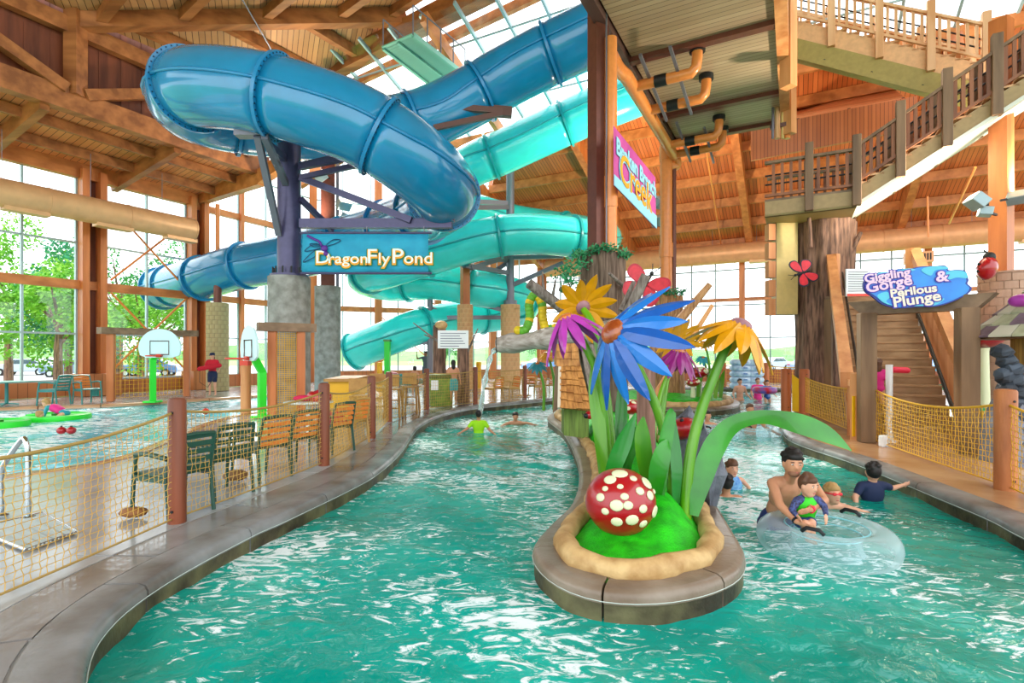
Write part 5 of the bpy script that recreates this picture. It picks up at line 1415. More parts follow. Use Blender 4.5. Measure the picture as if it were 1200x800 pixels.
# far island flowers
for (nm, px, py, Y, c_, lab) in (('giant_flower', 826, 401, 16.8, yel, 'small yellow daisy on the far island, left of the nodding yellow flower'), ('giant_flower', 824, 419, 17.2, M('petal teal', '#1f98a8', .4), 'small teal daisy on the far island below the yellow one'),
                             ('giant_flower', 630, 426, 13.2, M('petal deep teal', '#147a88', .4), 'teal spiky flower left of the shingled hut'), ('giant_flower', 642, 414, 13.4, yel, 'small yellow flower left of the shingled hut top')):
    c_p = P(px, py, Y); gx = c_p.x + .15
    flower(nm, lab, c_p, (-.1, -.5, .8), 12, .26, .10, .45, c_, cone_o, .06, [c_p, Vector((gx, Y, c_p.z * .6)), Vector((gx, Y, .2))], .04, (gx, Y, .2))
for i, (px, Y) in enumerate(((832, 16.5), (838, 16.8), (844, 17.0), (818, 16.9))):
    g = Gd(px, Y); blade('giant_leaf', ('tall green blade on the far island, %s of the cluster' % ('first', 'second', 'third', 'lowest')[i]), [Vector((g.x, Y, .2)), Vector((g.x + .05, Y, .8)), Vector((g.x + .1 * (i - 1), Y - .1, 1.3 - .1 * i))], [.06, .08, .01], stem_g)
# ------------------------------------------------------------------ fences of posts, rope and net
def fence_post(p, r, h, label, mat=post_m, group='round fence posts along the walks'):
    t = thing('fence_post', label, 'post', (p[0], p[1], 0), group=group)
    mb = MB(); mb.lathe([(r, 0), (r, h - .03), (r - .015, h - .008), (r - .05, h), (0, h)], (p[0], p[1], 0), 20); mb.build('shaft', mat, t, smooth='auto')
    for z in (h - .14, .12):
        m = Matrix.Rotation(PI / 2, 3, 'Y')
        mb = MB(); mb.cyl((p[0], p[1] - r - .008, z), (p[0], p[1] - r + .02, z), .014, 8); mb.build('bolt', black, t)
    return t
def net_span(a, b, h0, h1, sag, z0, cell, label, mat, wire=.0035, rope_r=.016, rmat=rope_m, under=True):
    """netting between two posts under a sagging rope: rope, bottom cord and mesh"""
    a = Vector((a[0], a[1], 0)); b = Vector((b[0], b[1], 0)); L = (b - a).length
    t = thing('rope_net', label, 'net', a)
    def top(f_): return h0 + (h1 - h0) * f_ - sag * 4 * f_ * (1 - f_)
    n = 14
    mb = MB(); mb.tube([a.lerp(b, i / n) + Vector((0, 0, top(i / n))) for i in range(n + 1)], rope_r, 8); mb.build('top_rope', rmat, t, smooth=True)
    mb = MB(); mb.tube([a.lerp(b, i / n) + Vector((0, 0, z0 - .01 * math.sin(PI * i / n))) for i in range(n + 1)], rope_r * .7, 6); mb.build('bottom_cord', rmat, t, smooth=True)
    mb = MB(); nv = int(L / cell); side = (b - a).normalized().cross(Vector((0, 0, 1)))
    rows = max(3, int((max(h0, h1) - z0) / cell))
    jit = lambda i, j: Vector((0, 0, 0)) + side * (.006 * math.sin(i * 2.1 + j)) + (b - a).normalized() * (cell * .12 * (1 if (i + j) % 2 else -1))
    node = [[a.lerp(b, i / nv) + Vector((0, 0, z0 + (top(i / nv) - z0) * j / rows)) + (jit(i, j) if 0 < j < rows else Vector()) for j in range(rows + 1)] for i in range(nv + 1)]
    for i in range(nv + 1): mb.tube(node[i], wire, 3, caps=False)
    for j in range(1, rows): mb.tube([node[i][j] for i in range(nv + 1)], wire, 3, caps=False)
    o = mb.build('netting', mat, t); o['kind'] = 'stuff'
    return t
PL_ = [(-3.19, 5.04), (-2.71, 7.63), (-2.68, 10.1), (-2.93, 12.6), (-2.47, 15.3), (-1.19, 17.1), (.47, 19.4)]
LP_LAB = ['nearest round brown fence post on the left walk', 'second round fence post along the left walk, beside the orange chairs', 'third round fence post along the left walk', 'fourth round fence post along the left walk, by the tall stools', 'fifth fence post along the left walk, beside the green bin', 'sixth fence post on the left walk, at the river bend', 'farthest fence post of the left walk, left of the shingled hut']
for p, lb in zip(PL_, LP_LAB): fence_post(p, .078, 1.19, lb, group=None)
spans = [((-3.42, 2.3), PL_[0])] + list(zip(PL_, PL_[1:]))
NL = ['nearest tan rope net at the left edge over the drain', 'tan rope net screening the dark green chairs', 'tan rope net between the second and third left posts', 'tan rope net between the third and fourth left posts', 'tan rope net before the tall stools', 'tan rope net before the green bin', 'tan rope net at the river bend by the far chairs']
for i, ((a, b), lb) in enumerate(zip(spans, NL)):
    net_span(a, b, 1.06, 1.06, .14 if i == 0 else (.10 if i < 3 else .05), .05, .058 if i < 3 else .09, lb, net_t, .0032 if i < 3 else .004, .014)
# right side
RPp = [(7.72, 14.9), (7.98, 14.45), (5.84, 6.26)]
fence_post(RPp[0], .135, 1.2, 'left of the paired orange posts by the yellow gate net', M('orange timber post', '#c9713a', .5, col2='#a8562a', scale=5, stretch=(1, 1, .1)), group=None)
fence_post(RPp[1], .13, 1.2, 'right of the paired orange posts by the yellow gate net', M('orange timber post', '#c9713a', .5), group=None)
fence_post(RPp[2], .11, 1.19, 'big round orange brown post at the right edge of the picture', M('tan timber post', '#bd7642', .55, col2='#9a5a2e', scale=6, stretch=(1, 1, .2), bump=.3), group=None)
mid = (6.55, 9.55)
net_span(RPp[1], mid, .98, .96, .10, .06, .075, 'yellow rope net right of the bark trunk base', net_y, .0055, .016, net_y)
net_span(mid, RPp[2], .96, 1.02, .16, .05, .070, 'yellow rope net in front of the lower stairs', net_y, .005, .016, net_y)
net_span(RPp[2], (4.9, 3.6), 1.02, 1.0, .12, .05, .065, 'yellow rope net leaving the picture at the right edge', net_y, .0042, .016, net_y)
fence_post((4.9, 3.6), .11, 1.19, 'round brown post past the right picture edge', post_m, group=None)
gs = thing('gate_net', 'bright yellow cloth strap gate between the paired orange posts', 'net', (7.85, 14.7, 0))
mb = MB(); mb.slab([Vector((7.80, 14.72, 1.05)), Vector((7.96, 14.36, .80)), Vector((7.96, 14.36, .02)), Vector((7.80, 14.72, .02))], (-.02, -.02, 0)); mb.build('strap_cloth', M('bright yellow cloth', '#f0b800', .6), gs)
t = thing('net_stake', 'yellow painted stake where the right nets meet', 'post', (mid[0], mid[1], 0))
mb = MB(); mb.cyl((mid[0], mid[1], 0), (mid[0], mid[1], 1.0), .03, 10); mb.build('stake', net_y, t); mb = MB(); mb.box((mid[0] - .15, mid[1] + .3, .45), (.16, .02, .75), .3); mb.build('yellow_flag', M('bright yellow cloth', '#f0b800', .6), t)
# white mast with red arm in front of the stairs
q = G(1042, 512)
t = thing('white_mast', 'white measuring mast with red arm before the stairs', 'mast', (q.x, q.y, 0))
mb = MB(); mb.tube([(q.x - .35, q.y - .5, .05), (q.x - .05, q.y - .05, .3), (q.x, q.y, .42), (q.x, q.y, 1.4)], .06, 14); mb.build('mast_tube', white, t, smooth='auto')
mb = MB(); mb.cap((q.x + .1, q.y, 1.30), (q.x + .34, q.y, 1.29), .06, .06); mb.build('red_arm', M('coral red plastic', '#e0304a', .4), t, smooth=True)
mb = MB(); mb.cyl((q.x - .4, q.y - .56, .0), (q.x - .4, q.y - .56, .03), .12, 12); mb.build('foot_plate', white, t)
mb = MB(); q2 = G(1050, 527); mb.box((q2.x, q2.y + .3, .1), (.12, .1, .2), .2); tag(mb.build('white_box', white, None, bevel=.02), 'small white box on the deck behind the yellow net', 'box')
# ------------------------------------------------------------------ chairs
def make_chair(name, frame_m, back_m, slats=5):
    t = thing(name, 'x', 'chair', off=False)
    def prt(mb, n, m, **k): return mb.build(n, m, t, world=False, **k)
    mb = MB(); mb.box((0, .02, .42), (.46, .46, .035)); prt(mb, 'seat', frame_m, bevel=.012)
    bk = MB()
    for s in (-1, 1): bk.tube([(s * .225, -.22, .40), (s * .225, -.26, .6), (s * .21, -.31, .80)], .02, 8)
    bk.tube([(-.21, -.31, .80), (0, -.325, .815), (.21, -.31, .80)], .022, 8); fr = prt(bk, 'back_frame', frame_m, smooth='auto')
    for k in range(slats):
        z = .47 + .32 * k / (slats - 1); y = -.235 - .075 * k / (slats - 1)
        mb = MB(); mb.box((0, y, z), (.42, .018, .052)); mb.build('back_slat', back_m, fr, world=False, bevel=.005)
    for sx in (-1, 1):
        mb = MB(); mb.tube([(sx * .25, .25, 0), (sx * .25, .22, .40), (sx * .25, .18, .62)], .02, 8); prt(mb, 'leg', frame_m, smooth='auto')
        mb = MB(); mb.tube([(sx * .235, -.27, 0), (sx * .23, -.22, .42)], .02, 8); prt(mb, 'leg', frame_m, smooth='auto')
        mb = MB(); mb.tube([(sx * .25, .20, .62), (sx * .255, 0, .635), (sx * .235, -.25, .60)], .024, 8, sx=1.3); prt(mb, 'armrest', frame_m, smooth='auto')
        mb = MB(); mb.bar((sx * .245, .22, .39), (sx * .235, -.22, .39), .03, .05); prt(mb, 'side_rail', frame_m)
    return t
ch_g, ug = make_chair('stacking_chair', chair_g, chair_g), []
ch_o, uo = make_chair('stacking_chair', chair_g, chair_o), []
ch_w, uw = make_chair('stacking_chair', M('tan chair frame', '#b08a4a', .5), chair_o), []
RZC = 1.083
place(ch_g, ug, (-3.42, 5.35, 0), RZC + .1, 'dark green slatted chair beside the nearest fence post')
place(ch_g, ug, (-3.36, 6.08, 0), RZC, 'dark green slatted chair behind the net, second of the row')
place(ch_o, uo, (-3.25, 6.88, 0), RZC, 'dark green chair with orange back, third of the row behind the net')
place(ch_o, uo, (-3.12, 7.55, 0), RZC, 'dark green chair with orange back, left of the second fence post')
place(ch_o, uo, (-2.98, 8.75, 0), RZC, 'orange backed chair between second and third fence posts')
place(ch_w, uw, (-2.95, 9.55, 0), RZC, 'tan framed chair just before the third fence post')
# far table group (right of the green bin)
spots = [(-.65, 18.6, .9, 'tan chair left of the far table before the brick pier'), (-.05, 18.9, 2.2, 'orange backed chair in front of the far table before the brick pier'), (.95, 20.0, 2.0, 'orange backed chair right of the farthest fence post'), (1.5, 20.4, 2.5, 'tan chair behind the shingled hut, rightmost of the far chairs'), (.7, 21.2, .2, 'tan chair on the far side of the far table')]
for x, y, rz, lb in spots: place(ch_w, uw, (x, y, 0), rz, lb)
def table(name, label, x, y, r, h, mat):
    t = thing(name, label, 'table', (x, y, 0))
    mb = MB(); mb.lathe([(0, h - .03), (r - .02, h - .03), (r, h - .015), (r - .01, h), (0, h)], (x, y, 0), 24); mb.build('tabletop', mat, t, smooth='auto')
    mb = MB(); mb.lathe([(.05, .04), (.045, h - .03)], (x, y, 0), 12); mb.build('pedestal', mat, t, smooth='auto')
    for k in range(4):
        a = k * PI / 2 + .4; mb = MB(); mb.bar((x, y, .05), (x + .3 * math.cos(a), y + .3 * math.sin(a), .02), .06, .04); mb.build('foot', mat, t)
    return t
table('pedestal_table', 'tan pedestal table among the far chairs', .45, 20.2, .42, .73, M('tan table plastic', '#d8a860', .5))
# tall stools around post four
def stool(x, y, label):
    t = thing('bar_stool', label, 'stool', (x, y, 0))
    m_ = M('honey timber', '#b58a48', .5, col2='#94682f', scale=4)
    mb = MB(); mb.box((x, y, .72), (.4, .4, .04)); mb.build('seat', m_, t, bevel=.01)
    for sx in (-1, 1):
        for sy in (-1, 1):
            mb = MB(); mb.bar((x + sx * .2, y + sy * .2, 0), (x + sx * .16, y + sy * .16, .72), .04, .04); mb.build('leg', m_, t)
    for z in (.25, .45):
        mb = MB(); mb.box((x, y - .18, z), (.34, .03, .03)); mb.build('stretcher', m_, t)
    mb = MB(); mb.box((x, y - .2, .95), (.38, .03, .3)); mb.build('backrest', m_, t)
stool(-3.2, 11.2, 'honey timber high stool left of the fourth fence post'); stool(-3.0, 13.4, 'honey timber high stool right of the fourth fence post'); stool(-2.75, 14.4, 'honey timber high stool left of the green bin'); stool(-3.5, 13.9, 'honey timber high stool behind the others by the kiosk counter')
t = thing('snack_counter', 'honey timber counter behind the tall stools', 'counter', (-3.9, 12.6, 0))
mb = MB(); mb.box((-3.9, 12.6, .5), (.5, 1.8, 1.0), .1); mb.build('counter_body', net_y, t); mb = MB(); mb.box((-3.9, 12.6, 1.03), (.65, 2.0, .06), .1); mb.build('counter_top', M('honey timber', '#b58a48', .5), t)
# towels, bags by the chairs
for (x, y, z, m_, lb) in ((-3.62, 9.95, .80, red, 'red towel bundle on the pale table, right of the crimson one'), (-2.98, 8.76, .52, M('crimson towel', '#c01a48', .8), 'crimson towel heaped on the orange backed chair near the third post')):
    mb = MB(); mb.ell((x, y, z), (.25, .18, .13), 12, 8)
    for v in mb.v: v.z += .03 * math.sin(v.x * 30) * math.cos(v.y * 25)
    tag(mb.build('towel', m_, None, smooth=True), lb, 'towel')
table('pedestal_table', 'pale pedestal table with towels behind the second fence post', -3.8, 9.9, .45, .72, M('pale plastic', '#c9d4cc', .5))
mb = MB(); mb.ell((-3.9, 9.9, .78), (.2, .14, .06), 12, 6); tag(mb.build('towel', M('crimson towel', '#c01a48', .8), None, smooth=True), 'crimson towel on the pale table', 'towel')
mb = MB(); mb.ell((-3.72, 5.2, .05), (.14, .09, .05), 10, 6); tag(mb.build('sandal', M('brown sandal', '#8a5a30', .7), None, smooth=True), 'brown sandals under the nearest green chair', 'sandal')
mb = MB(); mb.ell((-3.5, 6.7, .07), (.16, .12, .07), 10, 6); tag(mb.build('bag', M('brown canvas', '#7a5a3a', .8), None, smooth=True), 'brown bag on the deck under the third chair', 'bag')
# ------------------------------------------------------------------ pool side: rail, drain, hoops, floats
t = thing('grab_rail', 'chrome pool grab rail behind the nearest net', 'rail', G(33, 607))
g1 = G(33, 607); g0 = Vector((g1.x - .32, g1.y + .06, 0))
mb = MB(); mb.tube(spline([g1, g1 + Vector((0, 0, .55)), g1 + Vector((-.02, 0, .74)), g1 + Vector((-.10, .04, .76)), g1 + Vector((-.24, .05, .58)), g0 + Vector((0, 0, .42)), g0], 6), .024, 12); mb.build('rail_tube', chrome, t, smooth=True)
for p in (g0, g1):
    mb = MB(); mb.lathe([(.06, 0), (.06, .015), (.03, .03)], p, 14); mb.build('floor_flange', chrome, t)
t = thing('drain_grate', 'slatted drain grate in the deck behind the nearest net', 'grate', G(40, 622))
q = [G(52, 601), G(92, 624), G(40, 643), G(-30, 640), G(0, 613)]
a, b, c_, d_ = G(50, 602), G(90, 624), G(30, 646), G(-30, 622)
mb = MB(); mb.slab([a, b, c_, d_], (0, 0, .004)); mb.build('channel', M('grate channel', '#0c2430', .6), t)
for k in range(13):
    f_ = (k + .5) / 13; mb = MB(); mb.bar(a.lerp(d_, f_) + upz * .010, b.lerp(c_, f_) + upz * .010, .04, .010); mb.build('slat', M('pale grate slat', '#b9c4c4', .5), t)
mb = MB(); mb.tube([p + upz * .012 for p in (a, b, c_, d_)], .012, 6, closed=True); mb.build('grate_frame', chrome, t)
def hoop(label, base, pole_top, bc, w, h, yaw, pole_m, loc):
    t = thing('basketball_hoop', label, 'hoop', loc)
    ex = Vector((math.cos(yaw), math.sin(yaw), 0)); n = Vector((math.sin(yaw), -math.cos(yaw), 0))
    pts = []
    for k in range(25):
        a = PI * k / 24; pts.append(bc + ex * (w / 2 * math.cos(a)) + upz * (h * .62 * math.sin(a) - h * .12))
    pts += [bc - ex * w * .46 - upz * h * .32, bc - ex * w * .3 - upz * h * .40, bc + ex * w * .3 - upz * h * .40, bc + ex * w * .46 - upz * h * .32]
    mb = MB(); mb.slab(pts, -n * .05); bb = mb.build('backboard', M('backboard pale blue', '#c4e4e6', .35), t)
    mb = MB(); fr = [(-.22, -.3), (.22, -.3), (.22, .12), (-.22, .12)]
    mb.tube([bc + ex * (x * w) + upz * (y * h) + n * .01 for x, y in fr], .018, 4, closed=True); mb.build('target_square', steel_br, bb)
    mb = MB(); mb.tube([bc + n * .28 - upz * h * .34 + ex * (.23 * math.cos(q)) + n * (.23 * math.sin(q)) for q in [2 * PI * i / 20 for i in range(20)]], .022, 6, closed=True); rm = mb.build('rim', M('rim orange red', '#d8402a', .4), t)
    mb = MB(); mb.bar(bc - upz * h * .34, bc + n * .08 - upz * h * .34, .14, .1); mb.build('rim_plate', M('rim orange red', '#d8402a', .4), rm)
    mb = MB(); mb.tube([base, Vector((base.x, base.y, pole_top)), bc - n * .1 - upz * h * .25], .12, 4); mb.build('pole', pole_m, t)
    mb = MB(); mb.box((base.x, base.y, .03), (.4, .4, .06)); mb.build('base_plate', pole_m, t)
    return t
b_ = Gd(179, 17.6); hoop('basketball hoop facing the camera on a lime pole at the back pool edge', b_, 1.45, P(187, 404, 17.4), 1.36, 1.05, .05, lime, b_)
b_ = Gd(307, 13.4); hoop('basketball hoop turned sideways on a bent lime pole near the net panel', b_, 1.15, P(291, 404, 13.0), 1.05, .98, -.75, lime, b_)
def net_frame(label, a, b, z1, za, mat, cell=.12, posts=True):
    t = thing('ball_net', label, 'net', a)
    for p in (a, b):
        mb = MB(); mb.box((p.x, p.y, z1 / 2), (.2, .2, z1), .3); mb.build('timber_post', glulam_z, t)
    d = (b - a).normalized()
    mb = MB(); mb.bar(a - d * .35 + upz * (z1 + .1), b + d * .35 + upz * (z1 + .1), .35, .22); mb.build('top_beam', wood_gx, t)
    mb = MB(); L = (b - a).length; n = int(L / cell); m_ = int((z1 - za) / cell)
    for i in range(n + 1): p = a.lerp(b, i / n); mb.tube([p + upz * za, p + upz * z1], .008, 3, caps=False)
    for j in range(m_ + 1): z = za + (z1 - za) * j / m_; mb.tube([a + upz * z, b + upz * z], .008, 3, caps=False)
    o = mb.build('netting', mat, t); o['kind'] = 'stuff'
net_frame('timber frame with yellow net behind the camera facing hoop', Gd(130, 18.0), Gd(219, 20.2), 2.3, .1, net_y, .14)
net_frame('tall timber frame with dense yellow net beside the concrete drum', Gd(319, 13.6), Gd(353, 14.0), 2.2, .05, net_y, .055)
t = thing('dock_post', 'short tan dock post under the sideways hoop', 'post', Gd(288, 14.4)); p = Gd(288, 14.4)
mb = MB(); mb.cyl(p, p + upz * 1.3, .13, 14); mb.build('shaft', wood_o, t, smooth='auto'); mb = MB(); mb.box(p + upz * 1.36, (.22, .22, .14)); mb.build('red_clamp', M('rim orange red', '#d8402a', .4), t)
def pad(label, c, r, yaw):
    t = thing('lily_pad_float', label, 'float', c)
    pts = []
    for k in range(32):
        a = 2 * PI * k / 32; rr = r * (1 if abs(a - PI) > .25 else .55); pts.append((rr * math.cos(a + yaw), rr * .9 * math.sin(a + yaw)))
    mb = MB(); n = len(pts); vs = []
    for (s, z) in ((1, -.05), (1.03, .02), (1.0, .10), (.9, .12), (.85, .08)): vs += [(c.x + x * s, c.y + y * s, c.z + z) for x, y in pts]
    fs = [(j * n + i, j * n + (i + 1) % n, (j + 1) * n + (i + 1) % n, (j + 1) * n + i) for j in range(4) for i in range(n)] + [tuple(4 * n + i for i in range(n))]
    mb._add(vs, fs); mb.build('pad', lime, t, smooth='auto')
    mb = MB(); mb.cyl((c.x, c.y, c.z + .08), (c.x, c.y, c.z + .13), .1, 12); mb.build('hub', leaf_g, t)
pc1 = G(66, 490, -.08); pad('green lily pad float carrying the crouching child', pc1, .75, .5)
pc2 = G(-2, 498, -.08); pad('green lily pad float cut by the left picture edge', pc2, .6, 1.5)
for x, lb in ((72, 'left of the two red floating balls'), (83.5, 'right of the two red floating balls')):
    p = G(x, 507, -.05); t = thing('float_ball', lb, 'ball', p); mb = MB(); mb.ell(p + upz * .05, (.088, .088, .078), 16, 10); mb.build('ball', red, t, smooth=True); mb = MB(); mb.cyl(p + upz * .13, p + upz * .15, .02, 8); mb.build('valve', black, t)
p = G(241, 484, -.05); t = thing('float_ball', 'single small orange red ball floating by the nearest fence post', 'ball', p); mb = MB(); mb.ell(p + upz * .05, .09, 14, 8); mb.build('ball', M('rim orange red', '#d8402a', .4), t, smooth=True); mb = MB(); mb.cyl(p + upz * .13, p + upz * .15, .02, 8); mb.build('valve', black, t)
# green table and chairs by the left windows
table('pedestal_table', 'green pedestal table cut by the left picture edge', -16.0, 16.75, .75, .74, teal_c)
ch_t, ut = make_chair('patio_chair', teal_c, teal_c), []
place(ch_t, ut, (-14.5, 16.75, 0), 1.6, 'teal green patio chair beside the green table', 1.15)
ch_u, uu = make_chair('patio_chair', teal_c, chair_o), []
place(ch_u, uu, (-13.85, 17.25, 0), -2.0, 'teal framed patio chair with tan back by the window plinth', 1.12)
p = Gd(112, 18.3); t = thing('wall_panel', 'small teal access panel on the wooden plinth', 'panel', p + upz * .45); mb = MB(); mb.box(P(111, 459, 17.8), (.36, .05, .28), -.3); mb.build('panel', M('teal vent', '#1f9088', .4), t, bevel=.01)
mb = MB()
for k in range(4): mb.box(P(111, 459, 17.77) + upz * (-.09 + .06 * k), (.3, .04, .012), -.3)
mb.build('louvre', teal_c, t)
# ------------------------------------------------------------------ far left deck: notice posts, bin, toys
t = thing('notice_board', 'white notice board hung between two bark posts', 'sign', Gd(530, 17.2))
for x, y_, r_, zt_ in ((515, 18.2, .23, 2.6), (543, 17.6, .2, 1.9)):
    p = Gd(x, y_); mb = MB(); mb.tube([p, p + upz * .8, p + upz * zt_], [r_ * 1.1, r_, r_ * .95], 16); mb.build('bark_post', bark, t, smooth='auto')
a = P(513, 387, 17.3); b = P(549, 387, 17.3); mb = MB(); mb.slab([a, b, P(549, 408, 17.3), P(513, 408, 17.3)], (0, .03, 0)); nb_ = mb.build('board', white, t)
for k in range(6):
    y_ = 390 + k * 3; mb = MB(); mb.slab([P(516, y_, 17.28), P(546 - (k * 7 % 9), y_, 17.28), P(546 - (k * 7 % 9), y_ + .9, 17.28), P(516, y_ + .9, 17.28)], (0, -.004, 0)); mb.build('text_line', M('grey ink', '#8a8f94', .6), nb_)
for a, b in (((520, 405, 17.6), (484, 378, 17.4)), ((548, 412, 17.5), (560, 385, 17.3)), ((512, 398, 18), (497, 392, 18))): branch(t, P(*a), P(*b), .04, .015, bark_g)
mb = MB(); mb.ell(P(517, 381, 18.1), (.22, .2, .16), 12, 8); mb.build('snail_shell', sandy, t, smooth=True)
p = G(515, 476); t = thing('rubbish_bin', 'olive and lime striped rubbish bin on the left walk', 'bin', p)
mb = MB(); mb.lathe([(.36, 0), (.38, .9), (.36, .95), (.1, 1.0)], p + Vector((0, .4, 0)), 24); mb.build('drum', M('olive drum', '#7a9a2c', .5, col2='#5a7424', scale=4), t, smooth='auto')
mb = MB(); mb.lathe([(.40, .85), (.41, .93), (.38, .97)], p + Vector((0, .4, 0)), 24); mb.build('lid_rim', M('dark olive', '#56602a', .5), t, smooth='auto')
mb = MB(); mb.box(p + Vector((-.15, .02, .65)), (.22, .03, .3)); mb.build('label_plate', white, t)
def toy(label, c, r, m1, m2, cat='float'):
    t = thing('pool_toy', label, cat, c)
    mb = MB(); mb.lathe([(r * .2, .02), (r * .95, .12), (r, .25), (r * .9, .36), (r * .8, .25), (0, .2)], c, 20); mb.build('tub', m1, t, smooth='auto')
    mb = MB(); mb.ell(c + upz * .45, (r * .5, r * .35, .2), 12, 8); mb.build('cover', m2, t, smooth=True)
toy('yellow wading tub with red cover on the far left deck', G(458, 449) , .9, net_y, red)
toy('blue canopy float at the left of the bark posts', G(480, 452), .7, teal_c, M('blue canopy', '#2a86c0', .5))
toy('blue domed float seen between the two bark posts', G(525, 452), .6, net_y, M('blue canopy', '#2a86c0', .5))
for x, lb in ((468, 'left of two teal bucket seats on the far deck'), (477, 'right of two teal bucket seats on the far deck')):
    p = G(x, 461); t = thing('bucket_seat', lb, 'chair', p); mb = MB(); mb.lathe([(.0, .35), (.25, .36), (.32, .55), (.3, .8), (.26, .8), (.24, .5), (0, .42)], p, 16); mb.build('shell', teal_c, t, smooth='auto'); mb = MB(); mb.cyl(p, p + upz * .36, .05, 8); mb.build('stem', steel_g, t)
p = G(618, 442); 
t = thing('lime_pole', 'lime green play pole by the back wall', 'pole', Gd(454, 25)); p = Gd(454, 25); mb = MB(); mb.box(p + upz * 1.1, (.25, .25, 2.2)); mb.build('shaft', lime, t); mb = MB(); mb.box(p + upz * 2.25, (.32, .32, .1)); mb.build('cap', leaf_g, t)
for i, (x, y_) in enumerate(((561, 24.5), (445, 23))):
    p = Gd(x, y_); fence_post((p.x, p.y), .12, 1.25, ('far yellow bollard behind the river bend post', 'far yellow bollard on the back left deck')[i], M('yellow bollard', '#e8a818', .5), group=None)
# ------------------------------------------------------------------ right side things
c = Gd(1178, 13.0)
t = thing('brick_pier', 'rose brick pier with timber column at the right edge', 'column', c)
brickcol(t, c, .52, 0, P(1178, 322, 13).z, (mortar3, brick_r), .19, 12)
mb = MB(); mb.cyl((c.x, c.y, P(1178, 322, 13).z), (c.x, c.y, P(1178, 322, 13).z + .05), .54, 24); mb.build('pier_cap', brick_r, t)
mb = MB(); mb.box((c.x - .1, c.y, 6.6), (.40, .36, 6.4), .48); mb.build('timber_shaft', glulam_z, t)
def floodlight(label, c, d, s, watts=0, aim=None):
    t = thing('floodlight', label, 'floodlight', c); d = Vector(d).normalized(); m = d.to_track_quat('-Y', 'Z').to_matrix()
    mb = MB(); mb.box(c, (s, s * .7, s * .55), m=m); mb.build('housing', M('grey lamp housing', '#8fa2a6', .4, .4), t, bevel=.02)
    mb = MB(); mb.box(c + d * s * .36, (s * .9, .02, s * .45), m=m); mb.build('lens', M('lamp lens', '#fff0d8', .15, emit=2.0 if watts else 0), t)
    mb = MB(); mb.bar(c, c + Vector((.35 if d.x < 0 else -.35, .1, -.05)), .05, .05); mb.build('bracket', black, t)
    if watts:
        l = bpy.data.lights.new('floodlight_lamp', 'SPOT'); l.energy = watts; l.spot_size = math.radians(150); l.spot_blend = .9; l.shadow_soft_size = .25; l.color = (1, .86, .68)
        o = bpy.data.objects.new('lamp', l); COL.objects.link(o); o.parent = t; o.location = d * (s * .45)
        o.rotation_euler = d.to_track_quat('-Z', 'Y').to_euler()
WT = 1900
floodlight('floodlight angled up left on the right timber column, upper of the pair', P(1145, 236, 12.6), (-.7, .2, .68), .46, WT)
floodlight('floodlight pointing left on the right timber column, lower of the pair', P(1155, 248, 12.6), (-.8, .55, .2), .36)
floodlight('floodlight on the right side of the timber column', P(1194, 231, 12.6), (.6, .4, .7), .42, WT)
floodlight('floodlight behind the orange pipe column, upper one', P(774, 238, 19.6), (-.4, .55, .73), .6, 1300)
floodlight('floodlight behind the orange pipe column, lower one', P(774, 258, 19.6), (.7, .5, .5), .6, 1300)
floodlight('floodlight high on the red brown timber column', P(376, 207, 22.0), (-.5, -.4, .77), .55, 700)
floodlight('floodlight right of the red brown timber column above the banner', P(403, 240, 22.0), (.5, -.5, .7), .55, 700)
floodlight('lower floodlight right of the red brown timber column', P(403, 255, 22.0), (-.8, -.5, .35), .5, 700)
# thatched hut at the right edge
t = thing('shingle_hut', 'round hut with grey green shingle roof at the right edge', 'hut', Gd(1215, 8.2))
hc = Gd(1248, 8.2); zr0 = P(0, 395, 8.2).z; zr1 = P(0, 340, 8.2).z + .35
mb = MB(); mb.cyl(hc, hc + upz * (zr0 + .05), .62, 28); mb.build('wall', M('mustard plank wall', '#a8843a', .7, col2='#7a5a26', scale=4, stretch=(4, 4, .3)), t, smooth='auto')
sh_m = [M('sage shingle', '#a8a88a', .7, col2='#868668', scale=4), M('mauve shingle', '#7a6470', .7, col2='#5a4650', scale=4), M('pale shingle', '#b9b4a0', .7)]
rows = 6
for i in range(rows):
    f0 = i / rows; f1 = (i + 1.15) / rows
    r0, r1 = 1.15 * (1 - f0 * .92), 1.15 * (1 - min(1, f1) * .92); z0_, z1_ = zr0 + (zr1 - zr0) * f0, zr0 + (zr1 - zr0) * min(1, f1)
    n = 22 - i * 2
    for k in range(n):
        a0 = 2 * PI * (k + .5 * (i % 2)) / n; a1 = a0 + 2 * PI / n * .96
        if math.cos(a0 + PI / n) > .75: continue
        pt = lambda r, a, z: Vector((hc.x + r * math.cos(a), hc.y + r * math.sin(a), z))
        mb = MB(); mb.slab([pt(r0 + .04, a0, z0_), pt(r0 + .04, a1, z0_), pt(r1, a1, z1_), pt(r1, a0, z1_)], (0, 0, .03)); mb.build('shingle', sh_m[(k * 7 + i * 3) % 3], t)
mb = MB(); mb.lathe([(1.12, zr0 - .02), (.06, zr1)], hc, 24); mb.build('roof_cone', wood_g, t)
mb = MB(); mb.ell(P(1196, 352, 8.0), (.08, .2, .1)); mb.build('purple_finial', M('petal violet pink', '#b544b0', .4), t, smooth=True)
t = thing('rock_spring', 'dark knotted rock column climbing the hut wall', 'rock', G(1190, 540))
rr_ = random.Random(5)
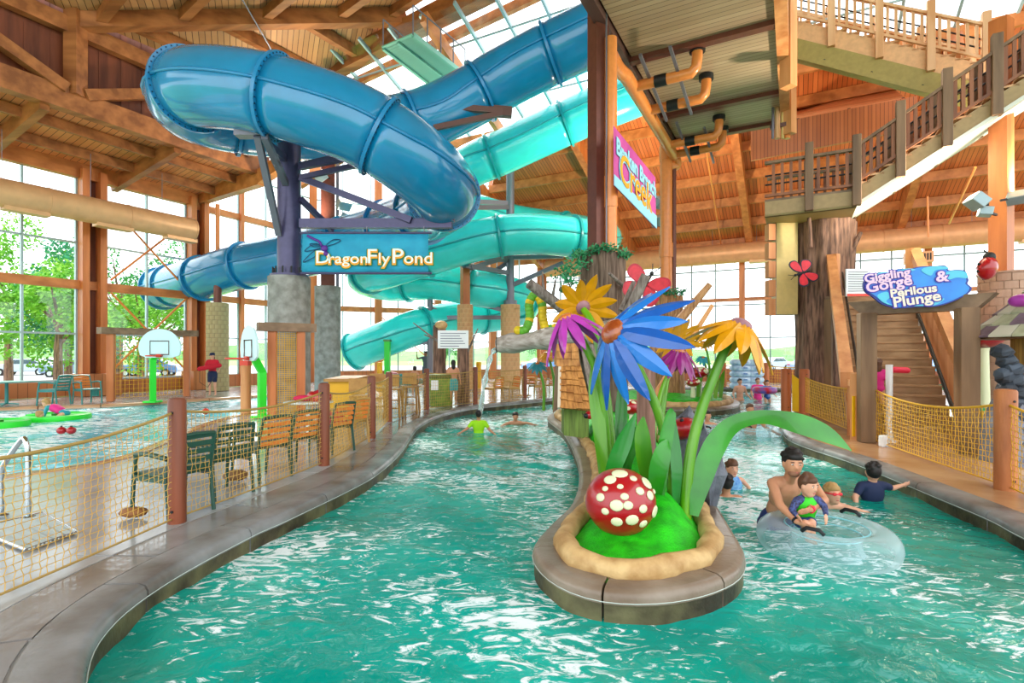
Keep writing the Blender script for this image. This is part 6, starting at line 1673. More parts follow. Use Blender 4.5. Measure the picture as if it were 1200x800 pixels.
for i, (x, y_) in enumerate(((1175, 412), (1180, 422), (1185, 433), (1189, 445), (1191, 458), (1192, 472), (1193, 487), (1193, 502), (1194, 518), (1177, 440), (1180, 455))):
    mb = MB(); mb.ell(P(x, y_, 7.6), (.14, .13, .11), 8, 6)
    for v in mb.v: v += Vector((rr_.uniform(-.02, .02), rr_.uniform(-.02, .02), rr_.uniform(-.02, .02)))
    mb.build('boulder', M('dark slate rock', '#3f4a58', .6, col2='#20262e', scale=4), t)
mb = MB(); mb.slab([P(1185, 500, 7.5), P(1200, 470, 7.5), P(1225, 560, 7.5), P(1183, 560, 7.5)], (0, .5, 0)); mb.build('rock_base', rock_g, t)
# green loungers and red toadstool behind the gate
p = Gd(1148, 12.2); toadstool('toadstool', 'giant red toadstool behind the right gate post', P(1152, 395, 12.5), .42, [(-.3, .3, .09), (.3, .1, .08), (.1, .7, .09), (-.8, .2, .08)], 0.0, .6)
t = thing('sun_lounger', 'green and yellow lounger behind the big right post', 'lounger', G(1150, 505))
g = G(1153, 500); 
mb = MB(); mb.slab([g + Vector((-.45, 0, .35)), g + Vector((.5, 0, .35)), g + Vector((.5, .6, .35)), g + Vector((-.45, .6, .35))], (0, 0, .06)); mb.build('seat', leaf_d, t)
mb = MB(); mb.slab([g + Vector((-.1, .6, .4)), g + Vector((.5, .6, .4)), g + Vector((.4, .95, .85)), g + Vector((-.2, .95, .85))], (0, 0.04, .03)); mb.build('backrest', M('green sling', '#1f8a5a', .6), t)
for x, y in ((-.4, .05), (.45, .05), (-.4, .55), (.45, .55)):
    mb = MB(); mb.bar(g + Vector((x, y, 0)), g + Vector((x, y, .36)), .05, .05); mb.build('leg', net_y, t)
# notice by the stairs
t = thing('notice_board', 'white rules notice left of the blue wave sign', 'sign', P(1005, 330, 12.5))
mb = MB(); mb.slab([P(992, 315, 12.5), P(1020, 315, 12.5), P(1020, 347, 12.5), P(992, 347, 12.5)], (0, .04, 0)); nb_ = mb.build('board', white, t)
for k in range(9):
    mb = MB(); y_ = 318 + k * 2.8; mb.slab([P(994, y_, 12.48), P(1017 - k % 3 * 2, y_, 12.48), P(1017 - k % 3 * 2, y_ + .8, 12.48), P(994, y_ + .8, 12.48)], (0, -.004, 0)); mb.build('text_line', M('grey ink', '#8a8f94', .6), nb_)
mb = MB(); mb.slab([P(993, 344, 12.47), P(1019, 344, 12.47), P(1019, 347, 12.47), P(993, 347, 12.47)], (0, -.004, 0)); mb.build('red_footer', M('rim orange red', '#d8402a', .4), nb_)
# duct grille
t = thing('duct_grille', 'louvred air grille under the orange duct', 'grille', P(1076, 303, 24.5)); c = P(1076, 302, 25.2)
mb = MB(); mb.box(c, (1.1, .5, .5), -.48); mb.build('grille_box', duct_o, t)
for k in range(9):
    mb = MB(); mb.box(c + V * (-.45 + .11 * k) - U * .26, (.05, .04, .32), -.48); mb.build('louvre', black, t)
# far fence with posts and nets, rafts stack
fps = [Gd(848, 26.0), Gd(898, 25.6), Gd(950, 25.2), Gd(1000, 24.8)]
for p, nm in zip(fps, ('left', 'second', 'third', 'right')): fence_post((p.x, p.y), .12, 1.2, 'far orange fence post behind the back pool, %s of four' % nm, M('orange timber post', '#c9713a', .5), group=None)
for i in range(3): net_span(fps[i], fps[i + 1], 1.05, 1.05, .08, .05, .13, 'far yellow rope net behind the back pool, %s span' % ('left', 'middle', 'right')[i], net_y, .007, .02, net_y)
tubm = M('pale raft vinyl', '#cfe0ee', .3, col2='#9ab8d8', scale=6)
k = 0
for cx, n in ((868, 5), (882, 5)):
    for i in range(n):
        p = Gd(cx, 24.6) + upz * (.15 + .27 * i)
        t = thing('raft', 'pale blue raft in the %s stack, %s from the bottom' % ('left' if cx == 868 else 'right', ('first', 'second', 'third', 'fourth', 'fifth')[i]), 'raft', p, group='stacked rafts by the back pool')
        mb = MB(); mb.tube([p + Vector((.36 * math.cos(a), .36 * math.sin(a), 0)) for a in [2 * PI * q / 20 for q in range(20)]], .14, 8, closed=True, up=(0, 0, 1)); mb.build('tube', tubm, t, smooth=True)
        mb = MB(); mb.box(p + Vector((0, -.5, .02)), (.16, .05, .05)); mb.build('handle', M('raft blue', '#4a78b8', .5), t)
# ------------------------------------------------------------------ outdoors: trees, cars, hedge
def tree(label, c, h, r, seed, m):
    rs = random.Random(seed); t = thing('tree', label, 'tree', c)
    mb = MB(); mb.tube([c, c + upz * h * .3, c + Vector((.2, 0, h * .6))], [.25, .2, .1], 8); mb.build('tree_stem', bark, t)
    for k in range(5):
        a = k * 1.3; q = c + upz * h * (.3 + .06 * k); mb = MB(); mb.tube([q, q + Vector((math.cos(a) * r * .7, math.sin(a) * r * .7, h * .25))], [.1, .03], 6); mb.build('bough', bark, t)
    mb = MB()
    blobs = [(rs.gauss(0, .45) * r, rs.gauss(0, .45) * r, h * (.62 + rs.gauss(0, .17)), r * rs.uniform(.28, .5)) for _ in range(15)]
    for k in range(5200):
        bx, by, bz, br = rs.choice(blobs); d = Vector((rs.gauss(0, 1), rs.gauss(0, 1), rs.gauss(0, 1))).normalized() * br * rs.uniform(.55, 1.05)
        p = c + Vector((bx, by, bz)) + d; e = Vector((rs.gauss(0, 1), rs.gauss(0, 1), rs.gauss(0, 1))).normalized(); f_ = e.orthogonal().normalized(); L = rs.uniform(.14, .3)
        mb._add([p, p + e * L * .5 + f_ * L * .3, p + e * L, p + e * L * .5 - f_ * L * .3], [(0, 1, 2, 3)])
    o = mb.build('foliage', m, t); o['kind'] = 'stuff'
lf1 = M('sunny foliage', '#8fc23a', .7, col2='#4f9a2c', scale=.8); lf2 = M('deep foliage', '#4fa03c', .7, col2='#2a7a4a', scale=.8); lf3 = M('blue green foliage', '#3f9a6a', .7, col2='#2a7a5c', scale=.8)
gz = -.25
def Gt(px, Y): return Vector(((px - 600) / FPX * Y, Y, gz))
tree('broad sunny green tree outside the second left window', Gt(165, 33), 7.0, 3.2, 1, lf1)
tree('tall deep green tree outside the second left window, its top cut by the duct', Gt(140, 38), 10.5, 3.4, 2, lf2)
tree('sunny green tree outside the first left window', Gt(68, 31), 7.6, 2.4, 3, lf1)
tree('blue green tree behind the first left window', Gt(80, 36), 7.5, 2.8, 4, lf3)
tree('pale tree at the left picture edge outside', Gt(10, 34), 9.0, 2.8, 5, lf1)
tree('small tree far outside behind the concrete drums', Gt(520, 60), 5.0, 2.2, 6, lf2)
tree('round tree far outside left of the caterpillar', Gt(640, 70), 6.0, 2.6, 7, lf2)
hill = MB(); rs = random.Random(8); xs = list(range(-160, 161, 8))
vs = [(x, 150 + 10 * math.sin(x * .05), gz) for x in xs] + [(x, 165, 4.2 + 1.5 * math.sin(x * .07) + rs.uniform(-.5, .5)) for x in xs] + [(x, 190, gz) for x in xs]; n = len(xs)
hill._add(vs, [(j * n + i, j * n + i + 1, (j + 1) * n + i + 1, (j + 1) * n + i) for j in range(2) for i in range(n - 1)]); struct('floor_hills', hill, M('far tree line', '#5f9a48', .9, col2='#3f7a38', scale=.25), smooth=True)
def make_car(col, nm):
    t = thing('parked_car', 'x', 'car', off=False)
    body = [(-2.2, .35), (-2.25, .7), (-2.1, .95), (-1.2, 1.02), (-.55, 1.45), (.9, 1.48), (1.6, 1.05), (2.15, .95), (2.25, .6), (2.2, .35)]
    mb = MB(); mb.slab([(x, -.85, z) for x, z in body], (0, 1.7, 0)); mb.build('body', M('car paint ' + nm, col, .25, coat=.8), t, world=False, bevel=.08)
    mb = MB(); mb.slab([(-1.05, -.87, 1.02), (-.5, -.87, 1.38), (.85, -.87, 1.40), (1.4, -.87, 1.05)], (0, 1.74, 0)); mb.build('side_windows', M('car glass', '#3f5560', .1), t, world=False)
    for x in (-1.4, 1.4):
        for y in (-.82, .82):
            mb = MB(); mb.tube([(x, y - .1, .33), (x, y + .1, .33)], .33, 18); w = mb.build('wheel', black, t, world=False); mb = MB(); mb.tube([(x, y - .12, .33), (x, y + .12, .33)], .18, 12); mb.build('rim', chrome, w, world=False)
    for x, m_ in ((-2.22, red), (2.22, white)):
        for y in (-.6, .6): mb = MB(); mb.box((x, y, .72), (.08, .35, .14)); mb.build('lamp', m_, t, world=False)
    return t
cars = [('#b9c4d4', 'silver', [(30, 46, .3, 'silver car parked outside the first left window'), (905, 62, .5, 'silver car parked outside behind the nodding yellow flower')]),
        ('#7f96b8', 'blue grey', [(90, 43, .25, 'blue grey car parked right of the silver one outside the left windows'), (945, 58, .5, 'blue grey car outside left of the bark trunk')]),
        ('#e4e6e8', 'white', [(50, 57, .3, 'white pickup sized car in the back row outside the left windows'), (1108, 55, .5, 'white car outside seen under the gate'), (655, 62, .4, 'white car outside behind the shingled hut')]),
        ('#5a86c0', 'blue', [(175, 44, .3, 'blue car outside behind the camera facing hoop'), (635, 58, .4, 'blue car outside right of the tan brick pier'), (1100, 48, .5, 'blue car outside below the gate beam')])]
for col, nm, pl_ in cars:
    pr_, us_ = make_car(col, nm), []
    for px, Y, rz, lb in pl_: place(pr_, us_, Gt(px, Y), rz, lb)
# ------------------------------------------------------------------ people
def remesh(o, vox, it=4):
    m = o.modifiers.new('union', 'REMESH'); m.mode = 'VOXEL'; m.voxel_size = vox; m.use_smooth_shade = True
    s = o.modifiers.new('soft', 'SMOOTH'); s.factor = .5; s.iterations = it
def human(label, J, S=1.0, skin_m=None, hair_m=None, face=(0, -1, 0), clothes=(), vox=.014, HS=None, hair=True, cap=None, cat='person', long_hair=False, goggles=False):
    """one continuous body grown round the joints J (world places); clothing, hair and eyes are parts"""
    skin_m = skin_m or skin; HS = HS or S
    J = {k: Vector(v) for k, v in J.items()}
    base = J['pel'].copy()
    t = thing('person', label, cat, base)
    B = MB()
    def lp(a, b, f): return J[a].lerp(J[b], f)
    side = (J['shL'] - J['shR']).normalized(); upv = (J['neck'] - J['pel']).normalized(); fwd = side.cross(upv).normalized()
    R3 = Matrix((side, -fwd, upv)).transposed()
    def torso(mb, k, lo=True, hi=True):
        if lo: mb.ell(J['pel'], (.155 * S * k, .112 * S * k, .13 * S * k), 16, 10, R3)
        mb.ell(lp('pel', 'neck', .30), (.138 * S * k, .100 * S * k, .16 * S * k), 16, 10, R3)
        if hi:
            mb.ell(lp('pel', 'neck', .66), (.162 * S * k, .112 * S * k, .19 * S * k), 16, 10, R3)
            mb.cap(J['shR'].lerp(J['shL'], .12), J['shR'].lerp(J['shL'], .88), .068 * S * k, .068 * S * k)
    torso(B, 1.0)
    f = Vector(face).normalized(); hu = (Vector((0, 0, 1)) - f * f.z).normalized(); hs = hu.cross(-f).normalized() * -1
    H = Matrix((hs, -f, hu)).transposed(); hc = J['head']
    B.cap(J['neck'] - upv * .03 * S, hc - hu * .05 * HS, .056 * S, .05 * HS)
    def hp(x, y, z): return hc + H @ Vector((x, y, z)) * HS
    B.ell(hc, (.078 * HS, .097 * HS, .112 * HS), 18, 12, H)
    B.ell(hp(0, -.035, -.07), (.052 * HS, .055 * HS, .05 * HS), 12, 8, H)
    B.ell(hp(0, -.098, -.012), (.013 * HS, .02 * HS, .022 * HS), 8, 6, H)
    for s in (-1, 1): B.ell(hp(s * .08, .0, -.005), (.012 * HS, .02 * HS, .03 * HS), 8, 6, H)
    for q in 'LR':
        sh, el, wr = J['sh' + q], J['el' + q], J['wr' + q]
        B.cap(sh, el, .052 * S, .042 * S); B.cap(el, wr, .043 * S, .028 * S)
        d = (J.get('ha' + q, wr + (wr - el)) - wr).normalized(); w_ = d.cross(fwd); w_ = w_.normalized() if w_.length > .05 else side
        pm = wr + d * .055 * S
        B.ell(pm, (.042 * S, .05 * S, .02 * S), 10, 8, Matrix((w_, d, w_.cross(d))).transposed())
        for k, (o_, L) in enumerate(((-.030, .058), (-.010, .070), (.011, .066), (.030, .052))):
            a = pm + w_ * o_ * S + d * .035 * S; c1 = a + d * L * .55 * S; c2 = c1 + (d * .8 - w_.cross(d) * .5).normalized() * L * .5 * S
            B.cap(a, c1, .0095 * S, .009 * S, 8); B.cap(c1, c2, .009 * S, .008 * S, 8)
        a = wr + d * .03 * S + w_ * .03 * S; B.cap(a, a + (d * .6 + w_).normalized() * .055 * S, .0115 * S, .009 * S, 8)
        if 'kn' + q in J:
            hp_, kn, an = J['hip' + q], J['kn' + q], J['an' + q]
            B.cap(hp_, kn, .085 * S, .058 * S); B.cap(kn, an, .056 * S, .036 * S)
            ff = Vector((f.x, f.y, 0)); ff = ff.normalized() if ff.length > .1 else Vector((0, -1, 0))
            B.cap(an - upv * .02, an + ff * .15 * S - Vector((0, 0, .035 * S)), .038 * S, .028 * S)
    body = B.build('body', skin_m, t); remesh(body, vox)
    for c in clothes:
        C = MB(); kind = c[0]
        if kind in ('shirt', 'long_shirt'):
            torso(C, 1.1, lo=len(c) > 3)
            for q in 'LR':
                e = J['sh' + q].lerp(J['el' + q], .6); C.cap(J['sh' + q], e if kind == 'shirt' else J['el' + q], .064 * S, .056 * S)
                if kind == 'long_shirt': C.cap(J['el' + q], J['el' + q].lerp(J['wr' + q], .88), .055 * S, .042 * S)
        elif kind == 'vest': 
            C.ell(lp('pel', 'neck', .62), (.195 * S, .155 * S, .22 * S), 16, 10, R3); C.ell(lp('pel', 'neck', .35), (.175 * S, .145 * S, .16 * S), 16, 10, R3)
        elif kind == 'shorts':
            C.ell(J['pel'], (.172 * S, .13 * S, .135 * S), 16, 10, R3)
            for q in 'LR':
                if 'kn' + q in J: C.cap(J['hip' + q], J['hip' + q].lerp(J['kn' + q], .7), .10 * S, .088 * S)
        o = C.build(c[2] if len(c) > 2 and isinstance(c[2], str) else kind, c[1], t); remesh(o, max(vox, .012), 3)
    if hair:
        C = MB(); C.ell(hp(0, .018, .022), (.086 * HS, .098 * HS, .108 * HS), 16, 10, H); C.ell(hp(0, -.045, .075), (.066 * HS, .05 * HS, .045 * HS), 12, 8, H)
        if vox <= .02:
            rh = random.Random(len(label))
            for k_ in range(34):
                a_ = rh.uniform(0, 2 * PI); e_ = rh.uniform(.15, 1.4)
                C.ell(hp(.084 * math.cos(e_) * math.cos(a_), .018 + .094 * math.cos(e_) * math.sin(a_), .03 + .104 * math.sin(e_)), (.022 * HS, .022 * HS, .018 * HS), 8, 6, H)
        if long_hair: C.ell(hp(0, .06, -.08), (.075 * HS, .05 * HS, .13 * HS), 12, 8, H)
        o = C.build('hair', hair_m or hair_b, t); remesh(o, max(.01, vox * .8), 2)
        for v in o.data.vertices: v.co += H @ Vector((0, .004, .002)) * HS
    if vox <= .02:
        for s in (-1, 1):
            C = MB(); C.ell(hp(s * .031, -.086, .018), (.011 * HS, .007 * HS, .0055 * HS), 10, 6, H); C.build('eye', white, t, smooth=True)
            C = MB(); C.ell(hp(s * .031, -.0925, .018), (.006 * HS, .004 * HS, .006 * HS), 8, 6, H); C.build('iris', hair_b, t, smooth=True)
            C = MB(); C.ell(hp(s * .032, -.088, .038), (.019 * HS, .006 * HS, .004 * HS), 8, 6, H); C.build('eyebrow', hair_m or hair_b, t, smooth=True)
        C = MB(); C.ell(hp(0, -.088, -.056), (.022 * HS, .006 * HS, .006 * HS), 10, 6, H); C.build('mouth', M('lip', '#b0564e', .4), t, smooth=True)
    if goggles:
        C = MB()
        for s in (-1, 1): C.ell(hp(s * .034, -.088, .018), (.03 * HS, .014 * HS, .02 * HS), 12, 8, H)
        C.tube([hc + H @ Vector((.088 * math.cos(a), .106 * math.sin(a), .02)) * HS for a in [2 * PI * i / 20 for i in range(20)]], .008 * HS, 6, closed=True); C.build('goggles', M('red goggles', '#e0283a', .3), t, smooth=True)
    if cap:
        C = MB(); C.lathe([(.1 * HS, .0), (.098 * HS, .05 * HS), (.07 * HS, .09 * HS), (0, .1 * HS)], hp(0, .01, .04), 16, H); C.slab([hp(-.07, -.06, .045), hp(.07, -.06, .045), hp(.05, -.19, .035), hp(-.05, -.19, .035)], (0, 0, .01)); C.build('cap', cap, t, smooth='auto')
    return t
navy = M('navy cloth', '#1a2648', .8); navy2 = M('navy trunks', '#22356e', .75); green_v = M('lime life vest', '#35c81c', .6); pat = M('patterned rash guard', '#4a5a94', .7, col2='#2a2438', scale=45); teal_s = M('teal cloth', '#3aa0a0', .8); redc = M('red cloth', '#c4122a', .75)
blue_v = M('blue life vest', '#3a78c8', .6, col2='#8ac0e8', scale=20); pinkc = M('pink swimsuit', '#e0308a', .7)
def stand(px, py_feet, H, yaw=0.0, z0=0.0, arms=None, Y=None):
    """joints of a standing figure, feet seen at a pixel; arms overrides in metres for a 1.75 m figure"""
    g = Gd(px, Y) if Y else G(px, py_feet, z0); g.z = z0; k = H / 1.75
    D = dict(pel=(0, 0, .95), neck=(0, .0, 1.47), head=(0, -.015, 1.62), shL=(.18, 0, 1.41), shR=(-.18, 0, 1.41), elL=(.25, .02, 1.13), elR=(-.25, .02, 1.13), wrL=(.27, -.08, .90), wrR=(-.27, -.08, .90),
             hipL=(.09, 0, .90), hipR=(-.09, 0, .90), knL=(.10, -.02, .50), knR=(-.10, -.02, .50), anL=(.11, .02, .08), anR=(-.11, .02, .08))
    D.update(arms or {})
    Rz = Matrix.Rotation(yaw, 3, 'Z')
    return {a: g + Rz @ (Vector(v) * k) for a, v in D.items()}
# man leaning over the clear ring, child held in front of him
Jm = dict(head=P(929, 543, 5.15), neck=P(925, 562, 5.28), shR=P(905, 566, 5.28), shL=P(950, 563, 5.36), pel=P(909, 607, 5.52), elR=P(914, 592, 5.06), wrR=P(934, 611, 4.88), haR=P(948, 617, 4.8), elL=P(966, 586, 5.16), wrL=P(950, 597, 4.93), haL=P(938, 600, 4.86))
pz = Jm['pel']
Jm.update(hipR=pz + Vector((-.09, 0, -.05)), hipL=pz + Vector((.09, 0, -.05)), knR=pz + Vector((-.11, -.05, -.5)), knL=pz + Vector((.11, -.05, -.5)), anR=pz + Vector((-.11, .02, -.95)), anL=pz + Vector((.11, .02, -.95)))
man = human('bare chested bearded man bending over the clear ring with a child', Jm, 1.0, skin_t, hair_b, (-.15, -.95, -.12), [('shorts', navy2, 'swim_trunks')], .010, 1.08)
C = MB(); hc = Jm['head']; C.ell(hc + Vector((-.012, -.046, -.083)), (.055, .05, .038), 14, 8); C.build('beard', M('short beard', '#8a6048', .85), man, smooth=True)
C = MB(); d = (Jm['wrR'] - Jm['elR']).normalized(); C.tube([Jm['wrR'] - d * .03, Jm['wrR'] - d * .01], .035, 12); C.build('wrist_band', black, man)
C = MB(); d = (Jm['wrL'] - Jm['elL']).normalized(); C.tube([Jm['wrL'] - d * .03, Jm['wrL'] + d * .0], .036, 12); C.build('wrist_band', M('coral red plastic', '#e0304a', .4), man)
Jc = dict(head=P(947, 569, 4.98), neck=P(945, 582, 5.02), shR=P(934, 586, 5.0), shL=P(958, 585, 5.04), pel=P(942, 610, 5.08), elR=P(928, 598, 4.96), wrR=P(934, 604, 4.88), elL=P(966, 593, 4.98), wrL=P(968, 603, 4.9), haL=P(968, 612, 4.88),
          hipL=P(948, 612, 5.05), hipR=P(938, 612, 5.05), knL=P(952, 612, 4.84), knR=P(944, 613, 4.84), anL=P(953, 628, 4.82), anR=P(946, 630, 4.82))
human('small child in lime life vest and patterned sleeves sitting in the clear ring', Jc, .58, skin, hair_br, (.35, -.9, -.15), [('long_shirt', pat, 'rash_guard'), ('vest', green_v, 'life_vest'), ('shorts', navy2, 'swim_shorts')], .009, .85)
# clear ring
def ring(label, c, R, r, m, handles=2):
    t = thing('swim_ring', label, 'swim ring', c)
    mb = MB(); mb.tube([c + Vector((R * math.cos(a), R * math.sin(a), 0)) for a in [2 * PI * k / 48 for k in range(48)]], r, 20, closed=True, up=(0, 0, 1)); tb = mb.build('tube', m, t, smooth=True)
    for sg in (.62, .92):
        mb = MB(); mb.tube([c + Vector(((R - r * sg) * math.cos(a), (R - r * sg) * math.sin(a), r * math.sqrt(1 - sg * sg) + .004)) for a in [2 * PI * k / 40 for k in range(40)]], .006, 5, closed=True); mb.build('weld_seam', M('seam vinyl', '#8fd0dc', .3), tb)
    for k in range(handles):
        a = (3.95, .55)[k % 2]; p = c + Vector((R * math.cos(a), R * math.sin(a), r + .02)); d = Vector((-math.sin(a), math.cos(a), 0))
        mb = MB(); mb.tube([p - d * .09 - upz * .01, p - d * .05 + upz * .025, p + d * .05 + upz * .025, p + d * .09 - upz * .01], .018, 8); mb.build('handle', black, t, smooth=True)
    return t
vinyl = bpy.data.materials.new('clear vinyl'); vinyl.use_nodes = True
nt = vinyl.node_tree; nt.nodes.remove(nt.nodes['Principled BSDF'])
_t = nt.nodes.new('ShaderNodeBsdfTransparent'); _t.inputs[0].default_value = (.86, .95, .97, 1); _g = nt.nodes.new('ShaderNodeBsdfPrincipled'); _g.inputs['Base Color'].default_value = (.75, .9, .93, 1); _g.inputs['Roughness'].default_value = .08
_l = nt.nodes.new('ShaderNodeLayerWeight'); _l.inputs[0].default_value = .35; _a = nt.nodes.new('ShaderNodeMath'); _a.operation = 'MULTIPLY_ADD'; _a.inputs[1].default_value = .5; _a.inputs[2].default_value = .10; nt.links.new(_l.outputs['Facing'], _a.inputs[0])
_m = nt.nodes.new('ShaderNodeMixShader'); nt.links.new(_a.outputs[0], _m.inputs[0]); nt.links.new(_t.outputs[0], _m.inputs[1]); nt.links.new(_g.outputs[0], _m.inputs[2]); nt.links.new(_m.outputs[0], nt.nodes['Material Output'].inputs['Surface'])
rc = P(968, 629, 4.92); rc.z = -.12
ring('large clear inflatable ring with black handles before the bending man', rc, .44, .155, vinyl)
# boy in navy shirt at the kerb
g = G(1023, 583, WATER_Z)
h0 = P(1023, 553, 6.55)
human('boy in navy shirt seen from behind reaching for the right kerb', dict(head=h0, neck=h0 + Vector((0, .01, -.12)), shR=h0 + Vector((-.15, 0, -.17)), shL=h0 + Vector((.15, .02, -.17)), pel=h0 + Vector((.02, .05, -.55)), elR=h0 + Vector((-.24, -.03, -.30)), wrR=h0 + Vector((-.26, -.1, -.42)), elL=h0 + Vector((.30, .08, -.22)), wrL=h0 + Vector((.46, .12, -.19)),
      hipL=h0 + Vector((.1, .05, -.6)), hipR=h0 + Vector((-.06, .05, -.6)), knL=h0 + Vector((.1, .1, -.85)), knR=h0 + Vector((-.06, .1, -.85)), anL=h0 + Vector((.1, .2, -1.1)), anR=h0 + Vector((-.06, .2, -1.1))), .82, skin, hair_b, (.25, .95, 0), [('shirt', navy, 'shirt', 1)], .012, .98)
h0 = P(976, 579, 6.15)
human('child with red goggles swimming low behind the clear ring', dict(head=h0, neck=h0 + Vector((0, .05, -.11)), shR=h0 + Vector((-.13, .06, -.15)), shL=h0 + Vector((.13, .06, -.15)), pel=h0 + Vector((0, .35, -.42)), elR=h0 + Vector((-.2, 0, -.28)), wrR=h0 + Vector((-.22, -.1, -.36)), elL=h0 + Vector((.24, -.02, -.17)), wrL=h0 + Vector((.40, -.06, -.21)), hipL=h0 + Vector((.07, .4, -.45)), hipR=h0 + Vector((-.07, .4, -.45)), knL=h0 + Vector((.07, .7, -.6)), knR=h0 + Vector((-.07, .7, -.6)), anL=h0 + Vector((.07, 1, -.6)), anR=h0 + Vector((-.07, 1, -.6))), .72, skin, hair_bl, (.05, -1, .05), [], .012, .95, goggles=True)
# pair by the island: adult from behind, toddler facing
h0 = P(851, 566, 6.75)
human('dark haired swimmer seen from behind holding a toddler', dict(head=h0, neck=h0 + Vector((0, 0, -.13)), shR=h0 + Vector((-.19, 0, -.21)), shL=h0 + Vector((.19, 0, -.21)), pel=h0 + Vector((0, 0, -.65)), elR=h0 + Vector((-.24, .2, -.3)), wrR=h0 + Vector((-.1, .4, -.25)), elL=h0 + Vector((.24, .2, -.3)), wrL=h0 + Vector((.14, .4, -.25)), hipL=h0 + Vector((.09, 0, -.7)), hipR=h0 + Vector((-.09, 0, -.7)), knL=h0 + Vector((.09, .1, -.8)), knR=h0 + Vector((-.09, .1, -.8)), anL=h0 + Vector((.09, .4, -.85)), anR=h0 + Vector((-.09, .4, -.85))), .95, skin_t, hair_b, (.1, 1, .0), [], .014, .95)
h0 = P(858, 549, 7.15)
human('toddler in blue life vest held up facing the camera', dict(head=h0, neck=h0 + Vector((.01, 0, -.11)), shR=h0 + Vector((-.11, 0, -.15)), shL=h0 + Vector((.13, 0, -.15)), pel=h0 + Vector((.02, 0, -.40)), elR=h0 + Vector((-.21, -.05, -.2)), wrR=h0 + Vector((-.19, -.15, -.26)), elL=h0 + Vector((.2, -.05, -.24)), wrL=h0 + Vector((.2, -.1, -.34)), hipL=h0 + Vector((.06, 0, -.43)), hipR=h0 + Vector((-.05, 0, -.43)), knL=h0 + Vector((.08, -.1, -.6)), knR=h0 + Vector((-.06, -.1, -.6)), anL=h0 + Vector((.08, -.05, -.75)), anR=h0 + Vector((-.06, -.05, -.75))), .62, skin, hair_br, (.05, -1, -.05), [('vest', blue_v, 'life_vest')], .012, .92)
def wader(label, px, py, Y, skin_m, hair_m, clothes=(), S=1.0, face=(0, -1, 0), arms='down', vox=.022, HS=None):
    h0 = P(px, py, Y); o = dict(elR=(-.26, .0, -.48), wrR=(-.3, -.2, -.6), elL=(.26, 0, -.48), wrL=(.3, -.2, -.6)) if arms == 'down' else dict(elR=(-.34, -.05, -.40), wrR=(-.50, -.15, -.48), elL=(.32, -.1, -.42), wrL=(.45, -.25, -.50))
    D = dict(head=(0, 0, 0), neck=(0, .02, -.16), shR=(-.18, 0, -.22), shL=(.18, 0, -.22), pel=(0, 0, -.68), hipL=(.09, 0, -.72), hipR=(-.09, 0, -.72), knL=(.1, -.05, -.95), knR=(-.1, -.05, -.95), anL=(.1, .1, -1.2), anR=(-.1, .1, -1.2)); D.update(o)
    return human(label, {k: h0 + Vector(v) * S for k, v in D.items()}, S, skin_m, hair_m, face, clothes, vox, HS)
wader('swimmer holding a clear ring under the huge arching leaf', 879, 479, 12.0, skin_t, hair_br, arms='out')
rc2 = P(885, 505, 11.7); rc2.z = -.13; ring('clear ring of the swimmer under the huge leaf', rc2, .46, .15, vinyl)
wader('swimmer half hidden behind the right flower stem', 829, 487, 12.2, skin_t, hair_b)
rc3 = P(838, 508, 11.6); rc3.z = -.13; ring('clear ring partly hidden behind the right flower stem', rc3, .42, .14, vinyl)
wader('bare chested man standing in the back pool before the raft stack', 867, 447, 20.5, skin, hair_b)
wader('woman in pink top standing right of the bare chested man', 888, 446, 21.0, skin, hair_br, [('shirt', pinkc, 'swim_top', 1)])
wader('child in dark hat holding a blue and red ring in the back pool', 899, 448, 20.0, skin, hair_b, [('shirt', M('petal blue', '#0f62b8', .5), 'swim_top', 1)], .8)
rc4 = P(896, 457, 19.4); ring('small blue and red ring carried in the back pool', rc4, .3, .12, M('blue and red vinyl', '#2a6ad0', .4, col2='#d02030', scale=3), 0)
wader('boy in lime shirt wading under the log spout', 561, 486, 12.2, skin_t, hair_b, [('shirt', M('lime cloth', '#9ad80c', .7), 'shirt', 1)], .8, (.1, 1, 0), 'out', .018)
h0 = P(604, 488, 13.6); h0.z = max(h0.z, -.04)
human('swimmer low in the river left of the island tip', dict(head=h0, neck=h0 + Vector((0, .04, -.13)), shR=h0 + Vector((-.16, .03, -.17)), shL=h0 + Vector((.16, .03, -.17)), pel=h0 + Vector((0, .3, -.5)), elR=h0 + Vector((-.28, -.05, -.2)), wrR=h0 + Vector((-.4, -.1, -.25)), elL=h0 + Vector((.3, -.05, -.16)), wrL=h0 + Vector((.48, -.05, -.2)), hipL=h0 + Vector((.08, .35, -.55)), hipR=h0 + Vector((-.08, .35, -.55)), knL=h0 + Vector((.08, .6, -.7)), knR=h0 + Vector((-.08, .6, -.7)), anL=h0 + Vector((.08, .9, -.7)), anR=h0 + Vector((-.08, .9, -.7))), .9, skin_t, hair_b, (0, -1, 0), [], .02)
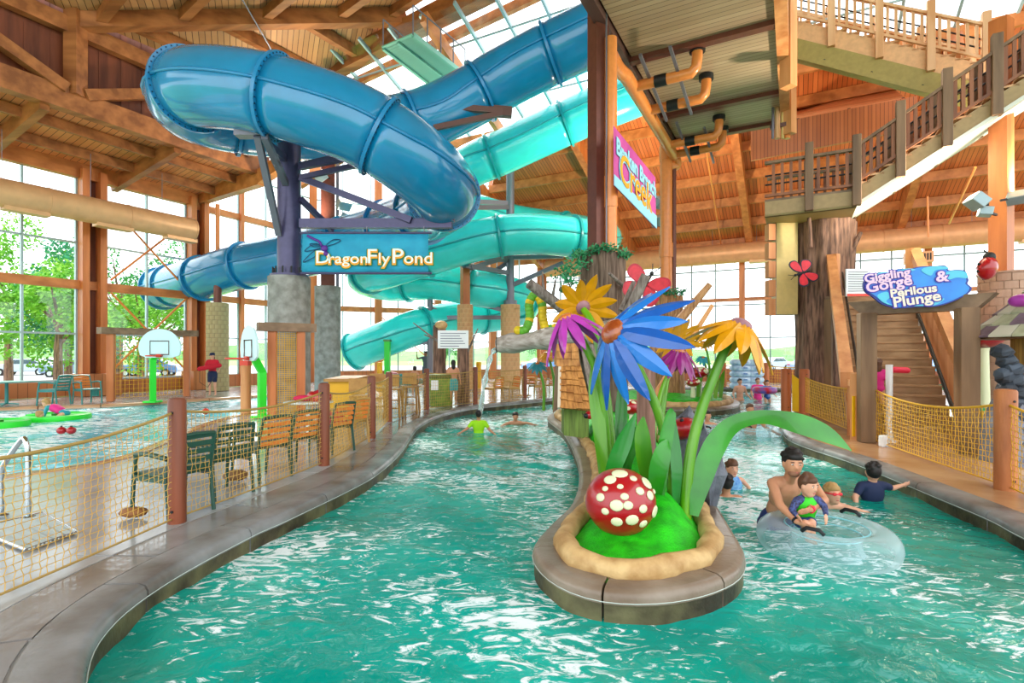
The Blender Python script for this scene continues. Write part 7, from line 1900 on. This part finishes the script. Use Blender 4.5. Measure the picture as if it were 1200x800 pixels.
# lifeguard
lg = human('lifeguard in red top, navy shorts and dark cap holding a red rescue tube', stand(249, 464, 1.66, .1, arms=dict(elL=(.30, -.02, 1.17), wrL=(.33, -.2, 1.04), elR=(-.28, -.05, 1.16), wrR=(-.18, -.24, 1.12))), .95, skin, hair_br, (.15, -1, -.1), [('shirt', redc, 'shirt', 1), ('shorts', navy, 'shorts')], .024, cap=navy, long_hair=True)
p = G(249, 464); mb = MB(); a = P(234, 432, p.y - .32); b = P(257, 428, p.y - .32); t = thing('rescue_tube', 'red rescue tube held across by the lifeguard', 'float', (a + b) / 2)
mb.cap(a, b, .085, .085); mb.build('foam_tube', redc, t, smooth=True); mb = MB(); mb.tube([a, a + Vector((0, 0, -.5)), a + Vector((.3, 0, -.7)), a + Vector((.5, .1, -.3))], .012, 6); mb.build('strap', black, t)
# child crouching on the pad and swimmer beside
h0 = P(54, 472, pc1.y - .05); k = 1.0
human('child in pink and teal swim vest crouching on the lily pad float', dict(head=h0, neck=h0 + Vector((.10, 0, -.07)), shR=h0 + Vector((.14, -.13, -.10)), shL=h0 + Vector((.16, .13, -.10)), pel=h0 + Vector((.50, 0, -.26)), elR=h0 + Vector((.10, -.16, -.28)), wrR=h0 + Vector((.08, -.15, -.42)), elL=h0 + Vector((.12, .16, -.28)), wrL=h0 + Vector((.08, .14, -.42)), hipR=h0 + Vector((.5, -.08, -.28)), hipL=h0 + Vector((.5, .08, -.28)), knR=h0 + Vector((.30, -.12, -.42)), knL=h0 + Vector((.30, .12, -.42)), anR=h0 + Vector((.62, -.12, -.42)), anL=h0 + Vector((.62, .12, -.42))), .72, skin, hair_bl, (-1, -.3, -.2), [('long_shirt', M('petal teal', '#1f98a8', .4), 'rash_guard', 1), ('vest', pinkc, 'life_vest')], .018, .9)
h0 = P(47, 486, pc1.y - .6)
human('blond swimmer beside the lily pad float', dict(head=h0, neck=h0 + Vector((0, .02, -.12)), shR=h0 + Vector((-.14, .02, -.17)), shL=h0 + Vector((.14, .02, -.17)), pel=h0 + Vector((0, .1, -.5)), elR=h0 + Vector((-.2, -.05, -.3)), wrR=h0 + Vector((-.2, -.1, -.45)), elL=h0 + Vector((.2, -.05, -.3)), wrL=h0 + Vector((.2, -.1, -.45)), hipL=h0 + Vector((.08, .1, -.5)), hipR=h0 + Vector((-.08, .1, -.5)), knL=h0 + Vector((.08, .3, -.7)), knR=h0 + Vector((-.08, .3, -.7)), anL=h0 + Vector((.08, .6, -.7)), anR=h0 + Vector((-.08, .6, -.7))), .8, skin, hair_bl, (.6, .8, 0), [], .02)
# walkers on the far left deck
human('child with dark ponytail in teal shorts walking by the green bin', stand(531, 475, 1.42, .3), .85, skin_t, hair_b, (-.3, 1, 0), [('shorts', teal_s, 'shorts')], .024, .95, long_hair=True)
human('shirtless boy in patterned shorts beside the high stools', stand(486, 466, 1.15, -.2), .72, skin_t, hair_b, (-.5, .85, 0), [('shorts', M('plaid cloth', '#a07040', .8, col2='#5a3a28', scale=30), 'shorts')], .024, .9)
human('man in grey shirt raising an arm behind the bark post', stand(499, 452, 1.78, .2, arms=dict(elR=(-.42, -.05, 1.35), wrR=(-.45, -.1, 1.62))), 1.0, skin_d, hair_b, (-.8, -.5, 0), [('shirt', M('grey cloth', '#5a6068', .8), 'shirt', 1), ('shorts', M('grey cloth', '#5a6068', .8), 'shorts')], .026)
human('girl in pink swimsuit on the lower stairs behind the left gate post', stand(1028, 500, 1.3, 2.6, z0=.19, Y=10.9), .8, skin, hair_br, (.3, 1, 0), [('shirt', pinkc, 'swimsuit', 1)], .018, .95, long_hair=True)
